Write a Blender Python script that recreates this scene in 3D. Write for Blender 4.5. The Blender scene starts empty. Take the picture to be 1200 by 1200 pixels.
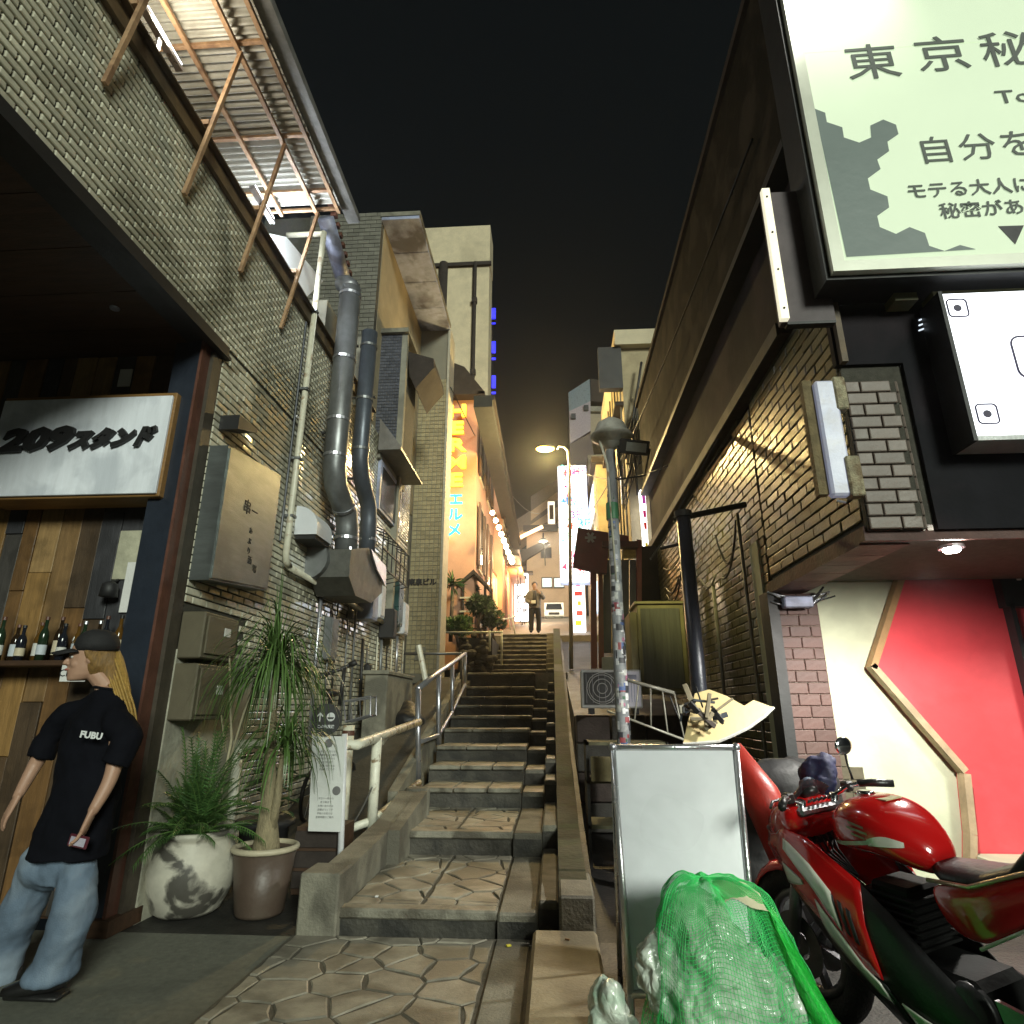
import bpy, bmesh, math, random
from mathutils import Vector, Matrix, noise
random.seed(7)
S = 0.875                      # survey units to metres, applied once at the end
scn = bpy.context.scene
C = scn.collection
# ---------------------------------------------------------------- camera
FPX, HCAM = 727.0, 1.45
_d = Vector((50, -230, FPX)).normalized()
_z = Vector((0, FPX, 230)).normalized()
_y = (_d - _d.dot(_z)*_z).normalized()
_Y = Vector((_y[0], _y[1], -_y[2])); _Z = Vector((_z[0], _z[1], -_z[2])); _X = _Y.cross(_Z)
CR = Matrix((_X, _Y, _Z))
cam = bpy.data.objects.new('camera', bpy.data.cameras.new('camera')); C.objects.link(cam)
cam.data.sensor_width = 36; cam.data.lens = 36*FPX/1200; cam.data.clip_end = 600; cam.data.clip_start = .05
cam.matrix_world = Matrix.Translation((0, 0, HCAM*S)) @ CR.to_4x4()
scn.camera = cam
def P(px, py, x=None, y=None, z=None):
    """surveyed point: the sight line through a photograph point met with a real plane of the place"""
    r = CR @ Vector((px-600, 600-py, -FPX))
    t = x/r[0] if x is not None else y/r[1] if y is not None else (z-HCAM)/r[2]
    return Vector((0, 0, HCAM)) + r*t
def proj(p):
    c = CR.transposed() @ (Vector(p)-Vector((0, 0, HCAM)))
    if c[2] > -.1: return (-9999, -9999)
    return 600+FPX*c[0]/-c[2], 600-FPX*c[1]/-c[2]
# ---------------------------------------------------------------- world, night sky, moonless street light
w = bpy.data.worlds.new('World'); scn.world = w; w.use_nodes = True
wn = w.node_tree; wn.nodes.clear()
wo = wn.nodes.new('ShaderNodeOutputWorld'); bg = wn.nodes.new('ShaderNodeBackground')
sky = wn.nodes.new('ShaderNodeTexSky'); sky.sky_type = 'NISHITA'; sky.sun_disc = False
sky.sun_elevation = math.radians(38); sky.sun_rotation = math.radians(140); sky.air_density = 1; sky.dust_density = 3
hs = wn.nodes.new('ShaderNodeHueSaturation'); hs.inputs['Saturation'].default_value = .35
mixb = wn.nodes.new('ShaderNodeMixRGB'); mixb.inputs[0].default_value = .97; mixb.inputs[2].default_value = (.0019, .0026, .0029, 1)
sc_ = wn.nodes.new('ShaderNodeMixRGB'); sc_.blend_type = 'MULTIPLY'; sc_.inputs[0].default_value = 1; sc_.inputs[2].default_value = (.0025, .0025, .0025, 1)
wn.links.new(sky.outputs[0], hs.inputs['Color']); wn.links.new(hs.outputs[0], sc_.inputs[1]); wn.links.new(sc_.outputs[0], mixb.inputs[1])
wn.links.new(mixb.outputs[0], bg.inputs[0]); bg.inputs[1].default_value = 1.0; wn.links.new(bg.outputs[0], wo.inputs[0])
sun = bpy.data.objects.new('sun', bpy.data.lights.new('sun', 'SUN')); C.objects.link(sun)
SUN_DIR = Vector((-.40, .86, -.33)).normalized()
sun.data.energy = 1.45; sun.data.angle = math.radians(14); sun.data.color = (.93, 1.0, .86)
sun.rotation_euler = SUN_DIR.to_track_quat('-Z', 'Y').to_euler(); sun.location = (3, -6, 6)
scn.view_settings.view_transform = 'Standard'; scn.view_settings.look = 'None'; scn.view_settings.gamma = 1
scn.view_settings.use_curve_mapping = False; scn.view_settings.exposure = 0.85
scn.cycles.use_denoising = True
scn.cycles.max_bounces = 7; scn.cycles.diffuse_bounces = 3; scn.cycles.glossy_bounces = 3; scn.cycles.transparent_max_bounces = 14
scn.cycles.sample_clamp_indirect = 3; scn.cycles.sample_clamp_direct = 0
scn.cycles.caustics_reflective = False; scn.cycles.caustics_refractive = False
# ---------------------------------------------------------------- materials
MATS = {}
def M(name, col, rough=.6, metal=0., var=.18, scale=9., bump=.12, bscale=None, island=0., stain=None, stain_amt=.0, stain_scale=2.5,
      emit=None, estr=0., coat=0., trans=0., alpha=None, stretch=None, spec=.5, stain_lo=.48, stain_hi=.62):
    """procedural surface: two noises for tone, one for relief, optional stains and per-piece tone"""
    if name in MATS: return MATS[name]
    m = bpy.data.materials.new(name); m.use_nodes = True; nt = m.node_tree; N = nt.nodes; L = nt.links
    b = N['Principled BSDF']; tc = N.new('ShaderNodeTexCoord'); src = tc.outputs['Object']
    if stretch:
        mp = N.new('ShaderNodeMapping'); mp.inputs['Scale'].default_value = stretch; L.new(src, mp.inputs[0]); src = mp.outputs[0]
    c4 = (*col, 1)
    n1 = N.new('ShaderNodeTexNoise'); n1.inputs['Scale'].default_value = scale; n1.inputs['Detail'].default_value = 6; n1.inputs['Roughness'].default_value = .65
    L.new(src, n1.inputs['Vector'])
    mr = N.new('ShaderNodeMapRange'); mr.inputs[1].default_value = .28; mr.inputs[2].default_value = .72
    mr.inputs[3].default_value = 1-var; mr.inputs[4].default_value = 1+var; L.new(n1.outputs['Fac'], mr.inputs[0])
    val = mr.outputs[0]
    if island:
        g = N.new('ShaderNodeNewGeometry'); oi = N.new('ShaderNodeObjectInfo'); ad = N.new('ShaderNodeMath'); ad.operation = 'ADD'
        L.new(g.outputs['Random Per Island'], ad.inputs[0]); L.new(oi.outputs['Random'], ad.inputs[1])
        fr = N.new('ShaderNodeMath'); fr.operation = 'FRACT'; L.new(ad.outputs[0], fr.inputs[0])
        m2 = N.new('ShaderNodeMapRange'); m2.inputs[3].default_value = 1-island; m2.inputs[4].default_value = 1+island; L.new(fr.outputs[0], m2.inputs[0])
        mu = N.new('ShaderNodeMath'); mu.operation = 'MULTIPLY'; L.new(val, mu.inputs[0]); L.new(m2.outputs[0], mu.inputs[1]); val = mu.outputs[0]
    vm = N.new('ShaderNodeVectorMath'); vm.operation = 'SCALE'; vm.inputs[0].default_value = col; L.new(val, vm.inputs['Scale'])
    out = vm.outputs[0]
    if stain:
        n2 = N.new('ShaderNodeTexNoise'); n2.inputs['Scale'].default_value = stain_scale; n2.inputs['Detail'].default_value = 7; n2.inputs['Distortion'].default_value = .4
        gp = N.new('ShaderNodeNewGeometry'); L.new(gp.outputs['Position'] if island else tc.outputs['Object'], n2.inputs['Vector'])
        sr = N.new('ShaderNodeMapRange'); sr.inputs[1].default_value = stain_lo; sr.inputs[2].default_value = stain_hi; sr.inputs[4].default_value = stain_amt
        L.new(n2.outputs['Fac'], sr.inputs[0])
        mx = N.new('ShaderNodeMixRGB'); mx.inputs[2].default_value = (*stain, 1); L.new(sr.outputs[0], mx.inputs[0]); L.new(out, mx.inputs[1]); out = mx.outputs[0]
    L.new(out, b.inputs['Base Color'])
    b.inputs['Roughness'].default_value = rough; b.inputs['Metallic'].default_value = metal
    b.inputs['Specular IOR Level'].default_value = spec
    if rough > .15:
        rr = N.new('ShaderNodeMapRange'); rr.inputs[3].default_value = max(.03, rough-.12); rr.inputs[4].default_value = min(1, rough+.12)
        n3 = N.new('ShaderNodeTexNoise'); n3.inputs['Scale'].default_value = scale*.6; L.new(src, n3.inputs['Vector']); L.new(n3.outputs['Fac'], rr.inputs[0]); L.new(rr.outputs[0], b.inputs['Roughness'])
    if bump:
        nb = N.new('ShaderNodeTexNoise'); nb.inputs['Scale'].default_value = bscale or scale*5; nb.inputs['Detail'].default_value = 5; L.new(src, nb.inputs['Vector'])
        bp = N.new('ShaderNodeBump'); bp.inputs['Strength'].default_value = bump; bp.inputs['Distance'].default_value = .02
        L.new(nb.outputs['Fac'], bp.inputs['Height']); L.new(bp.outputs[0], b.inputs['Normal'])
    if coat: b.inputs['Coat Weight'].default_value = coat; b.inputs['Coat Roughness'].default_value = .06
    if trans: b.inputs['Transmission Weight'].default_value = trans
    if alpha is not None: b.inputs['Alpha'].default_value = alpha
    if emit: b.inputs['Emission Color'].default_value = (*emit, 1); b.inputs['Emission Strength'].default_value = estr
    MATS[name] = m; return m
# ---------------------------------------------------------------- mesh helpers
class MB:
    def __init__(s): s.v = []; s.f = []
    def add(s, vs, fs):
        o = len(s.v); s.v += [Vector(v) for v in vs]; s.f += [tuple(i+o for i in f) for f in fs]; return s
    def box(s, x0, x1, y0, y1, z0, z1, bev=0.):
        if x0 > x1: x0, x1 = x1, x0
        if y0 > y1: y0, y1 = y1, y0
        if z0 > z1: z0, z1 = z1, z0
        if bev <= 0:
            return s.add([(x, y, z) for z in (z0, z1) for y in (y0, y1) for x in (x0, x1)],
                         [(0, 2, 3, 1), (4, 5, 7, 6), (0, 1, 5, 4), (2, 6, 7, 3), (0, 4, 6, 2), (1, 3, 7, 5)])
        bev = min(bev, (x1-x0)*.45, (y1-y0)*.45, (z1-z0)*.45)
        bm = bmesh.new(); bmesh.ops.create_cube(bm, size=1)
        for v in bm.verts: v.co = Vector(((x0+x1)/2+v.co.x*(x1-x0), (y0+y1)/2+v.co.y*(y1-y0), (z0+z1)/2+v.co.z*(z1-z0)))
        bmesh.ops.bevel(bm, geom=bm.edges[:], offset=bev, segments=1, affect='EDGES', profile=.5)
        return s.bm(bm)
    def bm(s, bm, mat=None):
        bm.verts.index_update()
        s.add([(mat @ v.co) if mat else v.co.copy() for v in bm.verts], [tuple(v.index for v in f.verts) for f in bm.faces]); bm.free(); return s
    def obox(s, c, size, rot=None, bev=0.):
        t = MB().box(-size[0]/2, size[0]/2, -size[1]/2, size[1]/2, -size[2]/2, size[2]/2, bev)
        R = (rot if rot is not None else Matrix.Identity(3)); c = Vector(c)
        return s.add([R @ v + c for v in t.v], t.f)
    def beam(s, a, b, w, h, up=(0, 0, 1)):
        a = Vector(a); b = Vector(b); d = b-a; L = d.length; d.normalize(); up = Vector(up)
        sd = d.cross(up)
        if sd.length < 1e-4: sd = d.cross(Vector((1, 0, 0)))
        sd.normalize(); u = sd.cross(d)
        R = Matrix((sd, d, u)).transposed()
        return s.obox((a+b)/2, (w, L, h), R)
    def tube(s, pts, r, n=10, cap=True, close=False):
        pts = [Vector(p) for p in pts]; k = len(pts); rs = r if isinstance(r, (list, tuple)) else [r]*k
        up = None; vs = []; fs = []
        for i, p in enumerate(pts):
            if close: t = (pts[(i+1) % k]-pts[i-1])
            else: t = (pts[min(i+1, k-1)]-pts[max(i-1, 0)])
            t.normalize()
            if up is None: up = t.orthogonal().normalized()
            up = (up-up.dot(t)*t); up = up.normalized() if up.length > 1e-5 else t.orthogonal().normalized()
            sd = t.cross(up)
            for j in range(n):
                a = 2*math.pi*j/n; vs.append(p+(up*math.cos(a)+sd*math.sin(a))*rs[i])
        m = k if close else k-1
        for i in range(m):
            for j in range(n):
                a = i*n+j; b = i*n+(j+1) % n; c = ((i+1) % k)*n+(j+1) % n; d = ((i+1) % k)*n+j
                fs.append((a, b, c, d))
        if cap and not close: fs.append(tuple(range(n-1, -1, -1))); fs.append(tuple((k-1)*n+j for j in range(n)))
        return s.add(vs, fs)
    def loft(s, rings, cap=True, close=True):
        n = len(rings[0]); vs = [Vector(p) for r in rings for p in r]; fs = []
        for i in range(len(rings)-1):
            for j in range(n if close else n-1):
                fs.append((i*n+j, i*n+(j+1) % n, (i+1)*n+(j+1) % n, (i+1)*n+j))
        if cap and close: fs.append(tuple(range(n-1, -1, -1))); fs.append(tuple((len(rings)-1)*n+j for j in range(n)))
        return s.add(vs, fs)
    def lathe(s, prof, c=(0, 0, 0), n=28, cap=True):
        c = Vector(c)
        return s.loft([[c+Vector((r*math.cos(2*math.pi*j/n), r*math.sin(2*math.pi*j/n), z)) for j in range(n)] for r, z in prof], cap)
    def cyl(s, a, b, r, n=14): return s.tube([a, b], r, n)
    def prism(s, poly, d):
        """solid from a planar outline pushed along vector d"""
        poly = [Vector(p) for p in poly]; d = Vector(d); n = len(poly)
        return s.add(poly+[p+d for p in poly], [tuple(range(n-1, -1, -1)), tuple(range(n, 2*n))]+[(i, (i+1) % n, n+(i+1) % n, n+i) for i in range(n)])
    def quad(s, a, b, c, d): return s.add([a, b, c, d], [(0, 1, 2, 3)])
    def sphere(s, c, r, u=14, v=9, sc=(1, 1, 1), rot=None):
        bm = bmesh.new(); bmesh.ops.create_uvsphere(bm, u_segments=u, v_segments=v, radius=r)
        Mx = Matrix.Translation(Vector(c)) @ (rot.to_4x4() if rot else Matrix.Identity(4)) @ Matrix.Diagonal((*sc, 1))
        return s.bm(bm, Mx)
    def xf(s, Mx): s.v = [Mx @ v for v in s.v]; return s
    def build(s, name, mat, parent=None, smooth=False, kind=None, label=None, cat=None, group=None, auto=None):
        me = bpy.data.meshes.new(name)
        o = Vector((0, 0, 0)); q = parent
        while q: o = o+q.location; q = q.parent
        me.from_pydata([v-o for v in s.v], [], s.f); me.update()
        bm = bmesh.new(); bm.from_mesh(me); bmesh.ops.recalc_face_normals(bm, faces=bm.faces[:])
        bm.to_mesh(me); bm.free()
        if smooth: me.shade_smooth()
        if auto is not None:
            me.shade_smooth(); me.set_sharp_from_angle(angle=math.radians(auto))
        me.materials.append(mat)
        ob = bpy.data.objects.new(name, me); C.objects.link(ob)
        if parent: ob.parent = parent
        tagit(ob, label, cat, group, kind); return ob
def tagit(o, label=None, cat=None, group=None, kind=None):
    if label: o['label'] = label
    if cat: o['category'] = cat
    if group: o['group'] = group
    if kind: o['kind'] = kind
    return o
def thing(name, label, cat, loc=(0, 0, 0), group=None):
    o = bpy.data.objects.new(name, None); o.empty_display_size = .2; C.objects.link(o); o.location = loc
    return tagit(o, label, cat, group)
def copy_tree(o, parent=None):
    c = o.copy(); C.objects.link(c); c.parent = parent
    for ch in [q for q in bpy.data.objects if q.parent == o]: copy_tree(ch, c)
    return c
def kids(o): return [q for q in bpy.data.objects if q.parent == o]
def arc(c, r, a0, a1, n, ax, ay):
    c = Vector(c); ax = Vector(ax); ay = Vector(ay)
    return [c+ax*r*math.cos(a0+(a1-a0)*i/n)+ay*r*math.sin(a0+(a1-a0)*i/n) for i in range(n+1)]
def remesh(ob, vox, smooth=2, sub=0):
    m = ob.modifiers.new('remesh', 'REMESH'); m.mode = 'VOXEL'; m.voxel_size = vox*S; m.use_smooth_shade = True
    if smooth: q = ob.modifiers.new('smooth', 'SMOOTH'); q.iterations = smooth; q.factor = .5
    return ob
def folds(ob, strength, size, depth=2):
    t = bpy.data.textures.new('folds', 'CLOUDS'); t.noise_scale = size; t.noise_depth = depth
    m = ob.modifiers.new('folds', 'DISPLACE'); m.texture = t; m.strength = strength; m.mid_level = .5; m.texture_coords = 'GLOBAL'; return ob
# text outlines turned into mesh
def text_mb(body, size, ex=.004, align='CENTER', xs=1., bold=0.):
    cu = bpy.data.curves.new('lettering', 'FONT'); cu.body = body; cu.size = size; cu.extrude = ex; cu.align_x = align; cu.align_y = 'CENTER'
    cu.resolution_u = 2; cu.offset = bold
    to = bpy.data.objects.new('lettering', cu); C.objects.link(to)
    dg = bpy.context.evaluated_depsgraph_get(); dg.update()
    me = to.evaluated_get(dg).to_mesh(); mb = MB().add([(v.co.x*xs, v.co.y, v.co.z) for v in me.vertices], [tuple(p.vertices) for p in me.polygons])
    bpy.data.objects.remove(to); return mb
def place(mb, o, ux, uy):
    """lettering (x right, y up, z out) set onto a surface at o with right ux and up uy"""
    ux = Vector(ux).normalized(); uy = Vector(uy).normalized(); n = ux.cross(uy)
    R = Matrix((ux, uy, n)).transposed().to_4x4()
    return mb.xf(Matrix.Translation(Vector(o)) @ R)
# laid brick or tile surface
def brick_field(root, name, O, U, N, ulen, vlen, bw, bh, gap, th, mat, holes=(), near=300, tilt=.012, bond=.5, top=None, seed=1, stuffname=None):
    rnd = random.Random(seed); O = Vector(O); U = Vector(U).normalized(); N = Vector(N).normalized(); V = Vector((0, 0, 1))
    def piece(w, h):
        e = min(.006, w*.2)
        q = [(-w/2, -h/2), (w/2, -h/2), (w/2, h/2), (-w/2, h/2)]; qi = [(-w/2+e, -h/2+e), (w/2-e, -h/2+e), (w/2-e, h/2-e), (-w/2+e, h/2-e)]
        vs = [U*a+V*b for a, b in q]+[U*a+V*b+N*(th-e*.6) for a, b in q]+[U*a+V*b+N*th for a, b in qi]
        fs = [(8, 9, 10, 11)]+[(4+i, 4+(i+1) % 4, 8+(i+1) % 4, 8+i) for i in range(4)]+[(i, (i+1) % 4, 4+(i+1) % 4, 4+i) for i in range(4)]
        return vs, fs
    lst = []; rows = int(vlen/bh)
    for r in range(rows):
        v = (r+.5)*bh; u = -(r % 2)*bond*bw
        while u < ulen:
            a = max(u, 0); b = min(u+bw, ulen); u += bw
            if b-a < .25*bw: continue
            uc = (a+b)/2
            if top and v+bh/2 > top(uc): continue
            if any(h[0] < uc < h[1] and h[2] < v < h[3] for h in holes): continue
            p = O+U*uc+V*v; sx, sy = proj(p); vis = -10 < sx < 1210 and -10 < sy < 1210
            lst.append(((p-Vector((0, 0, HCAM))).length if vis else 1e6, uc, v, b-a-gap))
    lst.sort()
    full = bw-gap; me = bpy.data.meshes.new(name); vs, fs = piece(full, bh-gap); me.from_pydata(vs, [], fs); me.materials.append(mat); me.update()
    ro = Vector((0, 0, 0)); q = root
    while q: ro = ro+q.location; q = q.parent
    cnt = 0; rest = MB()
    for d, uc, v, wd in lst:
        p = O+U*uc+V*v+N*rnd.uniform(0, .003)
        R = (Matrix.Rotation(rnd.gauss(0, tilt), 3, V) @ Matrix.Rotation(rnd.gauss(0, tilt), 3, U))
        if cnt < near and d < 1e5 and abs(wd-full) < 1e-4:
            ob = bpy.data.objects.new(name, me); C.objects.link(ob); ob.parent = root; ob.location = p-ro; ob.rotation_euler = R.to_euler(); cnt += 1
        else:
            vs, fs = piece(wd, bh-gap); rest.add([R @ x+p for x in vs], fs)
    if rest.f: rest.build(stuffname or name+'work', mat, root, kind='stuff')
    return cnt
# irregular stone paving
def clip(poly, p, n):
    out = []
    for i in range(len(poly)):
        a = poly[i]; b = poly[(i+1) % len(poly)]; da = (a-p).dot(n); db = (b-p).dot(n)
        if da <= 0: out.append(a)
        if da*db < 0: out.append(a+(b-a)*(da/(da-db)))
    return out
def crazy(root, region, z, cell, mat, gap=.012, th=.02, seed=3, name='paving_stone'):
    rnd = random.Random(seed); xs = [p[0] for p in region]; ys = [p[1] for p in region]
    pts = []
    nx = int((max(xs)-min(xs))/cell)+3; ny = int((max(ys)-min(ys))/cell)+3
    for i in range(-1, nx):
        for j in range(-1, ny):
            if rnd.random() < .16: continue
            pts.append(Vector((min(xs)+(i+.5*(j % 2)+rnd.uniform(-.42, .42))*cell, min(ys)+(j+rnd.uniform(-.42, .42))*cell)))
    ro = Vector((0, 0, 0)); q = root
    while q: ro = ro+q.location; q = q.parent
    reg = [Vector(p) for p in region]
    for a in pts:
        poly = list(reg)
        for b in pts:
            if b is a or (b-a).length > cell*3.4: continue
            n = (b-a).normalized(); poly = clip(poly, (a+b)/2-n*gap/2*rnd.uniform(.6, 1.5), n)
            if len(poly) < 3: break
        if len(poly) < 3: continue
        area = abs(sum(poly[i].x*poly[(i+1) % len(poly)].y-poly[(i+1) % len(poly)].x*poly[i].y for i in range(len(poly))))/2
        if area < cell*cell*.06: continue
        c = sum(poly, Vector((0, 0)))/len(poly); h = z+rnd.uniform(-.003, .003)
        rough = []
        for i in range(len(poly)):
            p, q2 = poly[i], poly[(i+1) % len(poly)]
            rough.append(p*.93+c*.07 if False else p)
            m = (p+q2)/2
            if (q2-p).length > .12: rough.append(m+(c-m).normalized()*rnd.uniform(0, .012))
        n = len(rough)
        low = [Vector((p.x, p.y, z-th)) for p in rough]; mid = [Vector((p.x, p.y, h-.006)) for p in rough]
        topv = [Vector((*(p+(c-p).normalized()*.01), h)) for p in rough]
        mb = MB().loft([low, mid, topv], cap=False); mb.add(topv, [tuple(range(n))])
        mb.build(name, mat, root)
# ---------------------------------------------------------------- material set
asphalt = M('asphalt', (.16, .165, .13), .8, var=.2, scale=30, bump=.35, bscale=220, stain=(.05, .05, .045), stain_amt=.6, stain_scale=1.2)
stone = M('paving stone', (.255, .24, .19), .55, var=.3, scale=7, bump=.14, bscale=60, island=.2, stain=(.11, .10, .075), stain_amt=.85, stain_scale=2.6, stain_lo=.46, stain_hi=.6)
joint = M('stone joint mortar', (.085, .078, .058), .9, var=.3, scale=20, bump=.4)
concrete = M('worn concrete', (.21, .20, .155), .75, var=.28, scale=6, bump=.35, bscale=70, stain=(.07, .065, .05), stain_amt=.75, stain_scale=2.4)
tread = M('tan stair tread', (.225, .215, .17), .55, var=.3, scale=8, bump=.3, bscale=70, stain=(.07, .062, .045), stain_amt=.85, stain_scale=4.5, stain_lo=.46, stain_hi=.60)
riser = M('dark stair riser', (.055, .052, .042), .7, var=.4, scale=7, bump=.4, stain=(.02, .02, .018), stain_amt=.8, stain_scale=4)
tancurb = M('tan kerb slab', (.29, .245, .155), .65, var=.22, scale=6, bump=.3, bscale=60, stain=(.18, .15, .10), stain_amt=.5)
mosscurb = M('mossy kerb', (.040, .042, .022), .8, var=.35, scale=5, bump=.4, stain=(.05, .065, .025), stain_amt=.8, stain_scale=3)
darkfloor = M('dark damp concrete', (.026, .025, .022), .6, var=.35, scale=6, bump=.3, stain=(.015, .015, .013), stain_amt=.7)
tile = M('pale green glazed tile', (.62, .60, .475), .15, var=.18, scale=14, bump=.12, bscale=30, island=.17, stain=(.20, .19, .13), stain_amt=.75, stain_scale=1.1, coat=.7)
grout = M('dark grout', (.055, .052, .04), .9, var=.3, scale=20, bump=.3)
brownsteel = M('brown weathered steel', (.13, .085, .04), .6, var=.35, scale=9, bump=.2, stain=(.04, .03, .02), stain_amt=.6)
rust = M('rusty orange steel', (.40, .25, .14), .6, var=.35, scale=12, bump=.2, stain=(.13, .06, .03), stain_amt=.6, stain_scale=6)
navy = M('navy painted steel', (.016, .022, .034), .45, var=.25, scale=6, bump=.08)
redbrown = M('red brown steel edge', (.11, .045, .03), .5, var=.3, scale=9)
black = M('black painted metal', (.015, .015, .016), .55, var=.2, scale=9, bump=.06)
soffitm = M('dark brown soffit board', (.055, .028, .014), .6, var=.35, scale=4, stretch=(1, 6, 6), bump=.15)
corr = M('corrugated translucent sheet', (.42, .42, .38), .4, var=.2, scale=5, bump=.05, stain=(.2, .19, .15), stain_amt=.6)
whitepaint = M('white painted pipe', (.62, .60, .48), .4, var=.15, scale=12, bump=.08, stain=(.28, .16, .07), stain_amt=.8, stain_scale=9, stain_lo=.56, stain_hi=.66)
silver = M('galvanised tube', (.52, .53, .58), .32, .85, var=.15, scale=14, bump=.05)
ductm = M('galvanised duct', (.20, .21, .215), .42, .55, var=.2, scale=7, bump=.06, stain=(.10, .10, .10), stain_amt=.5)
bluduct = M('blue grey duct', (.09, .105, .13), .42, .4, var=.2, scale=7, bump=.06)
plaster = M('grey plaster', (.26, .25, .20), .8, var=.2, scale=4, bump=.25, stain=(.13, .12, .10), stain_amt=.5)
lilac = M('lilac grey steel', (.38, .42, .58), .5, .1, var=.35, scale=3.5, bump=.2, stain=(.07, .06, .06), stain_amt=.85, stain_scale=1.4)
cream = M('cream render', (.62, .54, .37), .8, var=.12, scale=3, bump=.12, stain=(.32, .28, .19), stain_amt=.4, stain_scale=.6)
tantile = M('tan mosaic tile', (.34, .29, .17), .38, var=.15, scale=9, bump=.08, island=.14)
salmon = M('salmon render', (.60, .33, .21), .8, var=.12, scale=3, bump=.12, stain=(.45, .25, .17), stain_amt=.4, stain_scale=.8)
greytile = M('grey mosaic tile', (.16, .155, .125), .5, var=.2, scale=6, bump=.1, island=.16)
glassd = M('dark window glass', (.02, .025, .03), .08, var=.1, scale=2, bump=0)
roofm = M('dark brown roof sheet', (.04, .032, .028), .8, spec=.25, var=.3, scale=5, bump=.2)
brick_o = M('olive brown glazed brick', (.115, .10, .038), .32, var=.2, scale=12, bump=.14, island=.26, stain=(.09, .075, .04), stain_amt=.6, stain_scale=1.3)
blackwall = M('charcoal panel', (.013, .013, .016), .85, spec=.15, var=.25, scale=3, bump=.15, stain=(.05, .035, .04), stain_amt=.5, stain_scale=1)
brownwall = M('brown sheet cladding', (.012, .011, .009), .95, spec=.1, var=.3, scale=3, bump=.15, stain=(.05, .04, .03), stain_amt=.6)
# ---------------------------------------------------------------- ground and stairs
MB().box(-24, 24, -14, 4.72, -.3, -.008).build('ground', asphalt, kind='structure')
MB().box(-3.2, -1.76, 4.72, 14.2, -.3, -.008).build('side_yard_ground', darkfloor, kind='structure')
MB().box(.245, 14, -2, 4.715, -.1, -.003).build('bike_yard_shade_sheet', M('shade dark tarmac', (.03, .028, .026), .55, var=.4, scale=9, bump=.4, stain=(.08, .075, .07), stain_amt=.5, stain_scale=2), kind='structure')  # dark sheet over the asphalt, standing in for shade under the bike
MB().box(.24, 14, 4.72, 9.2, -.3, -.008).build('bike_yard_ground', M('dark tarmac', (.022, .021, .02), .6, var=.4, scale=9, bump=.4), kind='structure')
pv = thing('paving', None, None, (-1, 3, 0)); tagit(pv, kind='structure')
MB().box(-1.78, -.17, -2, 4.72, -.02, .002).build('mortar_bed', joint, pv)
crazy(pv, [(-1.76, .8), (-.45, .8), (-.43, 4.69), (-1.76, 4.69)], .009, .26, stone, gap=.011, seed=5)
for a, b in ((.3, 1.6), (1.62, 3.15), (3.17, 4.69)):
    MB().box(-.41, -.19, a, b, -.02, .015, .008).build('concrete_strip', concrete, pv)
kb = thing('kerb', None, None, (0, 4, 0)); tagit(kb, kind='structure')
for a, b in ((.2, 1.7), (1.71, 3.2), (3.21, 4.60)):
    MB().box(-.165, .24, a, b, -.1, .10, .02).build('kerb_slab', tancurb, kb)
YN = [4.75, 6.4, 7.9, 8.7, 9.5, 10.4, 11.2, 12.0, 12.8, 13.6, 14.2]
ZN = [.15, .345, .555, .735, .93, 1.14, 1.33, 1.51, 1.68, 1.89, 2.21]
stairs = thing('stairs', None, None, (-.8, 9, 0)); tagit(stairs, kind='structure')
XLS = [-1.5, -1.5, -1.62, -1.67, -1.72, -1.77, -1.80, -1.84, -1.87, -1.90, -1.93]
for i, (y, z) in enumerate(zip(YN, ZN)):
    y2 = (YN+[16.0])[i+1]; xl = XLS[i]
    zb = ([-.02]+ZN)[i]-.3 if i else -.1
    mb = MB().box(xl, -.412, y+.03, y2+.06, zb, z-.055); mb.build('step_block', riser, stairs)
    if i < 2:
        MB().box(xl, -.412, y, y+.13, z-.06, z+.004, .012).build('nosing_slab', tread, stairs)
        MB().box(xl, -.412, y+.13, y2+.05, z-.055, z-.012).build('mortar_bed', joint, stairs)
        for a, b in ((xl+.01, (xl-.412)/2-.012), ((xl-.412)/2+.012, -.42)):
            crazy(stairs, [(a, y+.14), (b, y+.14), (b, y2+.02), (a, y2+.02)], z-.001, .28, stone, gap=.010, seed=11+i)
    else:
        mb = MB(); n = 3
        for k in range(n):
            a = xl+(-.412-xl)*k/n; b = xl+(-.412-xl)*(k+1)/n
            MB().box(a+.004, b-.004, y-.012+random.uniform(-.008, .008), y2+.05, z-.055, z+random.uniform(-.003, .003), .014).build('tread_slab', tread, stairs)
    # wheel ramp strips, stepped with their own rise
    for xa, xb, dz, dy in ((-.408, -.142, .0, -.02), (-.138, .0, .055, .06)):
        if i >= 2: dz += -.05 if xa < -.3 else .03; dy += .12 if xa < -.3 else .0
        MB().box(xa, xb, y+dy, y2+dy+.05, zb, z+dz, .016).build('ramp_block', concrete if i < 2 else tread, stairs)
        MB().box(xa+.002, xb-.002, y+dy-.004, y+dy+.03, zb, z+dz-.05).build('ramp_riser', riser, stairs)
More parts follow.
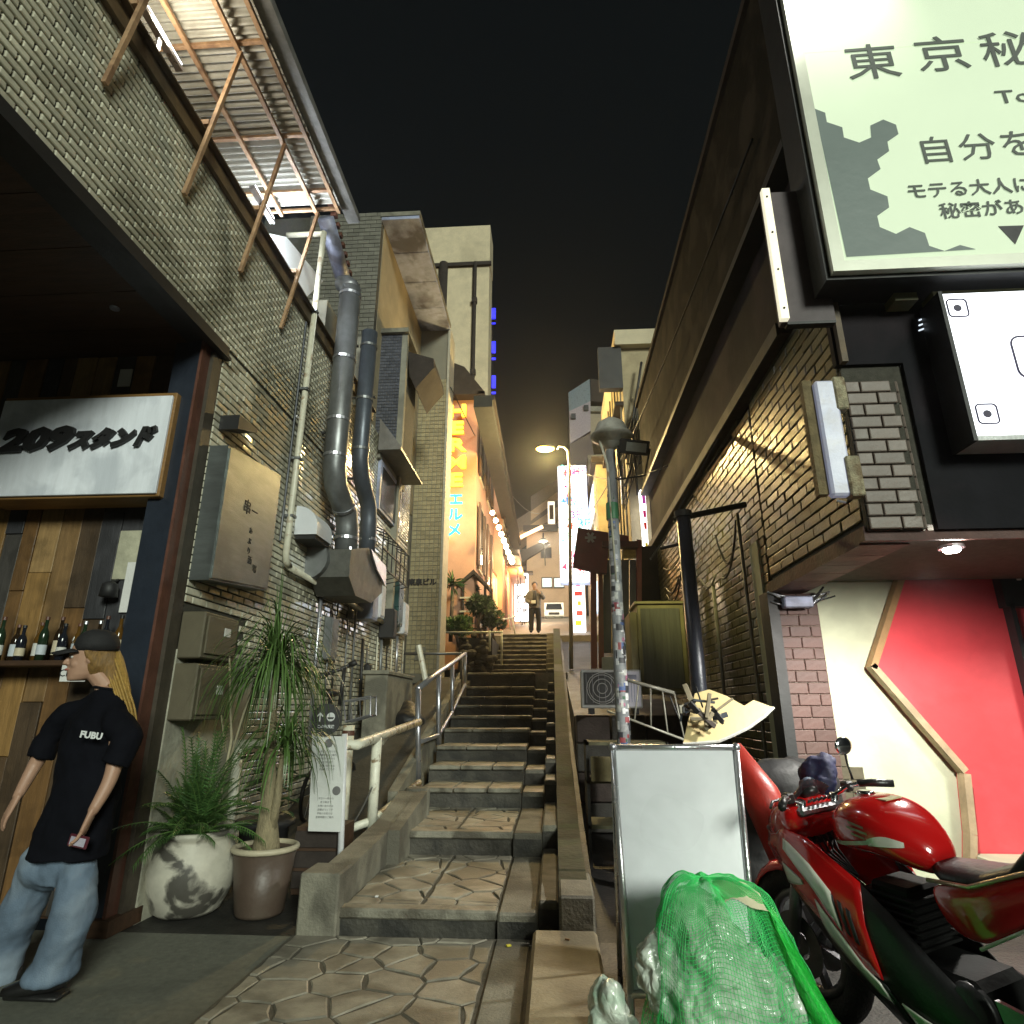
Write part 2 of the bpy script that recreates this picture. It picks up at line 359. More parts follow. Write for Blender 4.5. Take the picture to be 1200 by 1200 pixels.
# upper flight
for k in range(9):
    y = 16+.4*k; z = 2.38+.155*k
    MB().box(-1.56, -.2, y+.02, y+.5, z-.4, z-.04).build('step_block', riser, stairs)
    MB().box(-1.56, -.2, y, y+.42, z-.045, z, .01).build('tread_slab', tread, stairs)
    MB().box(-.196, .16, y+.1, y+.55, z-.4, z+.03, .01).build('ramp_block', concrete, stairs)
MB().box(-2.2, .3, 14.25, 16.1, 1.6, 2.205).build('landing', concrete, stairs)
MB().prism([(-6, 19.5, 3.60), (-6, 60, 9.9), (-6, 60, 8.5), (-6, 19.5, 2.6)], (14, 0, 0)).build('upper_road', M('upper road asphalt', (.16, .145, .12), .7, var=.2, scale=6, bump=.3), kind='structure')
# right-hand kerb wall that climbs beside the stairs
kw = thing('kerb_wall', 'mossy concrete kerb wall climbing along the right side of the stairs', 'wall', (.12, 9, 0))
prof = [(4.62, -.1), (4.62, .27), (5.2, .30), (5.22, .31), (6.4, .38), (7.9, .58), (10.4, 1.16), (14.2, 2.24), (16, 2.5), (19.4, 3.8), (19.4, 1.5), (14, 1.2), (8, -.1)]
MB().prism([(.005, a, b) for a, b in prof], (.20, 0, 0)).build('wall_body', mosscurb, kw)
MB().box(.004, .235, 4.60, 5.22, -.1, .29, .015).build('end_block', concrete, kw)
MB().prism([(.206, 5.3, 0), (.206, 8, 0), (.206, 14, 1.2), (.206, 19.4, 3.5), (.206, 14.2, 2.2), (.206, 10.4, 1.1), (.206, 6.4, .36), (.206, 5.3, .2)], (.05, 0, 0)).build('side_facing', darkfloor, kw)
# parapet on the left
pw = thing('parapet_wall', 'low grey concrete parapet left of the first two steps', 'wall', (-1.6, 5.5, 0))
pts = [(4.72, -.05), (4.72, .33), (5.1, .36), (6.4, .44), (7.2, .60), (7.2, 0)]
MB().prism([(-1.495, a, b) for a, b in pts], (-.20, 0, 0)).build('wall_body', concrete, pw)
MB().prism([(-1.385, 6.0, .1), (-1.385, 6.0, .42), (-1.385, 7.2, .60), (-1.385, 7.2, .1)], (-.109, 0, 0)).build('inner_kerb', concrete, pw)
MB().lathe([(.14, 0), (.14, .6), (.12, .62), (0, .625)], (-1.52, 7.32, 0), 18).build('round_end', concrete, pw, smooth=False)
MB().box(-1.76, -1.485, 4.69, 5.0, -.1, .375, .012).build('end_block', concrete, pw)
MB().prism([(-1.72, 7.3, 0), (-1.72, 7.3, .58), (-1.95, 14.2, 2.28), (-1.95, 14.2, 1)], (-.12, 0, 0)).build('stair_kerb', concrete, pw)
# raised yard left of the railing
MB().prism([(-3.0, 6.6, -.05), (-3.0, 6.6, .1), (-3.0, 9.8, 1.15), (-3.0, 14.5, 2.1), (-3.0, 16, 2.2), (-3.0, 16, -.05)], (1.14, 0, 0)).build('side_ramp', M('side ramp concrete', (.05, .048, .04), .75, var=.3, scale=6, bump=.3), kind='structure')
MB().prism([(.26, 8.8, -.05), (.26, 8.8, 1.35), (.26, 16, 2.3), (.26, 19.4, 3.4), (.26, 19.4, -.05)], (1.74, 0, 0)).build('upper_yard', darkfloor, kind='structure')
# ================================================================ LEFT: tiled restaurant building
tb = thing('tiled_building', 'pale green tiled building with dark recessed plank shopfront on the left', 'building', (-3.2, 5, 0))
XW = -3.0
MB().box(XW-.35, XW-.012, -2, 4.8, 4.66, 6.05).build('wall', grout, tb)
MB().box(XW-.35, XW-.012, 4.8, 12.45, -.1, 6.05).build('wall', grout, tb)
def topf(u): return 1.9 if True else 0
cnt = brick_field(tb, 'tile', (XW-.012, .6, 4.68), (0, 1, 0), (1, 0, 0), 11.8, 1.38, .145, .060, .015, .016, tile, near=150, tilt=.014, seed=2, stuffname='tilework')
brick_field(tb, 'tile', (XW-.012, 4.86, .1), (0, 1, 0), (1, 0, 0), 7.55, 4.58, .215, .066, .012, .016, tile, near=150, tilt=.034, seed=4, stuffname='tilework',
            holes=[(0, 1.0, 1.0, 2.2)])
MB().box(XW-.01, XW+.012, 4.86, 6.2, -.05, 1.9).build('render_patch', M('flaking pale render', (.40, .39, .31), .8, var=.25, scale=6, bump=.4, stain=(.2, .19, .15), stain_amt=.6), tb)
# fascia and gutter band on the wall top
MB().box(XW-.3, XW+.05, -2, 9.3, 6.05, 6.2).build('fascia', brownsteel, tb)
MB().box(XW+.0, XW+.10, -2, 9.3, 6.20, 6.215).build('gutter', brownsteel, tb)
# lintel of the recess and soffit boards
MB().box(XW-.2, XW+.03, -2, 4.9, 4.56, 4.665).build('lintel', black, tb)
MB().box(XW-.01, XW+.06, -2, 4.9, 4.53, 4.56).build('lintel_flange', black, tb)
for k in range(12):
    y = -1.0+k*.5
    MB().box(-7.5, XW-.2, y+.004, y+.496, 4.64, 4.68).build('soffit_board', soffitm, tb)
for (a, b) in ((-4.2, 3.6), (-3.6, 4.2), (-4.9, 4.1)):
    MB().lathe([(.035, 4.625), (.04, 4.638)], (a, b, 0), 12).build('ceiling_spot', silver, tb)
# corner column
MB().box(-3.30, -3.06, 4.62, 4.9, 0, 4.56).build('corner_column', navy, tb)
MB().box(-3.058, -3.035, 4.60, 4.9, 0, 4.56).build('column_edge', redbrown, tb)
MB().box(-3.034, -3.0, 4.72, 4.858, 0, 4.52).build('column_angle', M('dark umber trim', (.055, .045, .032), .6, var=.3), tb)
MB().box(-3.34, -2.98, 4.56, 4.92, 0, .10).build('column_base', soffitm, tb)
# plank wall facing the street, every board its own piece
pcol = [(.16, .085, .03), (.07, .045, .025), (.26, .15, .05), (.045, .045, .05), (.20, .12, .05), (.10, .06, .03), (.30, .19, .08), (.06, .055, .05)]
pm = [M('plank %d' % i, c, .5, var=.3, scale=5, stretch=(7, 7, .7), bump=.2, bscale=30, stain=tuple(x*.45 for x in c), stain_amt=.55, stain_scale=5) for i, c in enumerate(pcol)]
MB().box(-7.6, -3.3, 4.93, 5.1, 0, 4.64).build('shop_wall', soffitm, tb)
rp = random.Random(12); x = -3.31
while x > -7.3:
    wd = rp.uniform(.13, .24); z = 0.02
    while z < 4.6:
        h = rp.uniform(.9, 2.4); z2 = min(4.62, z+h)
        if 4.62-z2 < .4: z2 = 4.62
        MB().box(x-wd+.004, x-.002, 4.90+rp.uniform(-.012, .008), 4.93, z+.002, z2-.002, .004).build('plank', rp.choice(pm), tb)
        z = z2
    x -= wd
MB().box(-3.41, -3.31, 4.84, 4.9, 0, 4.6).build('plank_trim', M('pale trim board', (.34, .29, .17), .6, var=.25, scale=5, stretch=(6, 6, .6)), tb)
# projecting canopy: steel frame, props and corrugated sheet
cn = thing('roof_canopy', 'rusty steel canopy frame with corrugated sheet above the tiled wall', 'canopy', (-3.0, 4, 6.2))
yb = [P(118, 97, x=XW)[1], P(212, 227, x=XW)[1], P(278, 318, x=XW)[1], P(326, 385, x=XW)[1]]
yb = [yb[0]-.95, yb[0], yb[1], yb[2], yb[3]]
for y in yb[:]:
    MB().beam((XW+.03, y, 5.50), (XW+.30, y, 7.08), .034, .034).build('prop', rust, cn)
    MB().box(XW-.05, XW+.14, y-.03, y+.03, 6.22, 6.27).build('bracket', rust, cn)
for x in (-3.55, -3.15, -2.72, -2.45):
    MB().box(x-.02, x+.02, -1, yb[-1]+.02, 7.07, 7.11).build('rail', rust, cn)
y = -.9
for y in [yb[-1], yb[-1]-.28, yb[-1]-1.0, yb[-1]-1.95, yb[-1]-2.9, yb[-1]-3.85, yb[-1]-4.8]:
    MB().box(-3.62, -2.43, y-.018, y+.018, 7.112, 7.145).build('cross_bar', rust, cn)
def corrugated(x0, x1, y0, y1, z, pitch=.075, amp=.018, slope=0):
    n = int((y1-y0)/pitch*6); vs = []; fs = []
    for i in range(n+1):
        y = y0+(y1-y0)*i/n; dz = amp*math.sin(2*math.pi*y/pitch)
        for x in (x0, x1):
            for t in (0, .004): vs.append((x, y, z+dz+t+(x-x0)*slope))
    for i in range(n):
        a = 4*i; fs += [(a, a+2, a+6, a+4), (a+1, a+5, a+7, a+3), (a, a+4, a+5, a+1), (a+2, a+3, a+7, a+6)]
    return MB().add(vs, fs)
corrugated(-3.62, -2.40, -1, yb[-1]-.05, 7.17).build('corrugated_sheet', corr, cn)
MB().box(-2.42, -2.27, -1, yb[-1]+.25, 7.13, 7.22).build('edge_gutter', M('grey gutter', (.22, .22, .21), .5, .4, var=.3, scale=8), cn)
corrugated(-2.50, -2.44, -1, yb[-1]+.1, 7.25, amp=.03).build('edge_strip', corr, cn)
MB().box(-3.66, -3.60, -1, yb[-1]+.3, 6.2, 7.1).build('back_sheet', M('dirty olive sheet', (.16, .14, .08), .6, var=.3, scale=4), cn)
# brightly lit white screen on the roof
sc = thing('roof_screen', 'white sheet metal screen lit bright on the roof behind the canopy', 'screen', (-3.3, 6.6, 6.2))
MB().prism([(-3.34, 5.62, 6.0), (-3.34, 5.64, 6.7), (-3.34, 6.37, 7.26), (-3.34, 7.63, 7.56), (-3.34, 6.9, 6.6), (-3.34, 6.9, 6.0)], (-.05, 0, 0)).build('sheet', M('bright white sheet', (.78, .82, .86), .5, var=.06, scale=3, bump=.1), sc)
MB().box(-3.45, -3.40, 6.3, 6.35, 6.1, 7.2).build('post', silver, sc)
MB().box(-3.34, -2.9, 8.42, 8.5, 5.9, 7.1).build('side_sheet', plaster, sc)
# strip light added to brighten the screen and canopy (tube under the canopy end)
fl = thing('added_strip_light', 'added slim white strip light under the far end of the roof canopy', 'lamp', (-2.9, 5.6, 6.9))
MB().box(-3.10, -3.04, 5.0, 5.5, 6.66, 6.70).build('housing', silver, fl)
MB().box(-3.095, -3.045, 5.02, 5.48, 6.70, 6.72).build('tube', M('lit white tube', (.8, .85, 1), .5, emit=(.85, .92, 1), estr=8), fl)
MB().box(-3.08, -3.06, 5.2, 5.24, 6.2, 6.66).build('stalk', silver, fl)
l = bpy.data.lights.new('added_strip_lamp', 'POINT'); l.shadow_soft_size = .12; l.energy = 40; l.color = (.88, .94, 1)
lo = bpy.data.objects.new('added_strip_lamp', l); C.objects.link(lo); lo.location = (-3.12, 5.75, 6.62)
# upper storey behind the gutter, plaster with a purple-grey gutter and chimney cap
up = thing('upper_storey', 'grey plastered upper storey behind the ducts', 'building', (-3.4, 9, 6))
MB().box(-3.6, -3.06, 7.2, 9.4, 5.9, 6.9).build('wall', plaster, up)
MB().tube([(-2.95, 6.6, 7.75), (-2.93, 7.4, 7.35)], .11, 12).build('gutter_pipe', lilac, up, smooth=True)
for k in range(9): MB().box(-2.9, -2.82, 6.5+.12*k, 6.57+.12*k, 7.87-.06*k, 7.93-.06*k).build('rusty_bracket', redbrown, up)
# drain pipe: down the wall then along it
dp = thing('drain_pipe', 'cream white drain pipe running down the tiled wall then along it', 'pipe', (-2.92, 6.5, 3))
a = P(375, 275, x=-2.93); b = P(325, 655, x=-2.93); e = P(452, 735, x=-2.93)
MB().tube([(-2.93-.5, 6.55, 7.45), (-2.93, 6.55, 7.45)], .035, 10).build('top_pipe', whitepaint, dp, smooth=True)
MB().tube([(-2.93, 6.55, 7.47), (-2.93, 6.5, 3.08), (-2.93, 6.53, 3.0), (-2.93, 6.62, 2.96)], .038, 10).build('down_pipe', whitepaint, dp, smooth=True)
MB().tube([(-2.93, 6.60, 2.96), (-2.93, 10.7, 2.86)], .034, 10).build('level_pipe', whitepaint, dp, smooth=True)
for z in (6.2, 5.1, 4.2, 3.5): MB().box(-3.0, -2.88, 6.47, 6.56, z, z+.03).build('pipe_clip', ductm, dp)
MB().tube([(-2.97, 6.42, 6.0), (-2.97, 6.40, 3.2)], .014, 8).build('conduit', navy, dp)
# big ducts
def duct(name, label, path, r, mat, loc):
    t = thing(name, label, 'duct', loc, 'ventilation ducts on the tiled wall')
    MB().tube(path, r, 20).build('tube_run', mat, t, smooth=True)
    return t
def seam(t, c, d, r, mat):
    d = Vector(d).normalized(); c = Vector(c); MB().tube([c-d*.02, c+d*.02], r, 20).build('seam_band', mat, t, smooth=False)
pa = [(-2.72, 7.15, 7.02), (-2.72, 7.15, 4.35), (-2.71, 7.22, 4.15), (-2.69, 7.42, 4.0), (-2.67, 7.58, 3.9), (-2.66, 7.64, 3.7), (-2.66, 7.66, 3.3)]
d1 = duct('vent_duct', 'wide grey galvanised duct nearer the camera on the tiled wall', pa, .145, ductm, (-2.7, 7.1, 5))
for z in (6.9, 5.9, 5.0, 4.5): seam(d1, (-2.72, 7.15, z), (0, 0, 1), .155, silver)
seam(d1, (-2.66, 7.65, 3.55), (0, 0, 1), .155, silver); seam(d1, (-2.68, 7.50, 3.95), (0, 1, -.6), .155, silver)
MB().tube([(-2.90, 7.2, 7.16), (-2.80, 7.17, 7.12), (-2.74, 7.155, 7.05), (-2.72, 7.15, 6.98)], [.11, .13, .14, .145], 18).build('top_elbow', ductm, d1, smooth=True)
pb = [(-2.72, 8.1, 6.95), (-2.72, 8.1, 4.85), (-2.71, 8.2, 4.62), (-2.70, 8.40, 4.45), (-2.69, 8.55, 4.32), (-2.68, 8.6, 4.1), (-2.68, 8.62, 3.3)]
d2 = duct('vent_duct', 'narrower blue grey duct behind the wide one', pb, .12, bluduct, (-2.7, 8.1, 5))
for z in (6.7, 5.8, 5.0): seam(d2, (-2.72, 8.1, z), (0, 0, 1), .13, ductm)
seam(d2, (-2.68, 8.62, 3.8), (0, 0, 1), .13, silver)
for z in (6.2, 4.9):
    MB().box(-3.0, -2.6, 7.3, 7.33, z, z+.03).build('wall_bracket', black, d1); MB().box(-3.0, -2.6, 8.22, 8.25, z-.3, z-.27).build('wall_bracket', black, d2)
# fan housing the ducts run into
fh = thing('fan_housing', 'grey metal fan housing at the foot of the ducts', 'fan', (-2.7, 7.9, 3.1))
MB().tube([(-2.98, 7.9, 3.2), (-2.98, 7.2, 3.2)], .26, 20).build('fan_casing', ductm, fh, smooth=False)
MB().prism([(-2.97, 7.3, 3.32), (-2.97, 7.3, 2.98), (-2.97, 7.6, 2.8), (-2.97, 8.3, 2.82), (-2.97, 8.8, 3.05), (-2.97, 8.8, 3.45), (-2.97, 8.0, 3.52)], (.50, 0, 0)).build('box_body', M('dark housing', (.10, .10, .09), .55, .3, var=.3), fh)
MB().prism([(-2.46, 8.0, 3.50), (-2.46, 8.8, 3.43), (-2.46, 8.85, 3.15), (-2.46, 8.35, 3.30)], (.03, 0, 0)).build('side_panel', silver, fh)
MB().tube([(-2.55, 7.5, 3.4), (-2.55, 7.5, 2.9)], .03, 8).build('support', silver, fh)
# white hood vent
hv = thing('vent_hood', 'small white quarter-round vent hood left of the fan housing', 'vent', (-2.8, 6.9, 3.4))
hp = [(-2.99, 6.78, 3.38), (-2.72, 6.78, 3.38)]+[(-2.99+.27*math.cos(t), 6.78, 3.48+.25*math.sin(t)) for t in [i*math.pi/2/8 for i in range(9)]]
MB().prism(hp, (0, .5, 0)).build('hood', M('white enamel', (.68, .70, .74), .4, var=.05, scale=5, bump=.03), hv)
MB().box(-2.98, -2.74, 6.80, 7.26, 3.33, 3.375).build('grille', black, hv)
# stainless sign cabinet
sb = thing('steel_cabinet', 'shallow brushed steel wall cabinet with faded hand lettering', 'cabinet', (-2.85, 5.4, 2.5))
stl = M('brushed steel', (.19, .21, .205), .42, .8, var=.16, scale=4, stretch=(1, 1, 6), bump=.06, stain=(.14, .15, .15), stain_amt=.7, stain_scale=3)
MB().prism([(-2.99, 4.86, 2.46), (-2.99, 4.86, 3.66), (-2.99, 5.92, 3.78), (-2.99, 5.92, 2.56)], (.17, 0, 0)).build('body', stl, sb)
MB().prism([(-2.819, 4.88, 2.48), (-2.819, 4.88, 3.64), (-2.819, 5.90, 3.76), (-2.819, 5.90, 2.58)], (.012, 0, 0)).build('front_plate', stl, sb)
ink = M('faded black ink', (.03, .03, .03), .7)
for (s, yy, zz, hh) in (('串', 5.30, 3.22, .15), ('一', 5.45, 3.22, .12), ('あ', 5.42, 3.03, .07), ('ぶ', 5.42, 2.93, .07), ('り', 5.43, 2.84, .07), ('酒', 5.47, 2.76, .08), ('場', 5.58, 2.70, .08)):
    place(text_mb(s, hh, .002), (-2.805, yy, zz), (0, 1, 0.03), (0, 0, 1)).build('brush_character', ink, sb)
MB().prism([(-2.99, 4.95, 3.86), (-2.99, 5.3, 3.98), (-2.99, 5.3, 4.02), (-2.99, 4.95, 4.0)], (.18, 0, 0)).build('rain_hood', black, sb)
# meter boxes
mbx = M('brown meter box', (.115, .10, .065), .55, var=.15, scale=5, bump=.08)
for k, (z0, z1, lb) in enumerate(((1.83, 2.20, 'brown electric meter box upper of two on the wall'), (1.36, 1.79, 'brown electric meter box lower of two on the wall'))):
    t = thing('meter_box', lb, 'box', (-2.9, 5.1, z0), 'meter boxes behind the ceramic jar')
    MB().box(-3.0, -2.80, 4.86, 5.42, z0, z1, .01).build('case', mbx, t)
    MB().box(-2.80, -2.785, 4.90, 5.38, z0+.04, z1-.03, .004).build('door', mbx, t)
    MB().box(-2.786, -2.781, 5.16, 5.26, z0+.2, z0+.27).build('label_plate', M('white sticker', (.7, .7, .68), .6, var=.05), t)
# assorted service boxes, meters and pipes farther along the wall
rs = random.Random(5)
for k, (y, z0, z1, wd, dp_, mt, lb) in enumerate((
    (9.35, 2.75, 3.45, .35, .22, lilac, 'tall grey panel box right of the fan housing'),
    (9.9, 2.85, 3.4, .28, .2, M('white box', (.6, .6, .62), .5), 'white service box between grey panel box and conduit'),
    (8.0, 2.05, 2.6, .3, .1, ductm, 'flat grey box under the level drain pipe'),
    (10.6, 2.6, 3.1, .25, .25, black, 'black meter on the wall above the planter'),
    (11.2, 2.9, 3.7, .4, .16, M('teal dark panel', (.02, .06, .06), .3), 'narrow dark teal notice board near the pier'),
    (11.75, 2.8, 3.4, .35, .16, M('white box', (.6, .6, .62), .5), 'white notice case beside the teal board'))):
    t = thing('service_box', lb, 'box', (-2.9, y, z0)); MB().box(-2.99, -2.99+dp_, y, y+wd, z0, z1, .012).build('case', mt, t)
    MB().box(-2.99+dp_, -2.98+dp_, y+.03, y+wd-.03, z0+.04, z1-.04).build('lid', mt, t)
cp = thing('conduit_bundle', 'bundle of thin vertical pipes and meters on the far tiled wall', 'pipes', (-2.95, 9.5, 2))
for k in range(13):
    y = 7.7+k*.38+rs.uniform(-.1, .1); z1 = rs.uniform(2.4, 3.6); r = rs.choice((.012, .018, .025))
    MB().tube([(-2.96, y, z1), (-2.94, y, 1.0+(y-8)*.25)], r, 7).build('conduit', rs.choice((silver, ductm, whitepaint, black)), cp, smooth=True)
    if k % 3 == 0: MB().lathe([(.06, 0), (.06, .1), (.03, .13)], (-2.93, y, z1-.4), 10).build('meter', rs.choice((black, ductm)), cp)
# window openings with hoods in the far part of the wall
wn_ = thing('window_unit', 'small dark hooded window high behind the ducts', 'window', (-2.95, 10.5, 5))
MB().box(-2.99, -2.93, 9.9, 11.4, 4.7, 5.6).build('frame', lilac, wn_)
MB().box(-2.93, -2.92, 10.0, 11.3, 4.75, 5.5).build('glass', glassd, wn_)
MB().prism([(-2.99, 9.8, 5.6), (-2.99, 11.6, 5.6), (-2.99, 11.6, 6.1), (-2.99, 9.8, 6.1)], (.05, 0, 0)).build('upper_frame', plaster, wn_)
MB().prism([(-2.95, 9.7, 6.3), (-2.55, 9.7, 5.75), (-2.55, 9.7, 5.70), (-2.95, 9.7, 5.70)], (0, 1.8, 0)).build('hood', M('grey hood', (.17, .16, .15), .5, .3, var=.2), wn_)
gr = thing('window_grille', 'black steel basket grille on the far wall', 'grille', (-2.9, 12, 3.9))
for k in range(7): MB().tube([(-2.95, 9.5+.3*k, 4.3), (-2.7, 9.5+.3*k, 4.2), (-2.7, 9.5+.3*k, 3.6), (-2.95, 9.5+.3*k, 3.55)], .012, 6).build('bar', black, gr)
for z in (4.2, 3.9, 3.6): MB().tube([(-2.7, 9.5, z), (-2.7, 11.3, z)], .014, 6).build('rail', black, gr)
# planter
f2 = thing('added_strip_light', 'added slim white strip light on a stalk halfway along under the roof canopy', 'lamp', (-3.1, 3.4, 6.7))  # second strip light, added to brighten the canopy frames
MB().box(-3.10, -3.04, 3.2, 3.7, 6.60, 6.64).build('housing', silver, f2); MB().box(-3.095, -3.045, 3.22, 3.68, 6.64, 6.66).build('tube', MATS['lit white tube'], f2); MB().box(-3.08, -3.06, 3.4, 3.44, 6.2, 6.60).build('stalk', silver, f2)
l = bpy.data.lights.new('added_strip_lamp', 'POINT'); l.shadow_soft_size = .12; l.energy = 11; l.color = (1, .86, .62)
lo = bpy.data.objects.new('added_strip_lamp', l); C.objects.link(lo); lo.location = (-3.02, 3.45, 6.70)
pl = thing('planter_box', 'grey concrete planter box at the foot of the tiled wall', 'planter', (-2.7, 10, 1))
MB().box(-2.76, -2.42, 9.2, 10.9, .8, 1.92, .015).build('body', concrete, pl); MB().box(-2.79, -2.40, 9.17, 10.93, 1.92, 1.98, .01).build('rim', concrete, pl)
MB().tube([(-2.2, 10.9, 1.9), (-2.35, 10.9, 2.5)], .05, 8).build('leaning_post', whitepaint, pl)
# shop sign
ss = thing('shop_sign', 'white shop sign with black 209 lettering in a wooden box', 'sign', (-4.2, 4.6, 3.2))
wood = M('orange brown sign wood', (.26, .14, .045), .5, var=.25, scale=5, stretch=(.7, 6, 6), bump=.12)
q0 = P(0, 0, y=4.55)
MB().box(-4.72, -3.17, 4.56, 4.84, 3.09, 4.03, .006).build('box_body', wood, ss)
MB().box(-4.70, -3.19, 4.535, 4.562, 3.11, 3.99, .004).build('face', M('worn white sign face', (.82, .86, .93), .5, var=.10, scale=4, stretch=(5, 1, .6), bump=.08, stain=(.38, .42, .48), stain_amt=.5, stain_scale=3), ss)
t1 = place(text_mb('209', .27, .02, 'LEFT', 1.5, .014).xf(Matrix(((1, .35, 0, 0), (0, 1, 0, 0), (0, 0, 1, 0), (0, 0, 0, 1)))), (-4.60, 4.522, 3.585), (1, 0, 0.03), (0, 0, 1)); t1.build('number_lettering', black, ss)
t2 = place(text_mb('スタンド', .18, .02, 'LEFT', 1.0, .014).xf(Matrix(((1, .35, 0, 0), (0, 1, 0, 0), (0, 0, 1, 0), (0, 0, 0, 1)))), (-3.99, 4.522, 3.575), (1, 0, 0.03), (0, 0, 1)); t2.build('kana_lettering', black, ss)
# little things on the plank wall
for (nm, lb, px, py, w_, h_, mt) in (('paper_notice', 'pale paper notice on the planks above the shop sign', 147, 443, .12, .18, 'white sticker'), ('paper_notice', 'larger weathered pale sheet under the right end of the shop sign', 150, 650, .2, .42, 'old'), ('paper_notice', 'narrow white slip below the weathered sheet', 152, 688, .1, .42, 'white sticker')):
    p = P(px, py, y=4.88); o = MB().box(p[0]-w_/2, p[0]+w_/2, 4.872 if mt != 'old' else 4.876, 4.880, p[2]-h_/2, p[2]+h_/2).build(nm, M('white sticker', (.7, .7, .68)) if mt != 'old' else M('old board', (.42, .41, .30), .7, var=.3, scale=8), label=lb, cat='notice')
wl = thing('wall_spotlight', 'small black wall spotlight on the planks', 'lamp', P(130, 680, y=4.8))
p = P(130, 682, y=4.8); MB().lathe([(.03, 0), (.06, -.02), (.07, -.12), (.02, -.13)], p, 14).build('shade', black, wl, smooth=True); MB().tube([p+Vector((0, 0, 0)), p+Vector((0, .1, .04))], .012, 6).build('arm', black, wl)
# shelf with bottles
sh = thing('bottle_shelf', 'dark wooden shelf holding a row of bottles', 'shelf', (-4.1, 4.75, 1.8))
MB().box(-5.3, -3.36, 4.62, 4.88, 1.76, 1.80, .004).build('board', soffitm, sh)
for x in (-3.6, -4.5): MB().prism([(x, 4.88, 1.76), (x, 4.88, 1.55), (x, 4.66, 1.76)], (.03, 0, 0)).build('bracket', soffitm, sh)
bg_ = [M('bottle glass %d' % i, c, .12, var=.1, scale=3, bump=0) for i, c in enumerate(((.015, .03, .015), (.02, .012, .006), (.012, .014, .02), (.10, .05, .01)))]
lab = [M('bottle label %d' % i, c, .6, var=.1, bump=0) for i, c in enumerate(((.6, .6, .56), (.5, .55, .6), (.55, .48, .34)))]
bx = -4.36; k = 0
while bx < -3.42:
    hh = rs.uniform(.27, .36); r = .034; y = 4.70+.05*(k % 2)
    desc = ['green bottle', 'brown bottle', 'black bottle', 'amber bottle'][k % 4]+[' with white label', ' with bluish label', ' with cream label'][k % 3]
    t = thing('bottle', '%s bottle from the left on the plank wall shelf, %s' % (['first', 'second', 'third', 'fourth', 'fifth', 'sixth', 'seventh', 'eighth', 'ninth', 'tenth', 'eleventh', 'twelfth', 'thirteenth', 'fourteenth'][k], desc), 'bottle', (bx, y, 1.8), 'bottles on the shelf')
    MB().lathe([(0, 1.801), (r, 1.803), (r, 1.8+hh*.58), (r*.8, 1.8+hh*.66), (.013, 1.8+hh*.76), (.013, 1.8+hh), (0, 1.8+hh)], (bx, y, 0), 14).build('glass', bg_[k % 4], t, smooth=True)
    MB().lathe([(r+.001, 1.8+hh*.14), (r+.001, 1.8+hh*(.36+.1*(k % 2)))], (bx, y, 0), 14, cap=False).build('label', lab[k % 3], t, smooth=True)
    MB().lathe([(.015, 1.8+hh*.93), (.015, 1.802+hh), (0, 1.802+hh)], (bx, y, 0), 10).build('cap', rs.choice((black, redbrown, silver)), t)
    bx += rs.uniform(.076, .10); k += 1
cs = thing('closed_card', 'small white card hanging under the bottle shelf', 'card', P(84, 789, y=4.6))
p = P(86, 789, y=4.6); MB().box(p[0]-.10, p[0]+.10, 4.6, 4.606, p[2]-.06, p[2]+.06).build('card', M('white sticker', (.7, .7, .68)), cs)
place(text_mb('CLOSE', .075, .001), (p[0], 4.597, p[2]), (1, 0, 0), (0, 0, 1)).build('card_lettering', black, cs)
# ================================================================ BEYOND THE TILED WALL
wb = thing('pier_building', 'concrete and mosaic building with tall tan corner pier and overhanging metal soffit', 'building', (-3.6, 14, 0))
MB().box(-6, -3.45, 10.6, 14.6, 0, 11.35).build('wall', plaster, wb)
MB().box(-6, -3.44, 10.45, 10.6, 0, 11.46).build('front_slab', grout, wb)
brick_field(wb, 'mosaic_tile', (-5.0, 10.45, 6.0), (1, 0, 0), (0, -1, 0), 1.56, 5.5, .24, .10, .012, .012, greytile, near=120, tilt=.006, stuffname='mosaic', seed=8)
MB().box(-3.45, -3.43, 10.6, 14.5, 6, 11.35).build('render_face', M('tan render', (.30, .25, .16), .8, var=.15, scale=2, stain=(.2, .17, .11), stain_amt=.4), wb)
MB().prism([(-3.46, 10.4, 11.35), (-2.62, 10.4, 11.35), (-2.62, 14.5, 11.35), (-3.46, 14.5, 11.35)], (0, 0, .10)).build('overhang', concrete, wb)
for k in range(4):
    MB().box(-3.44, -2.64, 10.42+1.02*k, 11.42+1.02*k, 11.27, 11.35).build('soffit_sheet', lilac, wb)
MB().box(-3.43, -2.66, 14.52, 15.2, 2.0, 11.3).build('corner_pier', M('pier concrete', (.20, .185, .14), .6, var=.12, scale=2, bump=.1), wb)
for xa in (-2.68,): MB().box(xa, xa+.06, 14.46, 15.2, 2.0, 11.3).build('pier_edge', M('pale pier edge', (.42, .39, .31), .6), wb)
brick_field(wb, 'pier_tile', (-3.42, 14.52, 2.2), (1, 0, 0), (0, -1, 0), .73, 7.6, .11, .11, .012, .014, tantile, near=160, tilt=.02, stuffname='pier_tiling', seed=9, bond=0)
place(text_mb('東泉ビル', .17, .012, bold=.006), (-3.10, 14.49, 4.32), (1, 0, 0), (0, 0, 1)).build('building_lettering', black, wb)
MB().box(-3.2, -2.95, 14.47, 14.5, 2.5, 2.8).build('small_plate', concrete, wb)
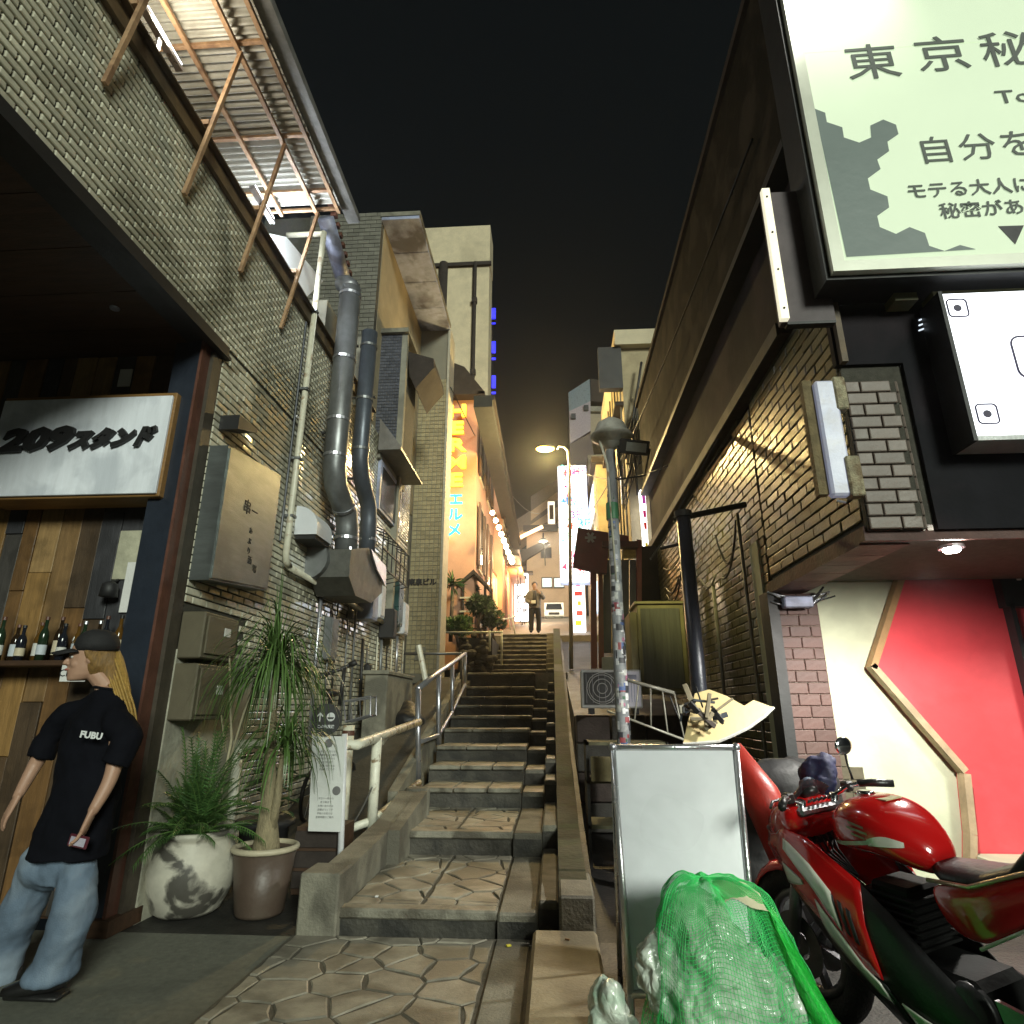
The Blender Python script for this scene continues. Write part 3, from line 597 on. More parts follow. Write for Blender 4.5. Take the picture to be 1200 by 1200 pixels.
# dark tiled block and its projecting hoods
db = thing('dark_tiled_block', 'dark blue grey tiled stair block with projecting metal hood', 'building', (-3.2, 9.8, 3))
MB().box(-3.95, -3.0, 11.0, 12.4, 5.9, 8.85).build('wall', grout, db)
brick_field(db, 'dark_tile', (-3.75, 11.0, 6.05), (1, 0, 0), (0, -1, 0), .85, 2.85, .10, .07, .008, .012, M('dark blue grey tile', (.075, .08, .10), .35, var=.2, scale=5, island=.2), near=120, tilt=.01, stuffname='dark_tiling')
MB().box(-2.995, -2.88, 10.98, 11.1, 2.5, 8.85).build('edge_strip', plaster, db)
a = [P(478, 412, y=11.5), P(508, 420, y=11.5), P(509, 430, y=11.5), P(487, 455, y=11.5), P(480, 440, y=11.5)]
MB().prism(a, (0, 1.2, 0)).build('projecting_hood', roofm, db)
MB().box(-4.05, -2.85, 10.9, 12.5, 8.85, 8.95).build('coping', concrete, db)
# cream tower behind
ct = thing('cream_tower', 'tall windowless cream tower with vertical drain pipes', 'building', (-4.3, 27, 0))
MB().box(-6.2, -2.85, 26, 27.4, 0, 22.9).build('wall', cream, ct)
MB().box(-6.25, -2.82, 25.9, 27.4, 22.95, 25.2).build('parapet', cream, ct)
for x in (-3.55, -5.15):
    MB().tube([(x, 25.85, 3), (x, 25.85, 22.9)], .09 if x > -4 else .22, 10).build('drain_pipe', roofm, ct, smooth=True)
for z in (20.5, 16.5, 12.5): MB().box(-3.68, -3.42, 25.75, 25.95, z, z+.25).build('pipe_collar', roofm, ct)
MB().box(-6.2, -2.75, 25.85, 26, 22.75, 22.95).build('shadow_gap', roofm, ct)
# roof piece far left over the gutter
MB()
rr_ = thing('roof_block', 'cream rooftop block beyond the canopy end', 'building', (-5, 12, 8))
MB().box(-6.5, -4.1, 13.5, 16, 9, 12.9).build('wall', cream, rr_); MB().box(-6.6, -4.0, 13.4, 16.1, 12.9, 13.0).build('coping', roofm, rr_)
# HERME building
hb = thing('salmon_building', 'salmon pink rendered restaurant building with yellow vertical sign letters', 'building', (-3.5, 22, 0))
MB().box(-7, -2.30, 18, 30, 2.5, 11.2).build('wall', salmon, hb)
MB().box(-2.30, -1.95, 24, 39, 3, 10.6).build('wing_wall', salmon, hb)
MB().prism([(-3.6, 17.6, 12.4), (-2.7, 17.6, 12.0), (-2.05, 17.6, 11.1), (-2.05, 17.6, 11.0), (-3.6, 17.6, 11.0)], (0, 22.5, 0)).build('mansard_roof', roofm, hb)
MB().box(-2.25, -2.03, 17.6, 39, 10.98, 11.1).build('gutter', roofm, hb)
for k, y in enumerate((19.2, 21.6, 24.6, 27, 29.5, 32)):
    xx = -2.30 if y < 24 else -1.95
    for z0, z1 in ((8.6, 10.3), (5.6, 7.6), (3.4, 4.8)):
        if y > 24 and z0 < 6: continue
        f = MB().box(xx-.03, xx+.06, y-.5, y+.5, z0-.08, z1+.08).build('window', cream, hb)
        MB().box(xx+.061, xx+.07, y-.42, y+.42, z0, z1).build('pane', glassd, f)
        for s in (-1, 1):
            MB().box(xx+.06, xx+.11, y+s*.72-.18, y+s*.72+.18, z0, z1).build('shutter', M('brown shutter', (.10, .06, .04), .6), f)
# awning and arcade of bulbs
MB().prism([(-2.0, 24.2, 8.0), (-1.3, 24.2, 7.35), (-1.3, 24.2, 7.28), (-2.0, 24.2, 7.28)], (0, 2.0, 0)).build('awning', black, hb)
MB().box(-1.95, -1.3, 26.0, 40, 7.25, 7.4).build('porch_ceiling', M('warm porch boards', (.35, .18, .08), .6), hb)
MB().box(-2.0, -1.92, 25.2, 26.4, 4.8, 7.25).build('brick_jamb', M('red brick jamb', (.20, .07, .04), .7, var=.4, scale=12), hb)
for k in range(7):
    MB().box(-1.50, -1.46, 26.5+2*k, 26.56+2*k, 5.2, 7.25).build('porch_post', roofm, hb)
yel = M('yellow neon letter', (.9, .6, .05), .5, emit=(1, .62, .05), estr=1.6)
orl = M('orange letter side', (.8, .3, .03), .5, emit=(1, .16, .01), estr=.55)
cya = M('cyan neon letter', (.05, .6, .7), .5, emit=(.01, .50, .70), estr=.85)
hs_ = thing('neon_sign', 'glowing yellow vertical HERME letters with cyan katakana below', 'sign', (-3, 17.7, 8))
P0 = P(537, 482, y=17.5); P1 = P(533, 563, y=17.5)
zt, zb_ = P0[2], P1[2]; xm = (P0[0]+P1[0])/2
for k, ch in enumerate('HERME'):
    z = zt+(zb_-zt)*k/4
    place(text_mb(ch, .56, .05, xs=1.50, bold=.014), (xm, 17.5, z), (1, 0, 0), (0, 0, 1)).build('letter', yel, hs_)
    place(text_mb(ch, .57, .02, xs=1.52, bold=.020), (xm, 17.6, z), (1, 0, 0), (0, 0, 1)).build('letter_backing', orl, hs_)
P0 = P(534, 586, y=17.5); P1 = P(532, 622, y=17.5)
for k, ch in enumerate('エルメ'):
    z = P0[2]+(P1[2]-P0[2])*k/2
    place(text_mb(ch, .44, .04, xs=1.1, bold=.008), (P0[0]+(P1[0]-P0[0])*k/2, 17.5, z), (1, 0, 0), (0, 0, 1)).build('kana_letter', cya, hs_)
p = P(522, 578, y=17.7); q = P(520, 630, y=17.7)
tl = thing('tube_light', 'vertical yellow-white light tube beside the cyan katakana', 'lamp', (p[0], 17.6, q[2]))
MB().box(q[0]-.09, q[0]+.09, 17.6, 17.7, q[2], p[2]).build('tube', M('yellow white tube', (.9, .9, .6), .5, emit=(1, .95, .55), estr=5), tl)
MB().box(q[0]-.12, q[0]+.12, 17.6, 17.75, q[2]-.25, q[2]).build('cap', black, tl)
bulb = M('warm bulb', (1, .8, .5), .5, emit=(1, .75, .42), estr=40)
bpx = [(577, 601), (581, 610), (584.5, 618), (587.5, 626), (590.5, 633.5), (593, 640.5), (595.5, 647), (598, 653), (600, 658)]
nm9 = ['nearest', 'second', 'third', 'fourth', 'fifth', 'sixth', 'seventh', 'eighth', 'farthest']
for k, (a, b) in enumerate(bpx):
    p = P(a, b, x=-1.62)
    t = thing('bulb', '%s bulb from the street in the row along the salmon porch' % nm9[k], 'bulb', p, 'porch bulbs')
    MB().sphere(p, .065+.006*k, 10, 6).build('glass', bulb, t, smooth=True); MB().cyl(p+Vector((0, 0, .06)), p+Vector((0, 0, .16)), .03, 8).build('socket', roofm, t)
for k, (a, b, y) in enumerate(((573, 664, 23.5), (575, 651, 24), (558, 612, 23))):
    p = P(a, b-9 if k == 0 else b, y=y)
    t = thing('wall_lantern', ['orange glowing wall lantern left of the porch', 'small bright bulb above the porch wall cap', 'tiny wall bulb between salmon windows'][k], 'lamp', p)
    MB().sphere(p, (.13, .08, .05)[k], 10, 6).build('glass', M('orange bulb', (1, .6, .2), .5, emit=(1, .55, .15), estr=22) if k == 0 else bulb, t, smooth=True); MB().box(p[0]-.06, p[0]+.06, y-.05, y+.3, p[2]+.1, p[2]+.14).build('arm', roofm, t)
# white garden wall in front of the porch
gw = thing('garden_wall', 'sloping white-rendered garden wall lit warm beside the upper stairs', 'wall', (-1.7, 24, 4))
cr2 = M('warm white render', (.62, .52, .38), .8, var=.15, scale=3)
q = [P(565, 670, y=22.5), P(577, 670, y=22.5), P(577, 740, y=22.5), P(565, 740, y=22.5)]
MB().box(q[0][0], q[1][0], 22.5, 22.8, 3.6, q[0][2]).build('end_wall', cr2, gw)
xw = q[1][0]
za = q[0][2]
MB().prism([(xw, 22.5, 3.5), (xw, 22.5, za), (xw, 40, za+1.2), (xw, 40, 6)], (-.2, 0, 0)).build('side_wall', cr2, gw)
MB().prism([(xw+.03, 22.45, za), (xw+.03, 22.45, za+.08), (xw+.03, 40, za+1.28), (xw+.03, 40, za+1.2)], (-.28, 0, 0)).build('coping', redbrown, gw)
for k in range(5):
    y = 24.2+2.8*k; z = 4.6+.35*k
    f = MB().box(xw+.001, xw+.05, y-.35, y+.35, z, z+1.7).build('window', M('white frame', (.7, .66, .55), .6), gw)
    MB().box(xw+.05, xw+.06, y-.27, y+.27, z+.08, z+1.6).build('pane', M('warm lit pane', (.5, .3, .1), .5, emit=(1, .55, .2), estr=1.1), f)
# small planted terrace: pines, rocks, roofed gate
tp_ = thing('terrace_wall', 'dark stone planter terrace left of the upper flight', 'wall', (-2, 17, 2.3))
rk = random.Random(9)
for k in range(26):
    x = -2.3+rk.random()*.9; y = 16.0+rk.random()*.25; z = 2.3+rk.random()*.95
    MB().sphere((x, y, z), rk.uniform(.08, .16), 7, 5, (1, .6, .7)).build('rock', riser, tp_)
MB().box(-2.45, -1.58, 16.25, 20, 2.1, 3.2).build('earth', darkfloor, tp_)
gt = thing('gate_roof', 'small dark tiled gate roof among the shrubs', 'roof', (-2.3, 18.4, 4.5))
a = P(540, 672, y=17.9)
MB().prism([(-2.75, 17.8, 4.95), (-2.3, 17.8, 5.35), (-1.85, 17.8, 4.85), (-1.85, 17.8, 4.78), (-2.3, 17.8, 5.22), (-2.75, 17.8, 4.85)], (0, 1.0, 0)).build('tiled_roof', roofm, gt)
for x in (-2.65, -2.0): MB().box(x, x+.07, 17.9, 18.0, 3.1, 4.9).build('post', roofm, gt)
for z in (3.6, 4.1, 4.5): MB().box(-2.7, -1.9, 17.86, 17.9, z, z+.05).build('rail', whitepaint if z > 4 else roofm, gt)
leaf = M('dark pine needles', (.045, .085, .030), .6, var=.5, scale=4, bump=0, island=.45)
leaf2 = M('mid green leaves', (.07, .14, .035), .5, var=.4, scale=4, bump=0, island=.4)
bark = M('grey brown bark', (.14, .11, .075), .9, var=.35, scale=14, bump=.6, bscale=40)
def leaves(cs, n, ln, wd, rnd, up=.3):
    mb = MB()
    for c, r, sc3 in cs:
        for k in range(n):
            d = Vector((rnd.gauss(0, 1), rnd.gauss(0, 1), rnd.gauss(0, 1))).normalized(); rr = r*rnd.uniform(.45, 1.05)
            p = Vector(c)+Vector((d.x*rr*sc3[0], d.y*rr*sc3[1], d.z*rr*sc3[2]))
            dd = (d+Vector((rnd.uniform(-.8, .8), rnd.uniform(-.8, .8), rnd.uniform(-.3, .8+up)))).normalized(); s_ = dd.orthogonal().normalized()*wd*rnd.uniform(.7, 1.3); L_ = ln*rnd.uniform(.6, 1.3)
            mb.add([p-s_*.5, p+s_*.5, p+dd*L_*.6+s_*.6, p+dd*L_, p+dd*L_*.6-s_*.6], [(0, 1, 2, 3, 4)])
    return mb
def bush(label, px, py, y, r, n, mt, sc3=(1, 1, .7), trunk=True, zg=3.2, nm='shrub', cat='shrub'):
    c = P(px, py, y=y); rnd = random.Random(int(px*7+py)); t = thing(nm, label, cat, (c[0], y, zg))
    cs = [(c+Vector((rnd.uniform(-.7, .7)*r*sc3[0], rnd.uniform(-.5, .5)*r, rnd.uniform(-.6, .6)*r*sc3[2])), r*rnd.uniform(.4, .7), (1, 1, .7)) for _ in range(7)]
    leaves(cs, n, .09, .03, rnd).build('crown', mt, t, kind='stuff')
    if trunk:
        MB().tube([(c[0]+.05, y, zg), (c[0]-.04, y, zg+(c[2]-zg)*.5), (c[0]+.03, y, c[2])], [.05, .04, .025], 8).build('trunk', bark, t, smooth=True)
        for s in (-1, 1): MB().tube([(c[0], y, zg+(c[2]-zg)*.6), (c[0]+s*r*.6, y, c[2]-.05)], [.03, .015], 6).build('limb', bark, t, smooth=True)
    return t
bush('clipped cloud-shaped dark pine above the terrace railing', 563, 707, 16.9, .42, 420, leaf, (1.1, 1, .6), nm='pine_tree', cat='tree', zg=3.0)
bush('low mid green shrub left of the clipped pine', 537, 733, 16.7, .36, 300, leaf2, (1, 1, .7), zg=3.0)
bush('dark rounded shrub behind the clipped pine', 578, 725, 17.6, .30, 260, leaf, (1, 1, .9), zg=3.2)
bush('small dark shrub at the foot of the garden wall', 553, 690, 18.5, .25, 200, leaf, (1, 1, .8), zg=3.5)
# spiky yucca
yk = P(530, 683, y=17.2); t = thing('yucca', 'spiky yucca palm under the cyan katakana letters', 'plant', (yk[0], 17.2, 3.2))
MB().tube([(yk[0], 17.2, 3.2), (yk[0]+.02, 17.2, yk[2])], [.06, .05], 8).build('trunk', bark, t, smooth=True)
mb = MB(); rnd = random.Random(3)
for k in range(60):
    d = Vector((rnd.gauss(0, 1), rnd.gauss(0, 1), rnd.gauss(.35, .7))).normalized(); s_ = d.cross(Vector((0, 0, 1))).normalized()*.022; L_ = rnd.uniform(.32, .55)
    p = yk+Vector((0, 0, rnd.uniform(-.12, .08))); mb.add([p-s_, p+s_, p+d*L_*.6+s_-Vector((0, 0, .01)), p+d*L_-Vector((0, 0, .08)), p+d*L_*.6-s_-Vector((0, 0, .01))], [(0, 1, 2, 3, 4)])
mb.build('leaf_rosette', leaf2, t, kind='stuff')
# blue light strip far off
bl = thing('blue_led_tower', 'distant dark tower edge carrying a broken vertical strip of blue lights', 'tower', (-4, 30, 0))
p0 = P(578.5, 365, y=30); p1 = P(577, 492, y=30)
MB().box(p0[0]-1.8, p0[0]-.15, 30.1, 32, 0, p0[2]+1).build('tower_body', blackwall, bl)
blm = M('blue led', (.05, .05, 1), .5, emit=(.02, .02, 1), estr=.8)
for i, (a, b) in enumerate(((361, 373), (378, 379), (400, 413), (419, 421), (440, 454), (459, 461), (481, 494), (499, 501))):
    za_ = P(578, a, y=30)[2]; zb2 = P(578, b, y=30)[2]; xx = P(578.5, (a+b)/2, y=30)[0]
    MB().box(xx-.11, xx+.11, 30, 30.1, zb2, za_).build('blue_light', blm, bl)
# awning/eave long dark roof edge along the street top (arcade)
er = thing('arcade_eave', 'long dark grey eave running up the street beyond the salmon building', 'roof', (-2, 40, 9))
ea = P(566, 470, x=-1.75); eb = P(603, 640, x=-1.75)
MB().beam(ea, eb, .5, .35).build('eave', M('grey green eave', (.028, .03, .026), .8), er); MB().beam(ea+Vector((.28, 0, .1)), eb+Vector((.28, 0, .1)), .06, .14).build('gutter', roofm, er)
# far brown hillside building closing the street
fb = thing('brown_corner_building', 'brown rounded corner building with sloping eaves closing the top of the street', 'building', (1, 60, 8))
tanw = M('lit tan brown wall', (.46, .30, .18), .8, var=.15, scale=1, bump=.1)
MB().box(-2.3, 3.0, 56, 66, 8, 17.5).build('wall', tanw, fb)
MB().box(-2.6, .6, 55.4, 66, 17.2, 17.7).build('eave', roofm, fb)
pts = [P(x, y_, y=55.5) for x, y_ in ((603, 650), (640, 632), (645, 638), (606, 662))]
MB().prism(pts, (0, 2, 0)).build('lower_eave', roofm, fb)
for xx, yy, xx2, yy2 in ((600, 612, 668, 570), (622, 582, 668, 552)):
    a = P(xx, yy, y=56); b = P(xx2, yy2, y=56)
    MB().prism([a, b, b+Vector((0, 0, -1.5)), a+Vector((0, 0, -1.8))], (0, 3, 0)).build('sloped_eave', M('brown eave', (.13, .085, .06), .7), fb)
    MB().prism([a+Vector((0, -.1, -1.5)), b+Vector((0, -.1, -1.2)), b+Vector((0, -.1, -1.9)), a+Vector((0, -.1, -2.4))], (0, 3, 0)).build('fascia', tanw, fb)
a = P(605, 632, y=55.3); b = P(636, 617, y=55.3)
MB().beam(a, b, .2, .28).build('lit_eave_line', M('warm strip', (1, .7, .4), .5, emit=(1, .62, .3), estr=2.2), fb)
for a, b, cc in ((613, 650, 0), (640, 648, 0), (641, 683, 1), (655, 683, 1)):
    p = P(a, b, y=56)
    f = MB().box(p[0]-.5, p[0]+.5, 55.9, 56.02, p[2]-.5, p[2]+.5).build('window', roofm, fb)
    MB().box(p[0]-.42, p[0]+.42, 55.86, 55.9, p[2]-.4, p[2]+.4).build('pane', (M('bright window', (.5, .6, .55), .4, emit=(.6, .8, .75), estr=.6) if cc else glassd), f)
# white tall sign
bs = thing('lit_sign', 'tall glowing white vertical signboard covered in small coloured adverts', 'sign', (.7, 20.3, 5))
wsn = M('lit white sign', (.9, .9, .9), .5, emit=(.95, .97, 1), estr=2.4, var=.04)
a = P(654, 546, y=20); b = P(686, 546, y=20); c = P(656, 680, y=20); d = P(688, 630, y=20)
MB().box(a[0], b[0], 20.02, 20.3, c[2], a[2]).build('sign_box', wsn, bs)
cols = {'pink': (.9, .05, .25), 'blue': (.05, .35, .8), 'yellow': (.95, .7, .05), 'red': (.9, .08, .05), 'cyan': (.1, .6, .7), 'magenta': (.8, .1, .6)}
cm = {k: M('sign ink '+k, v, .5, emit=v, estr=.25, var=0, bump=0) for k, v in cols.items()}
rnd = random.Random(21)
W_ = b[0]-a[0]; H_ = a[2]-c[2]
glyph = ['カラオケ', '酒', '3F', '居', 'BAR', '2F', '食', '4F', 'スナック', '○', '歌']
for k in range(26):
    u = rnd.uniform(.12, .88); v_ = rnd.uniform(.04, .96); s_ = rnd.uniform(.24, .46); g = rnd.choice(glyph); key = rnd.choice(list(cm))
    if len(g) > 2: s_ *= .55
    place(text_mb(g, s_, .004, bold=.004), (a[0]+W_*u, 20.0, c[2]+H_*v_), (1, 0, 0), (0, 0, 1)).build('advert', cm[key], bs)
p = P(666, 582, y=20); MB().prism([(p[0]-.14, 20.0, p[2]-.2), (p[0]+.16, 20.0, p[2]-.16), (p[0], 20.0, p[2]+.22)], (0, .01, 0)).build('pink_mark', cm['pink'], bs)
p = P(679, 591, y=20); MB().tube([p+Vector((.17*math.cos(t), 0, .17*math.sin(t))) for t in [i*.524 for i in range(12)]], .025, 6, close=True).build('blue_ring', cm['cyan'], bs)
MB().box(a[0]-.02, b[0]+.05, 20.31, 20.4, c[2]-.1, a[2]+.1).build('back_frame', lilac, bs)
bs2 = thing('lit_sign', 'lower glowing white signboard with yellow patches standing behind the thin lamp pole', 'sign', (.6, 21, 3.6))
a = P(670, 665, y=21); b = P(685, 740, y=21)
MB().box(a[0], b[0]+.05, 21, 21.2, b[2], a[2]).build('sign_box', wsn, bs2)
for k in range(6): MB().box(a[0]+.06+.05*(k % 3), a[0]+.28+.05*(k % 2), 20.985, 21, b[2]+.2+.33*k, b[2]+.36+.33*k).build('advert', cm[rnd.choice(['yellow', 'yellow', 'red', 'pink'])], bs2)
ls = thing('lit_shop_sign', 'glowing white vertical sign with black characters left of the walking man', 'sign', (-1.1, 30, 6))
a = P(603, 672, y=30); b = P(619, 727, y=30)
MB().box(a[0], b[0], 30, 30.3, b[2], a[2]).build('sign_box', wsn, ls)
for i in range(2):
    for k in range(6): place(text_mb(rnd.choice('酒歌食居味焼鳥丸'), .26, .004, bold=.01), (a[0]+.2+.3*i, 29.98, a[2]-.25-.32*k), (1, 0, 0), (0, 0, 1)).build('character', black, ls)
MB().box(a[0]-.3, b[0]+.25, 29.9, 30.5, a[2], a[2]+.1).build('sign_roof', roofm, ls)
# small blank white box sign
p = P(647, 598, y=22); t = thing('box_sign', 'small white outlined box sign beside the big lit signboard', 'sign', p)
MB().box(p[0]-.16, p[0]+.10, 22, 22.12, p[2]-.5, p[2]+.35).build('frame', M('dull lit white', (.7, .7, .7), .5, emit=(.8, .8, .75), estr=.5), t)
MB().box(p[0]-.10, p[0]+.05, 21.98, 22, p[2]-.35, p[2]+.2).build('dark_panel', roofm, t)
# white van
vt = thing('white_van', 'small white van parked facing the stairs at the street top', 'van', (.0, 49, 8.1))
a = P(638, 728, y=48); b = P(661, 728, y=48); x0, x1 = a[0], b[0]; z0 = a[2]+.05; W_ = x1-x0
vw = M('white van paint', (.75, .75, .70), .35, var=.04, coat=.3, emit=None)
prof = [(48.0, z0+.25), (48.0, z0+.75), (48.15, z0+.85), (48.5, z0+1.42), (48.7, z0+1.5), (51, z0+1.5), (51.1, z0+.25)]
MB().prism([(x0, y, z) for y, z in prof], (W_, 0, 0)).build('body', vw, vt)
MB().prism([(x0+.12, 48.12, z0+.88), (x1-.12, 48.12, z0+.88), (x1-.2, 48.44, z0+1.36), (x0+.2, 48.44, z0+1.36)], (0, -.02, 0)).build('windscreen', glassd, vt)
for s in (x0+.14, x1-.14):
    MB().lathe([(.09, -.01), (.09, .01), (0, .02)], (0, 0, 0), 12).xf(Matrix.Translation((s, 47.98, z0+.6)) @ Matrix.Rotation(math.pi/2, 4, 'X')).build('headlight', M('pale headlight', (.9, .9, .85), .2, emit=(1, .95, .8), estr=1.2), vt)
    MB().cyl((s-.07, 48.3, z0+.2), (s+.07, 48.3, z0+.2), .26, 14).build('wheel', black, vt)
MB().box(x0+.35, x1-.35, 47.97, 48.0, z0+.45, z0+.62).build('grille', roofm, vt); MB().box(x0+.02, x1-.02, 47.95, 48.0, z0+.22, z0+.36).build('bumper', concrete, vt)
# ================================================================ RIGHT: dark building
rb = thing('dark_building', 'charcoal building with brick side wall and recessed red and cream entrance', 'building', (3, 5, 0))
XR = 2.0
MB().box(XR+.02, XR+3, 6.22, 12.2, -.1, 4.42).build('side_wall', grout, rb)
MB().box(XR+.02, XR+3, 3.93, 5.78, 2.56, 4.42).build('side_wall', grout, rb)
brick_field(rb, 'brick', (XR+.02, 12.1, .1), (0, -1, 0), (-1, 0, 0), 6.32, 4.3, .30, .088, .012, .018, brick_o, near=150, tilt=.016, stuffname='brickwork', seed=31)
brick_field(rb, 'brick', (XR+.02, 5.76, 2.60), (0, -1, 0), (-1, 0, 0), 1.80, 1.8, .30, .088, .012, .018, brick_o, near=100, tilt=.016, stuffname='brickwork', seed=32)
# upper cladding and ledge
MB().box(XR+.05, XR+3, 3.93, 12.4, 4.42, 5.7).build('dark_band', blackwall, rb)
MB().box(XR-.08, XR+.05, 4.6, 12.3, 4.42, 4.50).build('ledge', roofm, rb)
MB().box(XR-.10, XR-.08, 4.6, 12.3, 4.40, 4.52).build('ledge_lip', M('grey steel lip', (.03, .028, .025), .7), rb)
MB().box(XR-.05, XR+3, 3.93, 12.4, 5.76, 7.75).build('upper_cladding', brownwall, rb)
MB().box(XR-.12, XR+.2, 3.93, 12.4, 5.68, 5.76).build('canopy_edge', black, rb)
MB().box(XR-.10, XR+3, 3.9, 12.5, 7.75, 7.85).build('parapet_cap', roofm, rb)
for y in (6.4, 8.4, 10.6): MB().beam((XR+.0, y, 4.3), (XR-.30, y-.02, 3.9), .03, .03).build('ledge_brace', black, rb)
MB().box(XR-.02, XR+8, 3.90, 3.95, 3.70, 9.5).build('front_panel', blackwall, rb)
MB().box(XR+.42, XR+8, 3.90, 3.95, 2.52, 3.70).build('front_panel', blackwall, rb)
MB().prism([(2.0, 3.85, 9.5), (2.0, 3.85, 3.7), (2.04, 3.85, 3.7), (2.04, 3.85, 9.5)], (0, .05, 0)).build('corner_trim', brownsteel, rb)
# facing brick corner pier with chamfer
fc = M('grey brown facing brick', (.19, .15, .125), .5, var=.18, scale=9, bump=.2, island=.14, stain=(.12, .10, .08), stain_amt=.4)
MB().box(XR+.0, XR+.34, 3.90, 3.95, 2.52, 3.66).build('pier_backing', grout, rb)
brick_field(rb, 'facing_brick', (XR+.0, 3.90, 2.52), (1, 0, 0), (0, -1, 0), .33, 1.12, .20, .087, .010, .018, fc, near=60, tilt=.008, stuffname='facing_brickwork', seed=33)
brick_field(rb, 'facing_brick', (XR+.335, 3.895, 2.52), (.5, .85, 0), (.85, -.5, 0), .12, 1.12, .12, .087, .010, .014, fc, near=60, tilt=.008, stuffname='facing_brickwork', seed=34, bond=0)
# beams round the recess
pbr = M('purple brown brick beam', (.10, .045, .036), .7, var=.3, scale=8, bump=.3, stain=(.05, .035, .03), stain_amt=.6)
MB().box(XR-.02, XR+.28, 3.93, 5.8, 2.46, 2.555).build('side_beam', pbr, rb)
MB().box(XR+.28, XR+8, 3.93, 3.96, 2.46, 2.52).build('front_beam', pbr, rb)
for k in range(6): MB().box(XR-.026, XR+.284, 4.0+.3*k, 4.29+.3*k, 2.448, 2.46).build('beam_brick', pbr, rb)
MB().box(XR+.2, XR+8, 4.2, 6.2, 2.95, 3.05).build('recess_ceiling', M('recess ceiling', (.25, .2, .17), .8), rb)
# back wall
crw = M('cream green paint', (.56, .58, .42), .7, var=.08, scale=3, bump=.12, stain=(.38, .39, .28), stain_amt=.45, stain_scale=1.6, stain_lo=.52)
redp = M('coral red paint', (.70, .065, .08), .5, var=.12, scale=2, bump=.12, stain=(.42, .03, .035), stain_amt=.5, stain_scale=1.3, stain_lo=.5)
MB().box(XR-.02, XR+8, 5.95, 6.2, -.1, 3.0).build('back_wall', crw, rb)
# purple brick pillar
pb_ = M('mauve brown brick', (.105, .055, .047), .6, var=.2, scale=9, bump=.2, island=.14, stain=(.10, .06, .05), stain_amt=.4)
plm = M('pale mortar', (.24, .205, .17), .9)
MB().box(XR+.02, XR+.40, 5.80, 5.95, -.05, 2.46).build('brick_pillar', plm, rb)
brick_field(rb, 'pillar_brick', (XR+.03, 5.80, 0), (1, 0, 0), (0, -1, 0), .37, 2.45, .185, .098, .006, .012, pb_, near=80, tilt=.004, stuffname='pillar_brickwork', seed=35)
MB().box(XR-.06, XR+.03, 5.72, 5.95, -.05, 2.46).build('pillar_edge', black, rb)
stl_ = M('dark glazed wall tile', (.10, .085, .055), .35, var=.2, scale=6)
for r_, n_ in ((1.12, 1), (1.02, 1), (.92, 2), (.82, 2), (.72, 3), (.62, 3), (.52, 4), (.42, 4)):
    for k in range(n_): MB().box(XR+.405+.115*k, XR+.515+.115*k, 5.925, 5.95, r_-.047+0, r_+.047).build('wall_tile', stl_, rb)
# hexagon doorway recess in red with timber reveal
hx = [P(a, b, y=5.9) for a, b in ((1100, 641), (1052, 663), (1014, 782), (1121, 905), (1128, 975), (1128, 1140))]
far_x = 6.0
woodr = M('pale wood reveal', (.36, .26, .16), .6, var=.3, scale=6, stretch=(1, 1, 1), bump=.15)
woodo = M('orange wood reveal', (.34, .19, .08), .55, var=.25, scale=6, bump=.12)
body = [v.copy() for v in hx]+[Vector((far_x, 5.9, hx[-1][2])), Vector((far_x, 5.9, hx[0][2]))]
MB().prism([Vector((v[0]+.02, 5.925, v[2])) for v in body], (0, .02, 0)).build('red_panel', redp, rb)
for i in range(5):
    a, b = hx[i], hx[i+1]; n = Vector((-(b-a)[2], 0, (b-a)[0])).normalized()*-.055
    if n[0] < 0: n = -n
    MB().prism([a, b, b+n, a+n], (0, -.10 if i < 4 else -.1, 0)).build('door_reveal', woodo if i < 2 else woodr, rb)
MB().box(P(1048+107, 640, y=5.88)[0], 6.5, 5.80, 5.90, P(1165, 712, y=5.85)[2], 3.0).build('black_header', black, rb)
place(text_mb('M', .30, .01), (P(1198, 668, y=5.78)[0]+.04, 5.79, P(1198, 668, y=5.78)[2]), (1, 0, 0), (0, 0, 1)).build('white_initial', M('white sticker', (.7, .7, .68)), rb)
q = P(1180, 780, y=5.84); MB().box(q[0]+.12, q[0]+.16, 5.80, 5.9, 0, 2.35).build('door_edge', black, rb)
MB().box(3.35, 6.5, 5.5, 5.9, -.05, .32).build('door_step', crw, rb)
# downlight
dl = P(1115, 643, y=4.02)
t = thing('downlight', 'bright round downlight over the red entrance', 'lamp', dl)
MB().lathe([(.0, -.012), (.04, -.012), (.05, .0), (.05, .03)], dl+Vector((0, 0, -.01)), 16).build('lens', M('downlight lens', (1, 1, 1), .4, emit=(1, .97, .9), estr=60), t)
MB().lathe([(.07, .02), (.075, .0), (.052, -.005)], dl, 16, cap=False).build('rim', silver, t)
l = bpy.data.lights.new('downlight_lamp', 'SPOT'); l.energy = 190; l.spot_size = math.radians(160); l.spot_blend = .8; l.color = (1, .97, .88); l.shadow_soft_size = .05
lo = bpy.data.objects.new('downlight_lamp', l); C.objects.link(lo); lo.location = dl+Vector((.0, .25, -.06)); lo.rotation_euler = Vector((0, .35, -1)).to_track_quat('-Z', 'Y').to_euler()
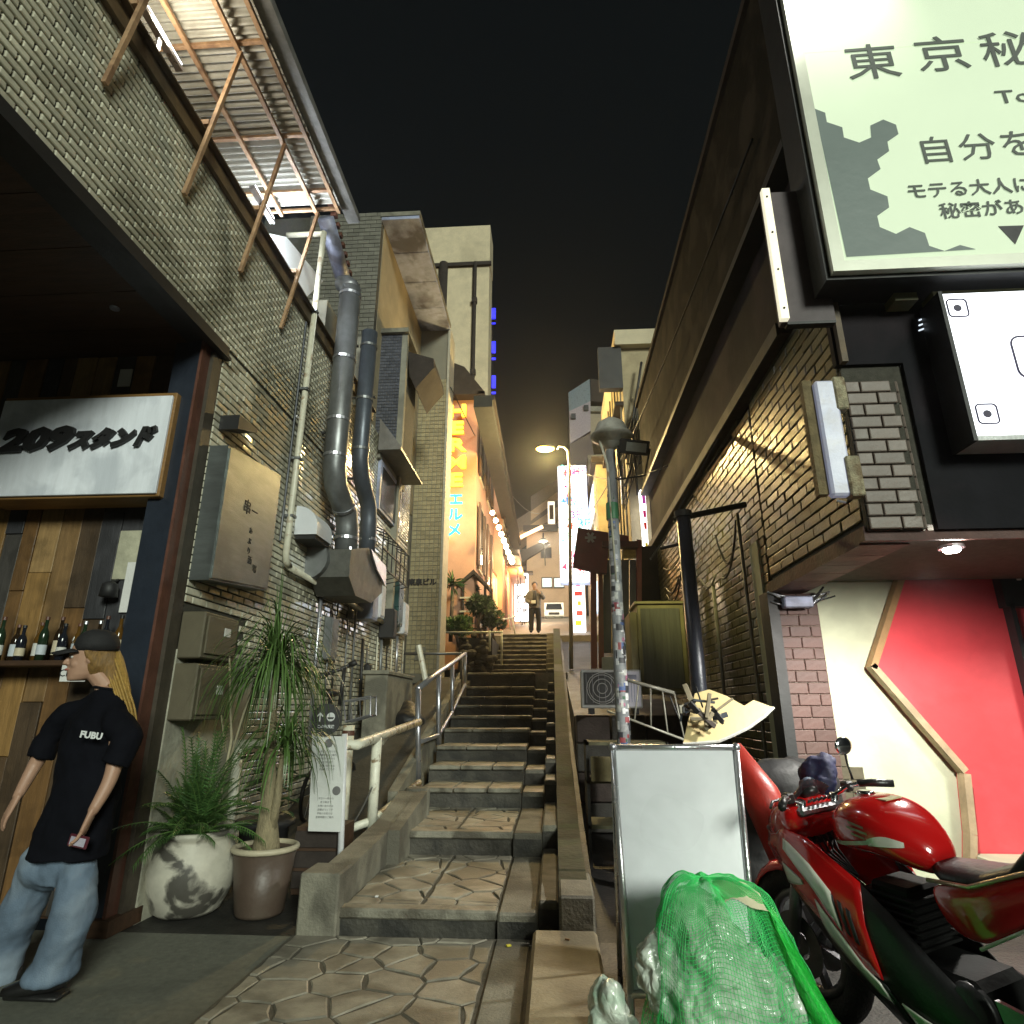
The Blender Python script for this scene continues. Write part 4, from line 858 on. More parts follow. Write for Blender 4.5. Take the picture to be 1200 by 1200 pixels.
# old sign box with white lit edge, and old tube box on the corner
t = thing('edge_sign', 'narrow brown sign box with a cream lit front edge on the dark corner', 'sign', (1.75, 3.8, 4))
a = P(893, 220, y=3.75); b = P(925, 372, y=3.75)
MB().box(1.62, 1.98, 3.80, 3.87, b[2]+.0, a[2]).build('box_body', M('purple brown sheet', (.075, .055, .06), .6, var=.3, scale=4, stain=(.03, .025, .03), stain_amt=.5), t)
MB().box(1.60, 1.655, 3.755, 3.80, b[2], a[2]).build('light_strip', M('cream strip', (.75, .72, .55), .4, emit=(1, .95, .7), estr=.45), t)
for k in range(4): MB().cyl((1.627, 3.75, b[2]+.08+k*(a[2]-b[2]-.16)/3), (1.627, 3.756, b[2]+.08+k*(a[2]-b[2]-.16)/3), .008, 8).build('screw', roofm, t)
MB().box(1.655, XR-.02, 3.80, 3.86, b[2]-.02, b[2]).build('bottom_plate', black, t)
t = thing('tube_sign', 'rusty weathered white tube light box hanging at the brick corner', 'sign', (1.85, 3.85, 2.8))
a = P(953, 448, y=3.85); b = P(972, 582, y=3.85)
MB().box(a[0]-.005, a[0]+.135, 3.82, 3.90, b[2], a[2], .015).build('diffuser', M('old lilac diffuser', (.55, .57, .68), .4, var=.06, emit=(.6, .65, .9), estr=.10, stain=(.4, .34, .2), stain_amt=.35, stain_scale=9), t)
MB().box(a[0]-.07, a[0]-.008, 3.86, 3.92, b[2]+.02, a[2]+.02).build('back_case', M('rusty olive case', (.17, .13, .06), .8, var=.4, scale=9, bump=.4), t)
MB().box(a[0]+.11, a[0]+.19, 3.81, 3.9, a[2]-.22, a[2]+.02, .01).build('top_bracket', M('corroded cream', (.38, .34, .22), .7, var=.5, scale=18, bump=.5, stain=(.15, .09, .04), stain_amt=.8, stain_scale=9), t)
MB().box(a[0]+.10, a[0]+.19, 3.80, 3.9, b[2]-.01, b[2]+.26, .01).build('bottom_bracket', MATS['corroded cream'], t)
MB().tube([(a[0]+.02, 3.84, b[2]-.03), (a[0]+.07, 3.83, b[2]-.05)], .008, 6).build('screw', silver, t)
# BIG LIT SIGN
YS = 3.55
bsn = thing('big_lit_sign', 'large glowing cream signboard with grey kanji and dark hexagon pattern', 'sign', (3.2, 3.6, 4.3))
a = P(980, 313, y=YS); x0 = a[0]; z0 = a[2]; x1 = x0+4.0; z1 = z0+3.2
face = M('lit cream sign face', (.66, .74, .56), .6, var=.03, scale=2, bump=0, emit=(.76, .94, .66), estr=.22)
sgl = thing('added_sign_floodlight', 'added out-of-view floodlight on an arm above the big lit signboard', 'lamp', (2.0, 3.0, 6.6))  # floodlight added out of view to brighten the sign's corner
hot = P(965, -20, y=YS)
MB().box(hot[0]-.15, hot[0]+.15, 2.95, 3.05, hot[2]+.45, hot[2]+.6, .02).build('body', black, sgl); MB().tube([(hot[0], 3.05, hot[2]+.55), (hot[0]+.3, 3.55, hot[2]+.9)], .02, 6).build('arm', black, sgl)
l = bpy.data.lights.new('added_sign_flood_lamp', 'SPOT'); l.energy = 42; l.spot_size = math.radians(85); l.spot_blend = 1; l.color = (1, 1, .88); l.shadow_soft_size = .06
lo = bpy.data.objects.new('added_sign_flood_lamp', l); C.objects.link(lo); lo.location = (hot[0], 2.93, hot[2]+.42); lo.rotation_euler = (hot-lo.location).to_track_quat('-Z', 'Y').to_euler()
seam_z = P(1060, 50, y=YS)[2]
MB().box(x0+.06, x1, YS+.03, YS+.2, z0+.05, seam_z-.004).build('sign_face', face, bsn)
MB().box(x0+.06, x1, YS+.033, YS+.2, seam_z+.004, z1).build('upper_sign_face', face, bsn)
frm = M('pale sign frame', (.62, .64, .54), .4, .2, var=.05, bump=.02)
MB().box(x0-.02, x0+.06, YS, YS+.24, z0-.03, z1).build('frame_side', frm, bsn)
MB().box(x0+.06, x1, YS, YS+.24, z0-.03, z0+.05).build('frame_bottom', frm, bsn)
MB().box(x0-.05, x0-.02, YS+.05, YS+.33, z0-.06, z1).build('return_side', black, bsn)
MB().box(x0-.02, x1, YS+.05, YS+.33, z0-.06, z0-.03).build('return_bottom', black, bsn)
for (px, py, ww) in ((1170, 316, .9), (1058, 320, .15)):
    q = P(px, py, y=YS+.2); MB().box(q[0]-ww/2, q[0]+ww/2, YS+.22, 3.9, z0-.12, z0-.06).build('support_arm', M('olive bracket', (.16, .15, .07), .6), bsn)
gink = M('grey sign ink', (.07, .08, .07), .6, emit=(.07, .09, .07), estr=.2)
def onsign(s, px, py, hpx, xs=1., nm='lettering', bold=0., align='CENTER', rot=0.015, mt=None):
    p = P(px, py, y=YS+.024); q = P(px, py+hpx, y=YS+.024); h = abs(p[2]-q[2])
    place(text_mb(s, h*.90, .003, align, xs, bold), (p[0], YS+.024, p[2]), (1, 0, rot), (-rot, 0, 1)).build(nm, mt or gink, bsn)
onsign('東', 1023, 75, 50, 1.10, 'kanji'); onsign('京', 1105, 66, 50, 1.10, 'kanji'); onsign('秘', 1182, 60, 50, 1.10, 'kanji'); onsign('密', 1262, 52, 50, 1.1, 'kanji')
onsign('Tokyo', 1167, 115, 24, 1.25, 'latin_lettering', align='LEFT')
onsign('自', 1097, 178, 38, 1.05, 'kanji'); onsign('分', 1146, 174, 38, 1.05, 'kanji'); onsign('を', 1194, 170, 38, 1.05, 'kanji')
onsign('モテる大人には', 1062, 226, 22, .98, 'small_lettering', align='LEFT', bold=.001); onsign('秘密がある', 1101, 249, 22, 1.0, 'small_lettering', align='LEFT', bold=.001)
hxp = [(954, 127), (967, 132), (969, 143), (987, 149), (989, 161), (1007, 167), (1021, 161), (1020, 147), (1035, 140), (1050, 146), (1053, 157), (1040, 166), (1042, 177), (1028, 187), (1032, 198), (1017, 209), (1020, 222), (1040, 230), (1042, 243), (1028, 253), (1031, 266), (1050, 274), (1066, 266), (1084, 273), (1089, 288), (1107, 294), (1125, 287), (1144, 292), (992, 301)]
pts = [P(a, b, y=YS+.026) for a, b in hxp]
from mathutils.geometry import tessellate_polygon
mbq = MB().add(pts, [tuple(t_) for t_ in tessellate_polygon([pts])])
mbq.build('hexagon_pattern', M('dark grey green print', (.07, .095, .085), .5, var=.15, scale=2, emit=(.15, .20, .17), estr=.22), bsn)
q = [P(a, b, y=YS+.026) for a, b in ((1170, 265), (1200, 264), (1190, 286))]; MB().prism(q, (0, .003, 0)).build('triangle_mark', black, bsn)
# small screen with its pixel board
qs = thing('lit_square_sign', 'bright white square light box with rounded outline marks under the big sign', 'sign', (3.0, 3.75, 3))
YQ = 3.68; a = P(1097, 345, y=YQ); b = P(1145, 511, y=YQ); xq0 = b[0]; xq1 = xq0+1.3; zq0 = b[2]; zq1 = a[2]
MB().box(xq0, xq1, YQ, YQ+.02, zq0, zq1).build('lit_face', M('lit cool white face', (.9, .92, .95), .5, var=.02, bump=0, emit=(.9, .94, 1), estr=1.35), qs)
MB().box(xq0-.025, xq0, YQ-.004, YQ+.24, zq0-.03, zq1+.02).build('side_case', black, qs); MB().box(xq0, xq1, YQ-.004, YQ+.24, zq0-.03, zq0).build('bottom_case', M('pale grey trim', (.6, .62, .62), .4), qs)
MB().box(xq0, xq1, YQ+.021, YQ+.24, zq0, zq1).build('case', black, qs)
for (px, py) in ((1122, 361), (1157, 485)):
    c = P(px, py, y=YQ-.002); w_ = .062; hh = .066
    def rr(w, h, r, n=5):
        o = []
        for cx, cz, a0 in ((w-r, h-r, 0), (-w+r, h-r, 90), (-w+r, -h+r, 180), (w-r, -h+r, 270)):
            for k in range(n+1):
                t_ = math.radians(a0+90*k/n); o.append(c+Vector((cx+r*math.cos(t_), -.002, cz+r*math.sin(t_))))
        return o
    MB().tube(rr(w_, hh, .025), .0055, 5, close=True).build('outline_mark', M('dark violet ink', (.06, .05, .10), .6), qs)
    MB().lathe([(0, 0), (.026, 0), (.026, .003), (0, .003)], (0, 0, 0), 12).xf(Matrix.Translation(c) @ Matrix.Rotation(math.pi/2, 4, 'X')).build('dot_mark', M('dark violet ink', (.06, .05, .10), .6), qs)
c = P(1212, 418, y=YQ-.002); MB().tube(rr(.12, .15, .06), .007, 6, close=True).build('outline_mark', MATS['dark violet ink'], qs)
t = thing('wall_vent', 'tiny three-slot vent with a painted glint on the charcoal panel', 'vent', P(1081, 380, y=3.89))
for k in range(3):
    p = P(1081, 374+6*k, y=3.895); MB().beam(p+Vector((-.025, 0, -.008)), p+Vector((.025, 0, .01)), .01, .008).build('slot', M('painted glint slot', (.8, .85, .9), .3, emit=(.8, .9, 1), estr=.6), t)  # slots given emission to imitate a glint
# cables, pipes and lamp brackets on the brick side wall
def wire(name, lb, pts, r, mt, cat='cable'):
    t = MB().tube(pts, r, 6); return t.build(name, mt, smooth=True, label=lb, cat=cat)
def droop(a, b, s, n=10): return [Vector(a).lerp(Vector(b), i/n)-Vector((0, 0, s*4*(i/n)*(1-i/n))) for i in range(n+1)]
cab = thing('cable_loops', 'coils of black and pale cable slung along the brown brick wall', 'cables', (1.9, 7, 3))
rw = random.Random(4)
for k in range(9):
    y0 = rw.uniform(5.6, 9.5); y1 = y0+rw.uniform(.5, 1.6); z = rw.uniform(2.7, 3.7)
    MB().tube(droop((1.93, y0, z), (1.93, y1, z+rw.uniform(-.3, .2)), rw.uniform(.1, .45)), rw.choice((.008, .012, .016)), 6).build('cable', rw.choice((black, black, concrete)), cab, smooth=True)
cab2 = thing('cable_coil', 'tangle of grey wire hung at the top of the mauve brick pillar', 'cables', (2.2, 5.7, 2.35))
for k in range(9):
    MB().tube(droop((1.96+rw.uniform(-.03, .1), 5.70, 2.42+rw.uniform(-.08, .04)), (2.42+rw.uniform(-.05, .1), 5.66, 2.44+rw.uniform(-.05, .06)), rw.uniform(.03, .12)), rw.choice((.007, .010)), 6).build('wire', rw.choice((black, black, silver, concrete)), cab2, smooth=True)
MB().box(2.05, 2.30, 5.62, 5.72, 2.30, 2.40, .01).build('junction_box', lilac, cab2)
for (pth, r, lb) in (([(1.95, 6.35, 3.4), (1.95, 6.3, .2)], .018, 'thin grey conduit running down the brown brick wall nearest the pillar'),
                 ([(1.95, 7.6, 2.9), (1.95, 7.55, .3)], .022, 'second thin conduit on the brown brick wall behind the black pole'),
                 ([(1.95, 8.6, 3.0), (1.95, 8.6, 1.4)], .020, 'third thin conduit on the brown wall beside the cabinet')):
    MB().tube(pth, r, 8).build('conduit', M('grey olive conduit', (.17, .155, .11), .5, var=.3), smooth=True, label=lb, cat='pipe')
# black downpipe pole
bp_ = thing('black_pole', 'thick dark navy steel pole between the sticker pole and brick wall', 'pole', (1.27, 5.8, 0))
MB().tube([(1.29, 5.8, 0), (1.27, 5.8, 3.2)], .068, 14).build('pole', M('dark navy pole', (.03, .033, .045), .35, .2, var=.2), bp_, smooth=True)
MB().tube([(1.27, 5.8, 3.2), (1.27, 5.8, 3.26)], .085, 14).build('cap', black, bp_)
MB().tube([(1.27, 5.8, 3.2), (1.9, 5.9, 3.35)], .03, 8).build('tie_bar', black, bp_); MB().tube([(1.27, 5.8, 2.95), (1.05, 5.9, 2.92)], .015, 8).build('stub', black, bp_)
MB().beam((1.2, 5.85, 3.2), (1.92, 6.6, 4.35), .03, .04).build('stay', black, bp_)
# ================================================================ sticker-covered lamp pole
sp = thing('sticker_pole', 'slim lamp pole covered in stickers with domed cap and black floodlight', 'pole', (.6, 6.0, 0))
pole = M('sticker pole paint', (.28, .29, .31), .45, var=.3, scale=9)
MB().tube([(.615, 6.0, 0), (.615, 6.0, 2.0), (.63, 6.0, 4.0)], [.066, .060, .05], 16).build('pole', pole, sp, smooth=True)
sg = random.Random(77)
scs = [M('sticker %d' % i, c, .45, var=.35, scale=40, bump=.05) for i, c in enumerate(((.62, .62, .60), (.05, .05, .06), (.45, .44, .5), (.30, .07, .08), (.07, .12, .3), (.42, .42, .40), (.40, .16, .25), (.7, .7, .72), (.03, .10, .05), (.25, .25, .26)))]
z = .95
while z < 3.5:
    for rep in range(2):
        a0 = sg.uniform(-2.9, -.3); da = sg.uniform(.3, 1.1); h = sg.uniform(.018, .075); rr_2 = .0635-.004*(z-1)+sg.uniform(.0004, .0016); zz = z+sg.uniform(-.04, .04)
        vs = []; n = 5
        for k in range(n+1):
            t_ = a0+da*k/n
            for hh in (0, h): vs.append((.617+rr_2*math.cos(t_), 6.0+rr_2*math.sin(t_), zz+hh))
        MB().add(vs, [(2*k, 2*k+2, 2*k+3, 2*k+1) for k in range(n)]).build('sticker', sg.choice(scs+[scs[0], scs[1], scs[7], scs[1], scs[0], scs[9], scs[1], scs[7]] if z < 3.0 else [scs[0], scs[8], scs[9], scs[1], scs[4]]), sp)
    z += sg.uniform(.022, .036)
MB().tube([(.617, 6, 3.25), (.617, 6, 3.42)], .062, 16).build('green_band', M('green band', (.05, .22, .10), .5), sp)
dm = M('dirty grey dome', (.42, .41, .36), .5, var=.25, scale=9, stain=(.14, .13, .1), stain_amt=.6, stain_scale=6)
c = P(716, 505, y=6.0); zc = c[2]; xc = c[0]
MB().lathe([(.0, zc+.14), (.07, zc+.13), (.14, zc+.08), (.17, zc+.01), (.175, zc-.02), (.215, zc-.05), (.22, zc-.07), (.19, zc-.09), (.10, zc-.15), (.06, zc-.17)], (xc, 6.0, 0), 24).build('dome_cap', dm, sp, smooth=True)
MB().lathe([(.16, zc-.08), (.12, zc-.13), (.055, zc-.20), (0, zc-.21)], (xc, 6.0, 0), 20).build('lamp_glass', M('milky glass', (.45, .45, .42), .25), sp, smooth=True)
ob = MB().obox((0, 0, 0), (.30, .12, .20), None, .015).build('flood_body', black, sp); 
fr_ = Matrix.Rotation(math.radians(12), 3, 'Y') @ Matrix.Rotation(math.radians(-35), 3, 'X')
c = P(743, 524, y=5.85)
bpy.data.objects.remove(ob)
R0 = Matrix.Rotation(math.radians(8), 3, 'Y') @ Matrix.Rotation(math.radians(22), 3, 'X')
MB().obox(c, (.30, .06, .15), R0, .012).build('flood_body', black, sp)
MB().obox(c+R0 @ Vector((.02, -.032, 0)), (.20, .006, .09), R0).build('flood_glass', M('grey flood glass', (.35, .36, .33), .2), sp)
for s in (-1, 1): MB().tube([c+R0 @ Vector((s*.16, 0, 0)), c+Vector((-.02+s*.12, .08, -.28)), (.63, 6.0, zc-.55)], .01, 6).build('yoke_arm', black, sp)
MB().tube([(xc-.13, 5.97, zc-.1), (xc-.06, 5.95, zc-.4), (xc-.03, 5.95, zc-1.6)], .012, 6).build('cable', whitepaint, sp, smooth=True)
l = bpy.data.lights.new('flood_lamp', 'SPOT'); l.energy = 60; l.spot_size = math.radians(60); l.spot_blend = .8; l.color = (1, .95, .40); l.shadow_soft_size = .05
lo = bpy.data.objects.new('flood_lamp', l); C.objects.link(lo); lo.location = c+Vector((.2, .12, -.02)); lo.rotation_euler = (Vector((2, 8.6, 3.0))-lo.location).to_track_quat('-Z', 'Y').to_euler()
# ================================================================ tall street lamp
sl = thing('street_lamp', 'slender street lamp with curved arm and glowing yellow head', 'lamp', (.42, 16.2, 2.5))
pz = P(667, 545, y=16.2)
pts = [(.44, 16.2, 2.4), (pz[0], 16.2, pz[2])]
top = P(650, 528, y=16.2)
pts += [Vector((pz[0]-.02, 16.2, top[2]-.02)), Vector((pz[0]-.12, 16.2, top[2]+.10)), Vector((pz[0]-.28, 16.2, top[2]+.12)), Vector((top[0]+.1, 16.2, top[2]+.05))]
MB().tube(pts, [.055, .042, .036, .034, .032, .03], 10).build('pole', M('pale lamp pole', (.42, .42, .36), .45, .3), sl, smooth=True)
h = P(639, 526, y=16.2)
MB().sphere(h, .26, 18, 10, (1, .42, .32)).build('lamp_head', M('yellow lamp head', (1, .9, .4), .5, emit=(1, .60, .08), estr=14), sl, smooth=True)
MB().sphere(h+Vector((0.05, 0, .05)), .24, 16, 8, (1, .42, .26)).build('hood', ductm, sl, smooth=True)
l = bpy.data.lights.new('street_lamp_light', 'POINT'); l.energy = 560; l.color = (1, .72, .29); l.shadow_soft_size = .14
lo = bpy.data.objects.new('street_lamp_light', l); C.objects.link(lo); lo.location = h+Vector((0, 0, -.2))

# point lights backing the porch bulbs and wall lantern, plus one invented far lamp
for k, (x, y, z, e, col) in enumerate(((-1.2, 27, 6.9, 160, (1, .58, .26)), (-1.0, 34, 7.4, 260, (1, .72, .45)), (-.6, 44, 13.0, 1100, (1, .8, .55)), (-1.9, 23.3, 6.0, 40, (1, .5, .15)))):
    l = bpy.data.lights.new('porch_and_added_lamp', 'POINT'); l.energy = e; l.color = col; l.shadow_soft_size = .12
    lo = bpy.data.objects.new('porch_and_added_lamp', l); C.objects.link(lo); lo.location = (x, y, z)

t = thing('street_lamp', 'invented distant bracket lamp high on the brown corner building', 'lamp', (-.6, 44, 13))  # invented fixture for the light added at the street top
MB().lathe([(0, .25), (.2, .2), (.3, 0), (.0, .02)], (-.6, 44, 13.1), 14).build('shade', roofm, t); MB().tube([(-.6, 44, 13.3), (-.6, 45, 14), (-.6, 56, 14)], .05, 6).build('arm', roofm, t)
# ================================================================ RIGHT, FARTHER UP
rf = thing('plaster_building', 'narrow stained plaster building beyond the charcoal building', 'building', (2.4, 15, 3))
def pp(pts, y, d, nm, mt, par, **k): return MB().prism([P(a, b, y=y) for a, b in pts], (0, d, 0)).build(nm, mt, par, **k)
warmpl = M('warm stained plaster', (.40, .33, .20), .8, var=.25, scale=3, bump=.2, stain=(.2, .16, .09), stain_amt=.6, stain_scale=1.5)
MB().box(1.75, 5, 13.2, 17.2, 2, 9.7).build('wall', warmpl, rf)
MB().box(1.60, 5, 13.0, 17.4, 9.7, 10.1).build('fascia', cream, rf)
MB().box(1.2, 1.75, 13.1, 13.3, 8.6, 9.7).build('balcony_panel', black, rf)
MB().box(1.55, 1.75, 13.2, 17.2, 8.2, 8.3).build('ledge', roofm, rf)
for y in (14, 15.4, 16.6):
    f = MB().box(1.72, 1.75, y-.4, y+.4, 6.0, 7.4).build('window', roofm, rf); MB().box(1.70, 1.72, y-.33, y+.33, 6.1, 7.3).build('pane', glassd, f)
for k in range(6): MB().tube([(1.70, 13.3+.6*k, 9.6), (1.68, 13.3+.6*k, 4.0+rs.uniform(0, 1))], .02, 6).build('downpipe', rs.choice((black, concrete)), rf)
rf2 = thing('brown_annex', 'brown annex with slim vertical windows behind the plaster building', 'building', (1.7, 20, 3))
MB().box(1.45, 5, 18.4, 24, 2, 8.8).build('wall', warmpl, rf2); MB().box(1.3, 5, 18.2, 24, 8.8, 9.0).build('cornice', roofm, rf2)
for z in (4.2, 5.8, 7.4):
    f = MB().box(1.40, 1.45, 19, 22.5, z, z+1.1).build('window', whitepaint, rf2); MB().box(1.37, 1.40, 19.1, 22.4, z+.1, z+1.0).build('pane', M('cool lit pane', (.4, .5, .6), .4, emit=(.55, .75, 1), estr=.9), f)
# steel floors with cool light behind the sign
fl_ = thing('glass_stair_block', 'open stair block with cool blue lit panes behind the domed lamp', 'building', (1.5, 26, 3))
a = P(690, 560, y=26); b = P(712, 560, y=26)
MB().box(a[0]+.02, b[0]+.5, 26.3, 30, 3, P(690, 530, y=26)[2]).build('wall', concrete, fl_)
for (ya, yb_) in ((545, 572), (576, 604), (612, 622)):
    z1 = P(700, ya, y=26)[2]; z0 = P(700, yb_, y=26)[2]
    f = MB().box(a[0]+.1, b[0]+.1, 26.2, 26.3, z0, z1).build('window', whitepaint, fl_)
    MB().box(a[0]+.35, b[0]-.1, 26.15, 26.2, z0+.08, z1-.08).build('pane', M('blue lit pane', (.3, .5, .8), .4, emit=(.35, .6, 1), estr=1.4), f)
    MB().box(a[0]+.02, b[0]+.15, 26.0, 26.2, z0-.5, z0-.1).build('floor_slab', plaster, fl_)
# distant rooftop with glass screen
rt = thing('rooftop_building', 'distant lilac grey rooftop block with glass screen and small square openings', 'building', (2, 50, 20))
for pts, d, nm, mt in (([(667, 482), (692, 470), (692, 505), (668, 520)], 4, 'side_wall', M('lilac far wall', (.30, .26, .30), .8)), ([(666, 460), (691, 444), (692, 470), (667, 482)], .3, 'glass_screen', M('blue grey screen', (.13, .17, .20), .3)),
                        ([(692, 444), (712, 447), (716, 472), (692, 470)], 3, 'dark_penthouse', roofm), ([(692, 476), (715, 476), (716, 482), (692, 482)], 3, 'band', plaster), ([(692, 485), (715, 485), (716, 520), (692, 515)], 3, 'front_wall', M('far tan wall', (.28, .24, .17), .8)),
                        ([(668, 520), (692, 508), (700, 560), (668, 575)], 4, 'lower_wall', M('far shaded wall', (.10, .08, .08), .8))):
    pp(pts, 50, d, nm, mt, rt)
for a_, b_ in ((687, 478), (672, 488)):
    p = P(a_, b_, y=49.9); MB().box(p[0]-.2, p[0]+.2, 49.8, 50, p[2]-.25, p[2]+.25).build('opening', black, rt)
# slim lit sign by the charcoal building end
t = thing('slim_lit_sign', 'slim glowing pink and white vertical sign beside the charcoal building', 'sign', (1.9, 12.8, 3))
pp([(750, 574), (756, 574), (761, 660), (757, 660)], 12.8, .25, 'lit_face', wsn, t)
for (ya, yb_, k) in ((576, 590, 'magenta'), (598, 606, 'pink'), (612, 620, 'red'), (636, 650, 'yellow'), (652, 657, 'cyan')): pp([(751.5+(ya-574)*.07, ya), (755.5+(ya-574)*.06, ya), (756+(yb_-574)*.05, yb_), (752+(yb_-574)*.07, yb_)], 12.78, .015, 'colour_patch', cm[k], t)
# red gateway with banner
rg = thing('red_gateway', 'dark red wooden gateway with red side board carrying a small crest', 'gateway', (.9, 11, 2.2))
redw = M('dark red board', (.16, .022, .022), .5, var=.2, scale=4, stain=(.07, .015, .015), stain_amt=.4)
pp([(677, 618), (737, 628), (737, 642), (713, 640), (711, 672), (700, 671), (671, 664)], 11, .12, 'red_board', redw, rg)
p = P(692, 630, y=10.98); 
for ang in (0, 60, 120): MB().obox(p, (.20, .01, .045), Matrix.Rotation(math.radians(ang), 3, 'Y')).build('crest_bar', M('pale crest', (.42, .36, .32), .7), rg)
pp([(692, 668), (699, 670), (700, 783), (693, 783)], 11, .15, 'post', redw, rg); pp([(701, 640), (706, 640), (708, 783), (702, 783)], 11.2, .12, 'post', redw, rg)
pp([(746, 632), (752, 633), (752, 760), (747, 760)], 11, .12, 'post', redw, rg)
pp([(706, 634), (748, 634), (748, 641), (706, 640)], 10.9, .2, 'lintel', M('dark red lintel', (.09, .02, .02), .5), rg)
gold = M('gold carved panel', (.32, .22, .06), .45, .3, var=.4, scale=20)
for a, b in ((707, 716), (729, 746)): pp([(a, 641), (b, 641), (b, 654), (a, 654)], 11.15, .05, 'gold_panel', gold, rg)
for a, b in ((707, 716.5), (717.5, 727), (728, 737), (738, 747)): pp([(a, 656), (b, 656), (b, 765), (a, 765)], 11.25, .05, 'door_leaf', M('dark indigo lattice', (.025, .025, .045), .5), rg)
pp([(752, 640), (780, 640), (780, 780), (752, 780)], 11.6, .4, 'side_wall', blackwall, rg)
pp([(706, 770), (722, 770), (722, 786), (706, 786)], 10.8, .15, 'notice', M('grey notice', (.26, .26, .28), .5), rg)
# cabinet
cb = thing('vending_cabinet', 'olive cream metal cabinet with grey translucent front behind the poles', 'cabinet', (1.3, 8, 1.7))
oc = M('olive cream steel', (.36, .32, .16), .45, .2, var=.2, scale=4, stain=(.2, .17, .09), stain_amt=.5)
MB().box(1.07, 1.66, 8.0, 8.6, 1.62, 2.72, .012).build('case', oc, cb)
MB().box(1.11, 1.60, 7.975, 8.0, 1.68, 2.66, .005).build('front_panel', M('grey ribbed panel', (.17, .17, .13), .3, var=.3, scale=3, stretch=(9, 1, .4)), cb)
MB().box(.97, 1.07, 8.03, 8.55, 1.66, 2.62, .01).build('side_panel', oc, cb)
MB().box(1.04, 1.68, 7.97, 8.62, 2.72, 2.75).build('top_rim', oc, cb)
# AC condenser
ac = thing('air_conditioner', 'grey outdoor air conditioner with round fan grille behind the sticker pole', 'air conditioner', (.7, 8, 1.45))
acm = M('aged grey white casing', (.62, .63, .62), .5, var=.12, scale=5, stain=(.22, .22, .19), stain_amt=.5)
MB().box(.33, 1.06, 7.9, 8.25, 1.45, 1.90, .012).build('casing', acm, ac)
MB().box(.36, .80, 7.885, 7.9, 1.49, 1.87).build('grille_recess', M('dark grille', (.06, .065, .065), .5), ac)
for r in (.06, .11, .16, .185):
    MB().tube([(.58+r*math.cos(k*.35), 7.878, 1.68+r*math.sin(k*.35)) for k in range(18)], .005, 5, close=True).build('grille_ring', acm, ac)
for k in range(6): MB().tube([(.39+.076*k, 7.876, 1.51), (.39+.076*k, 7.876, 1.85)], .003, 4).build('grille_wire', silver, ac)
MB().box(.83, 1.04, 7.885, 7.9, 1.47, 1.88).build('side_cover', M('brightened lilac cover', (.78, .78, .9), .4, var=.05), ac)  # colour made paler to stand in for light falling on the cover
MB().box(.87, 1.0, 7.878, 7.885, 1.79, 1.84).build('badge', lilac, ac)
for k in range(5): MB().box(.86+.034*k, .868+.034*k, 7.880, 7.885, 1.52, 1.76).build('slot', lilac, ac)
for x in (.42, .95): MB().box(x, x+.06, 7.9, 8.25, 1.38, 1.45).build('foot', black, ac)
# stack of concrete blocks and junk under the condenser
jk = thing('block_stack', 'dark concrete retaining blocks under the air conditioner', 'blocks', (.8, 8.3, 0))
for j in range(4):
    for k in range(4): MB().box(.27+.44*k, .69+.44*k, 8.3+rs.uniform(-.02, .04), 8.78, .02+.34*j, .345+.34*j, .012).build('block', M('dark block %d' % ((j+k) % 2), (.05+.012*((j+k) % 2), .048, .042), .8, var=.3, scale=8, bump=.4), jk)
t = thing('old_shelf', 'dark broken shelf boards stacked right of the kerb wall', 'shelf', (.5, 6.5, 0))
for z in (.35, .75, 1.1): MB().box(.30, 1.1, 6.6, 7.1, z, z+.03).build('board', M('dark olive board', (.10, .095, .05), .7, var=.3), t)
for x in (.30, 1.08): MB().box(x, x+.03, 6.6, 7.1, 0, 1.13).build('upright', darkfloor, t)
MB().box(.34, .62, 6.5, 6.58, .78, 1.0).build('scrap_board', M('tan scrap', (.22, .18, .09), .7), t)
# rack with rungs and the curved plywood board
rk_ = thing('wire_rack', 'leaning white wire rack between sticker pole and black pole', 'rack', (1.0, 6.4, 1.2))
A = P(735, 797, y=6.6); B = P(790, 812, y=6.6); Cc = P(712, 833, y=6.6); D_ = P(815, 872, y=6.6)
wr = M('dull white wire', (.42, .41, .35), .4, .2)
MB().tube([A, B], .018, 7).build('top_rail', wr, rk_, smooth=True); MB().tube([Cc, D_], .012, 7).build('bottom_rail', wr, rk_, smooth=True)
for k in range(5): MB().tube([A.lerp(B, k/4+.0), Cc.lerp(D_, .12+k*.19)], .008, 6).build('rung', wr, rk_, smooth=True)
cbd = thing('curved_board', 'curved beige plywood tabletop leaning against the brick wall', 'board', (1.5, 5.4, 1.2))
ply = M('beige laminate', (.48, .38, .18), .5, var=.08, scale=4)
pts = [P(a, b, y=5.35) for a, b in ((820, 812), (838, 807), (858, 815), (878, 827), (890, 820), (913, 829), (900, 840), (880, 853), (860, 862), (842, 869), (800, 872))]
pts = [v+Vector((0, (v[2]-1.2)*.5, 0)) for v in pts]
MB().prism(pts, (0, .03, -.01)).build('board', ply, cbd)
MB().tube([pts[5], pts[6], pts[7], pts[8], pts[9], pts[10]], .012, 6).build('metal_edge', M('grey edging', (.42, .42, .40), .4), cbd)
t = thing('scrap_heap', 'heap of broken grey brown scrap lying on the curved board', 'scrap', (1.2, 5.3, 1.35))
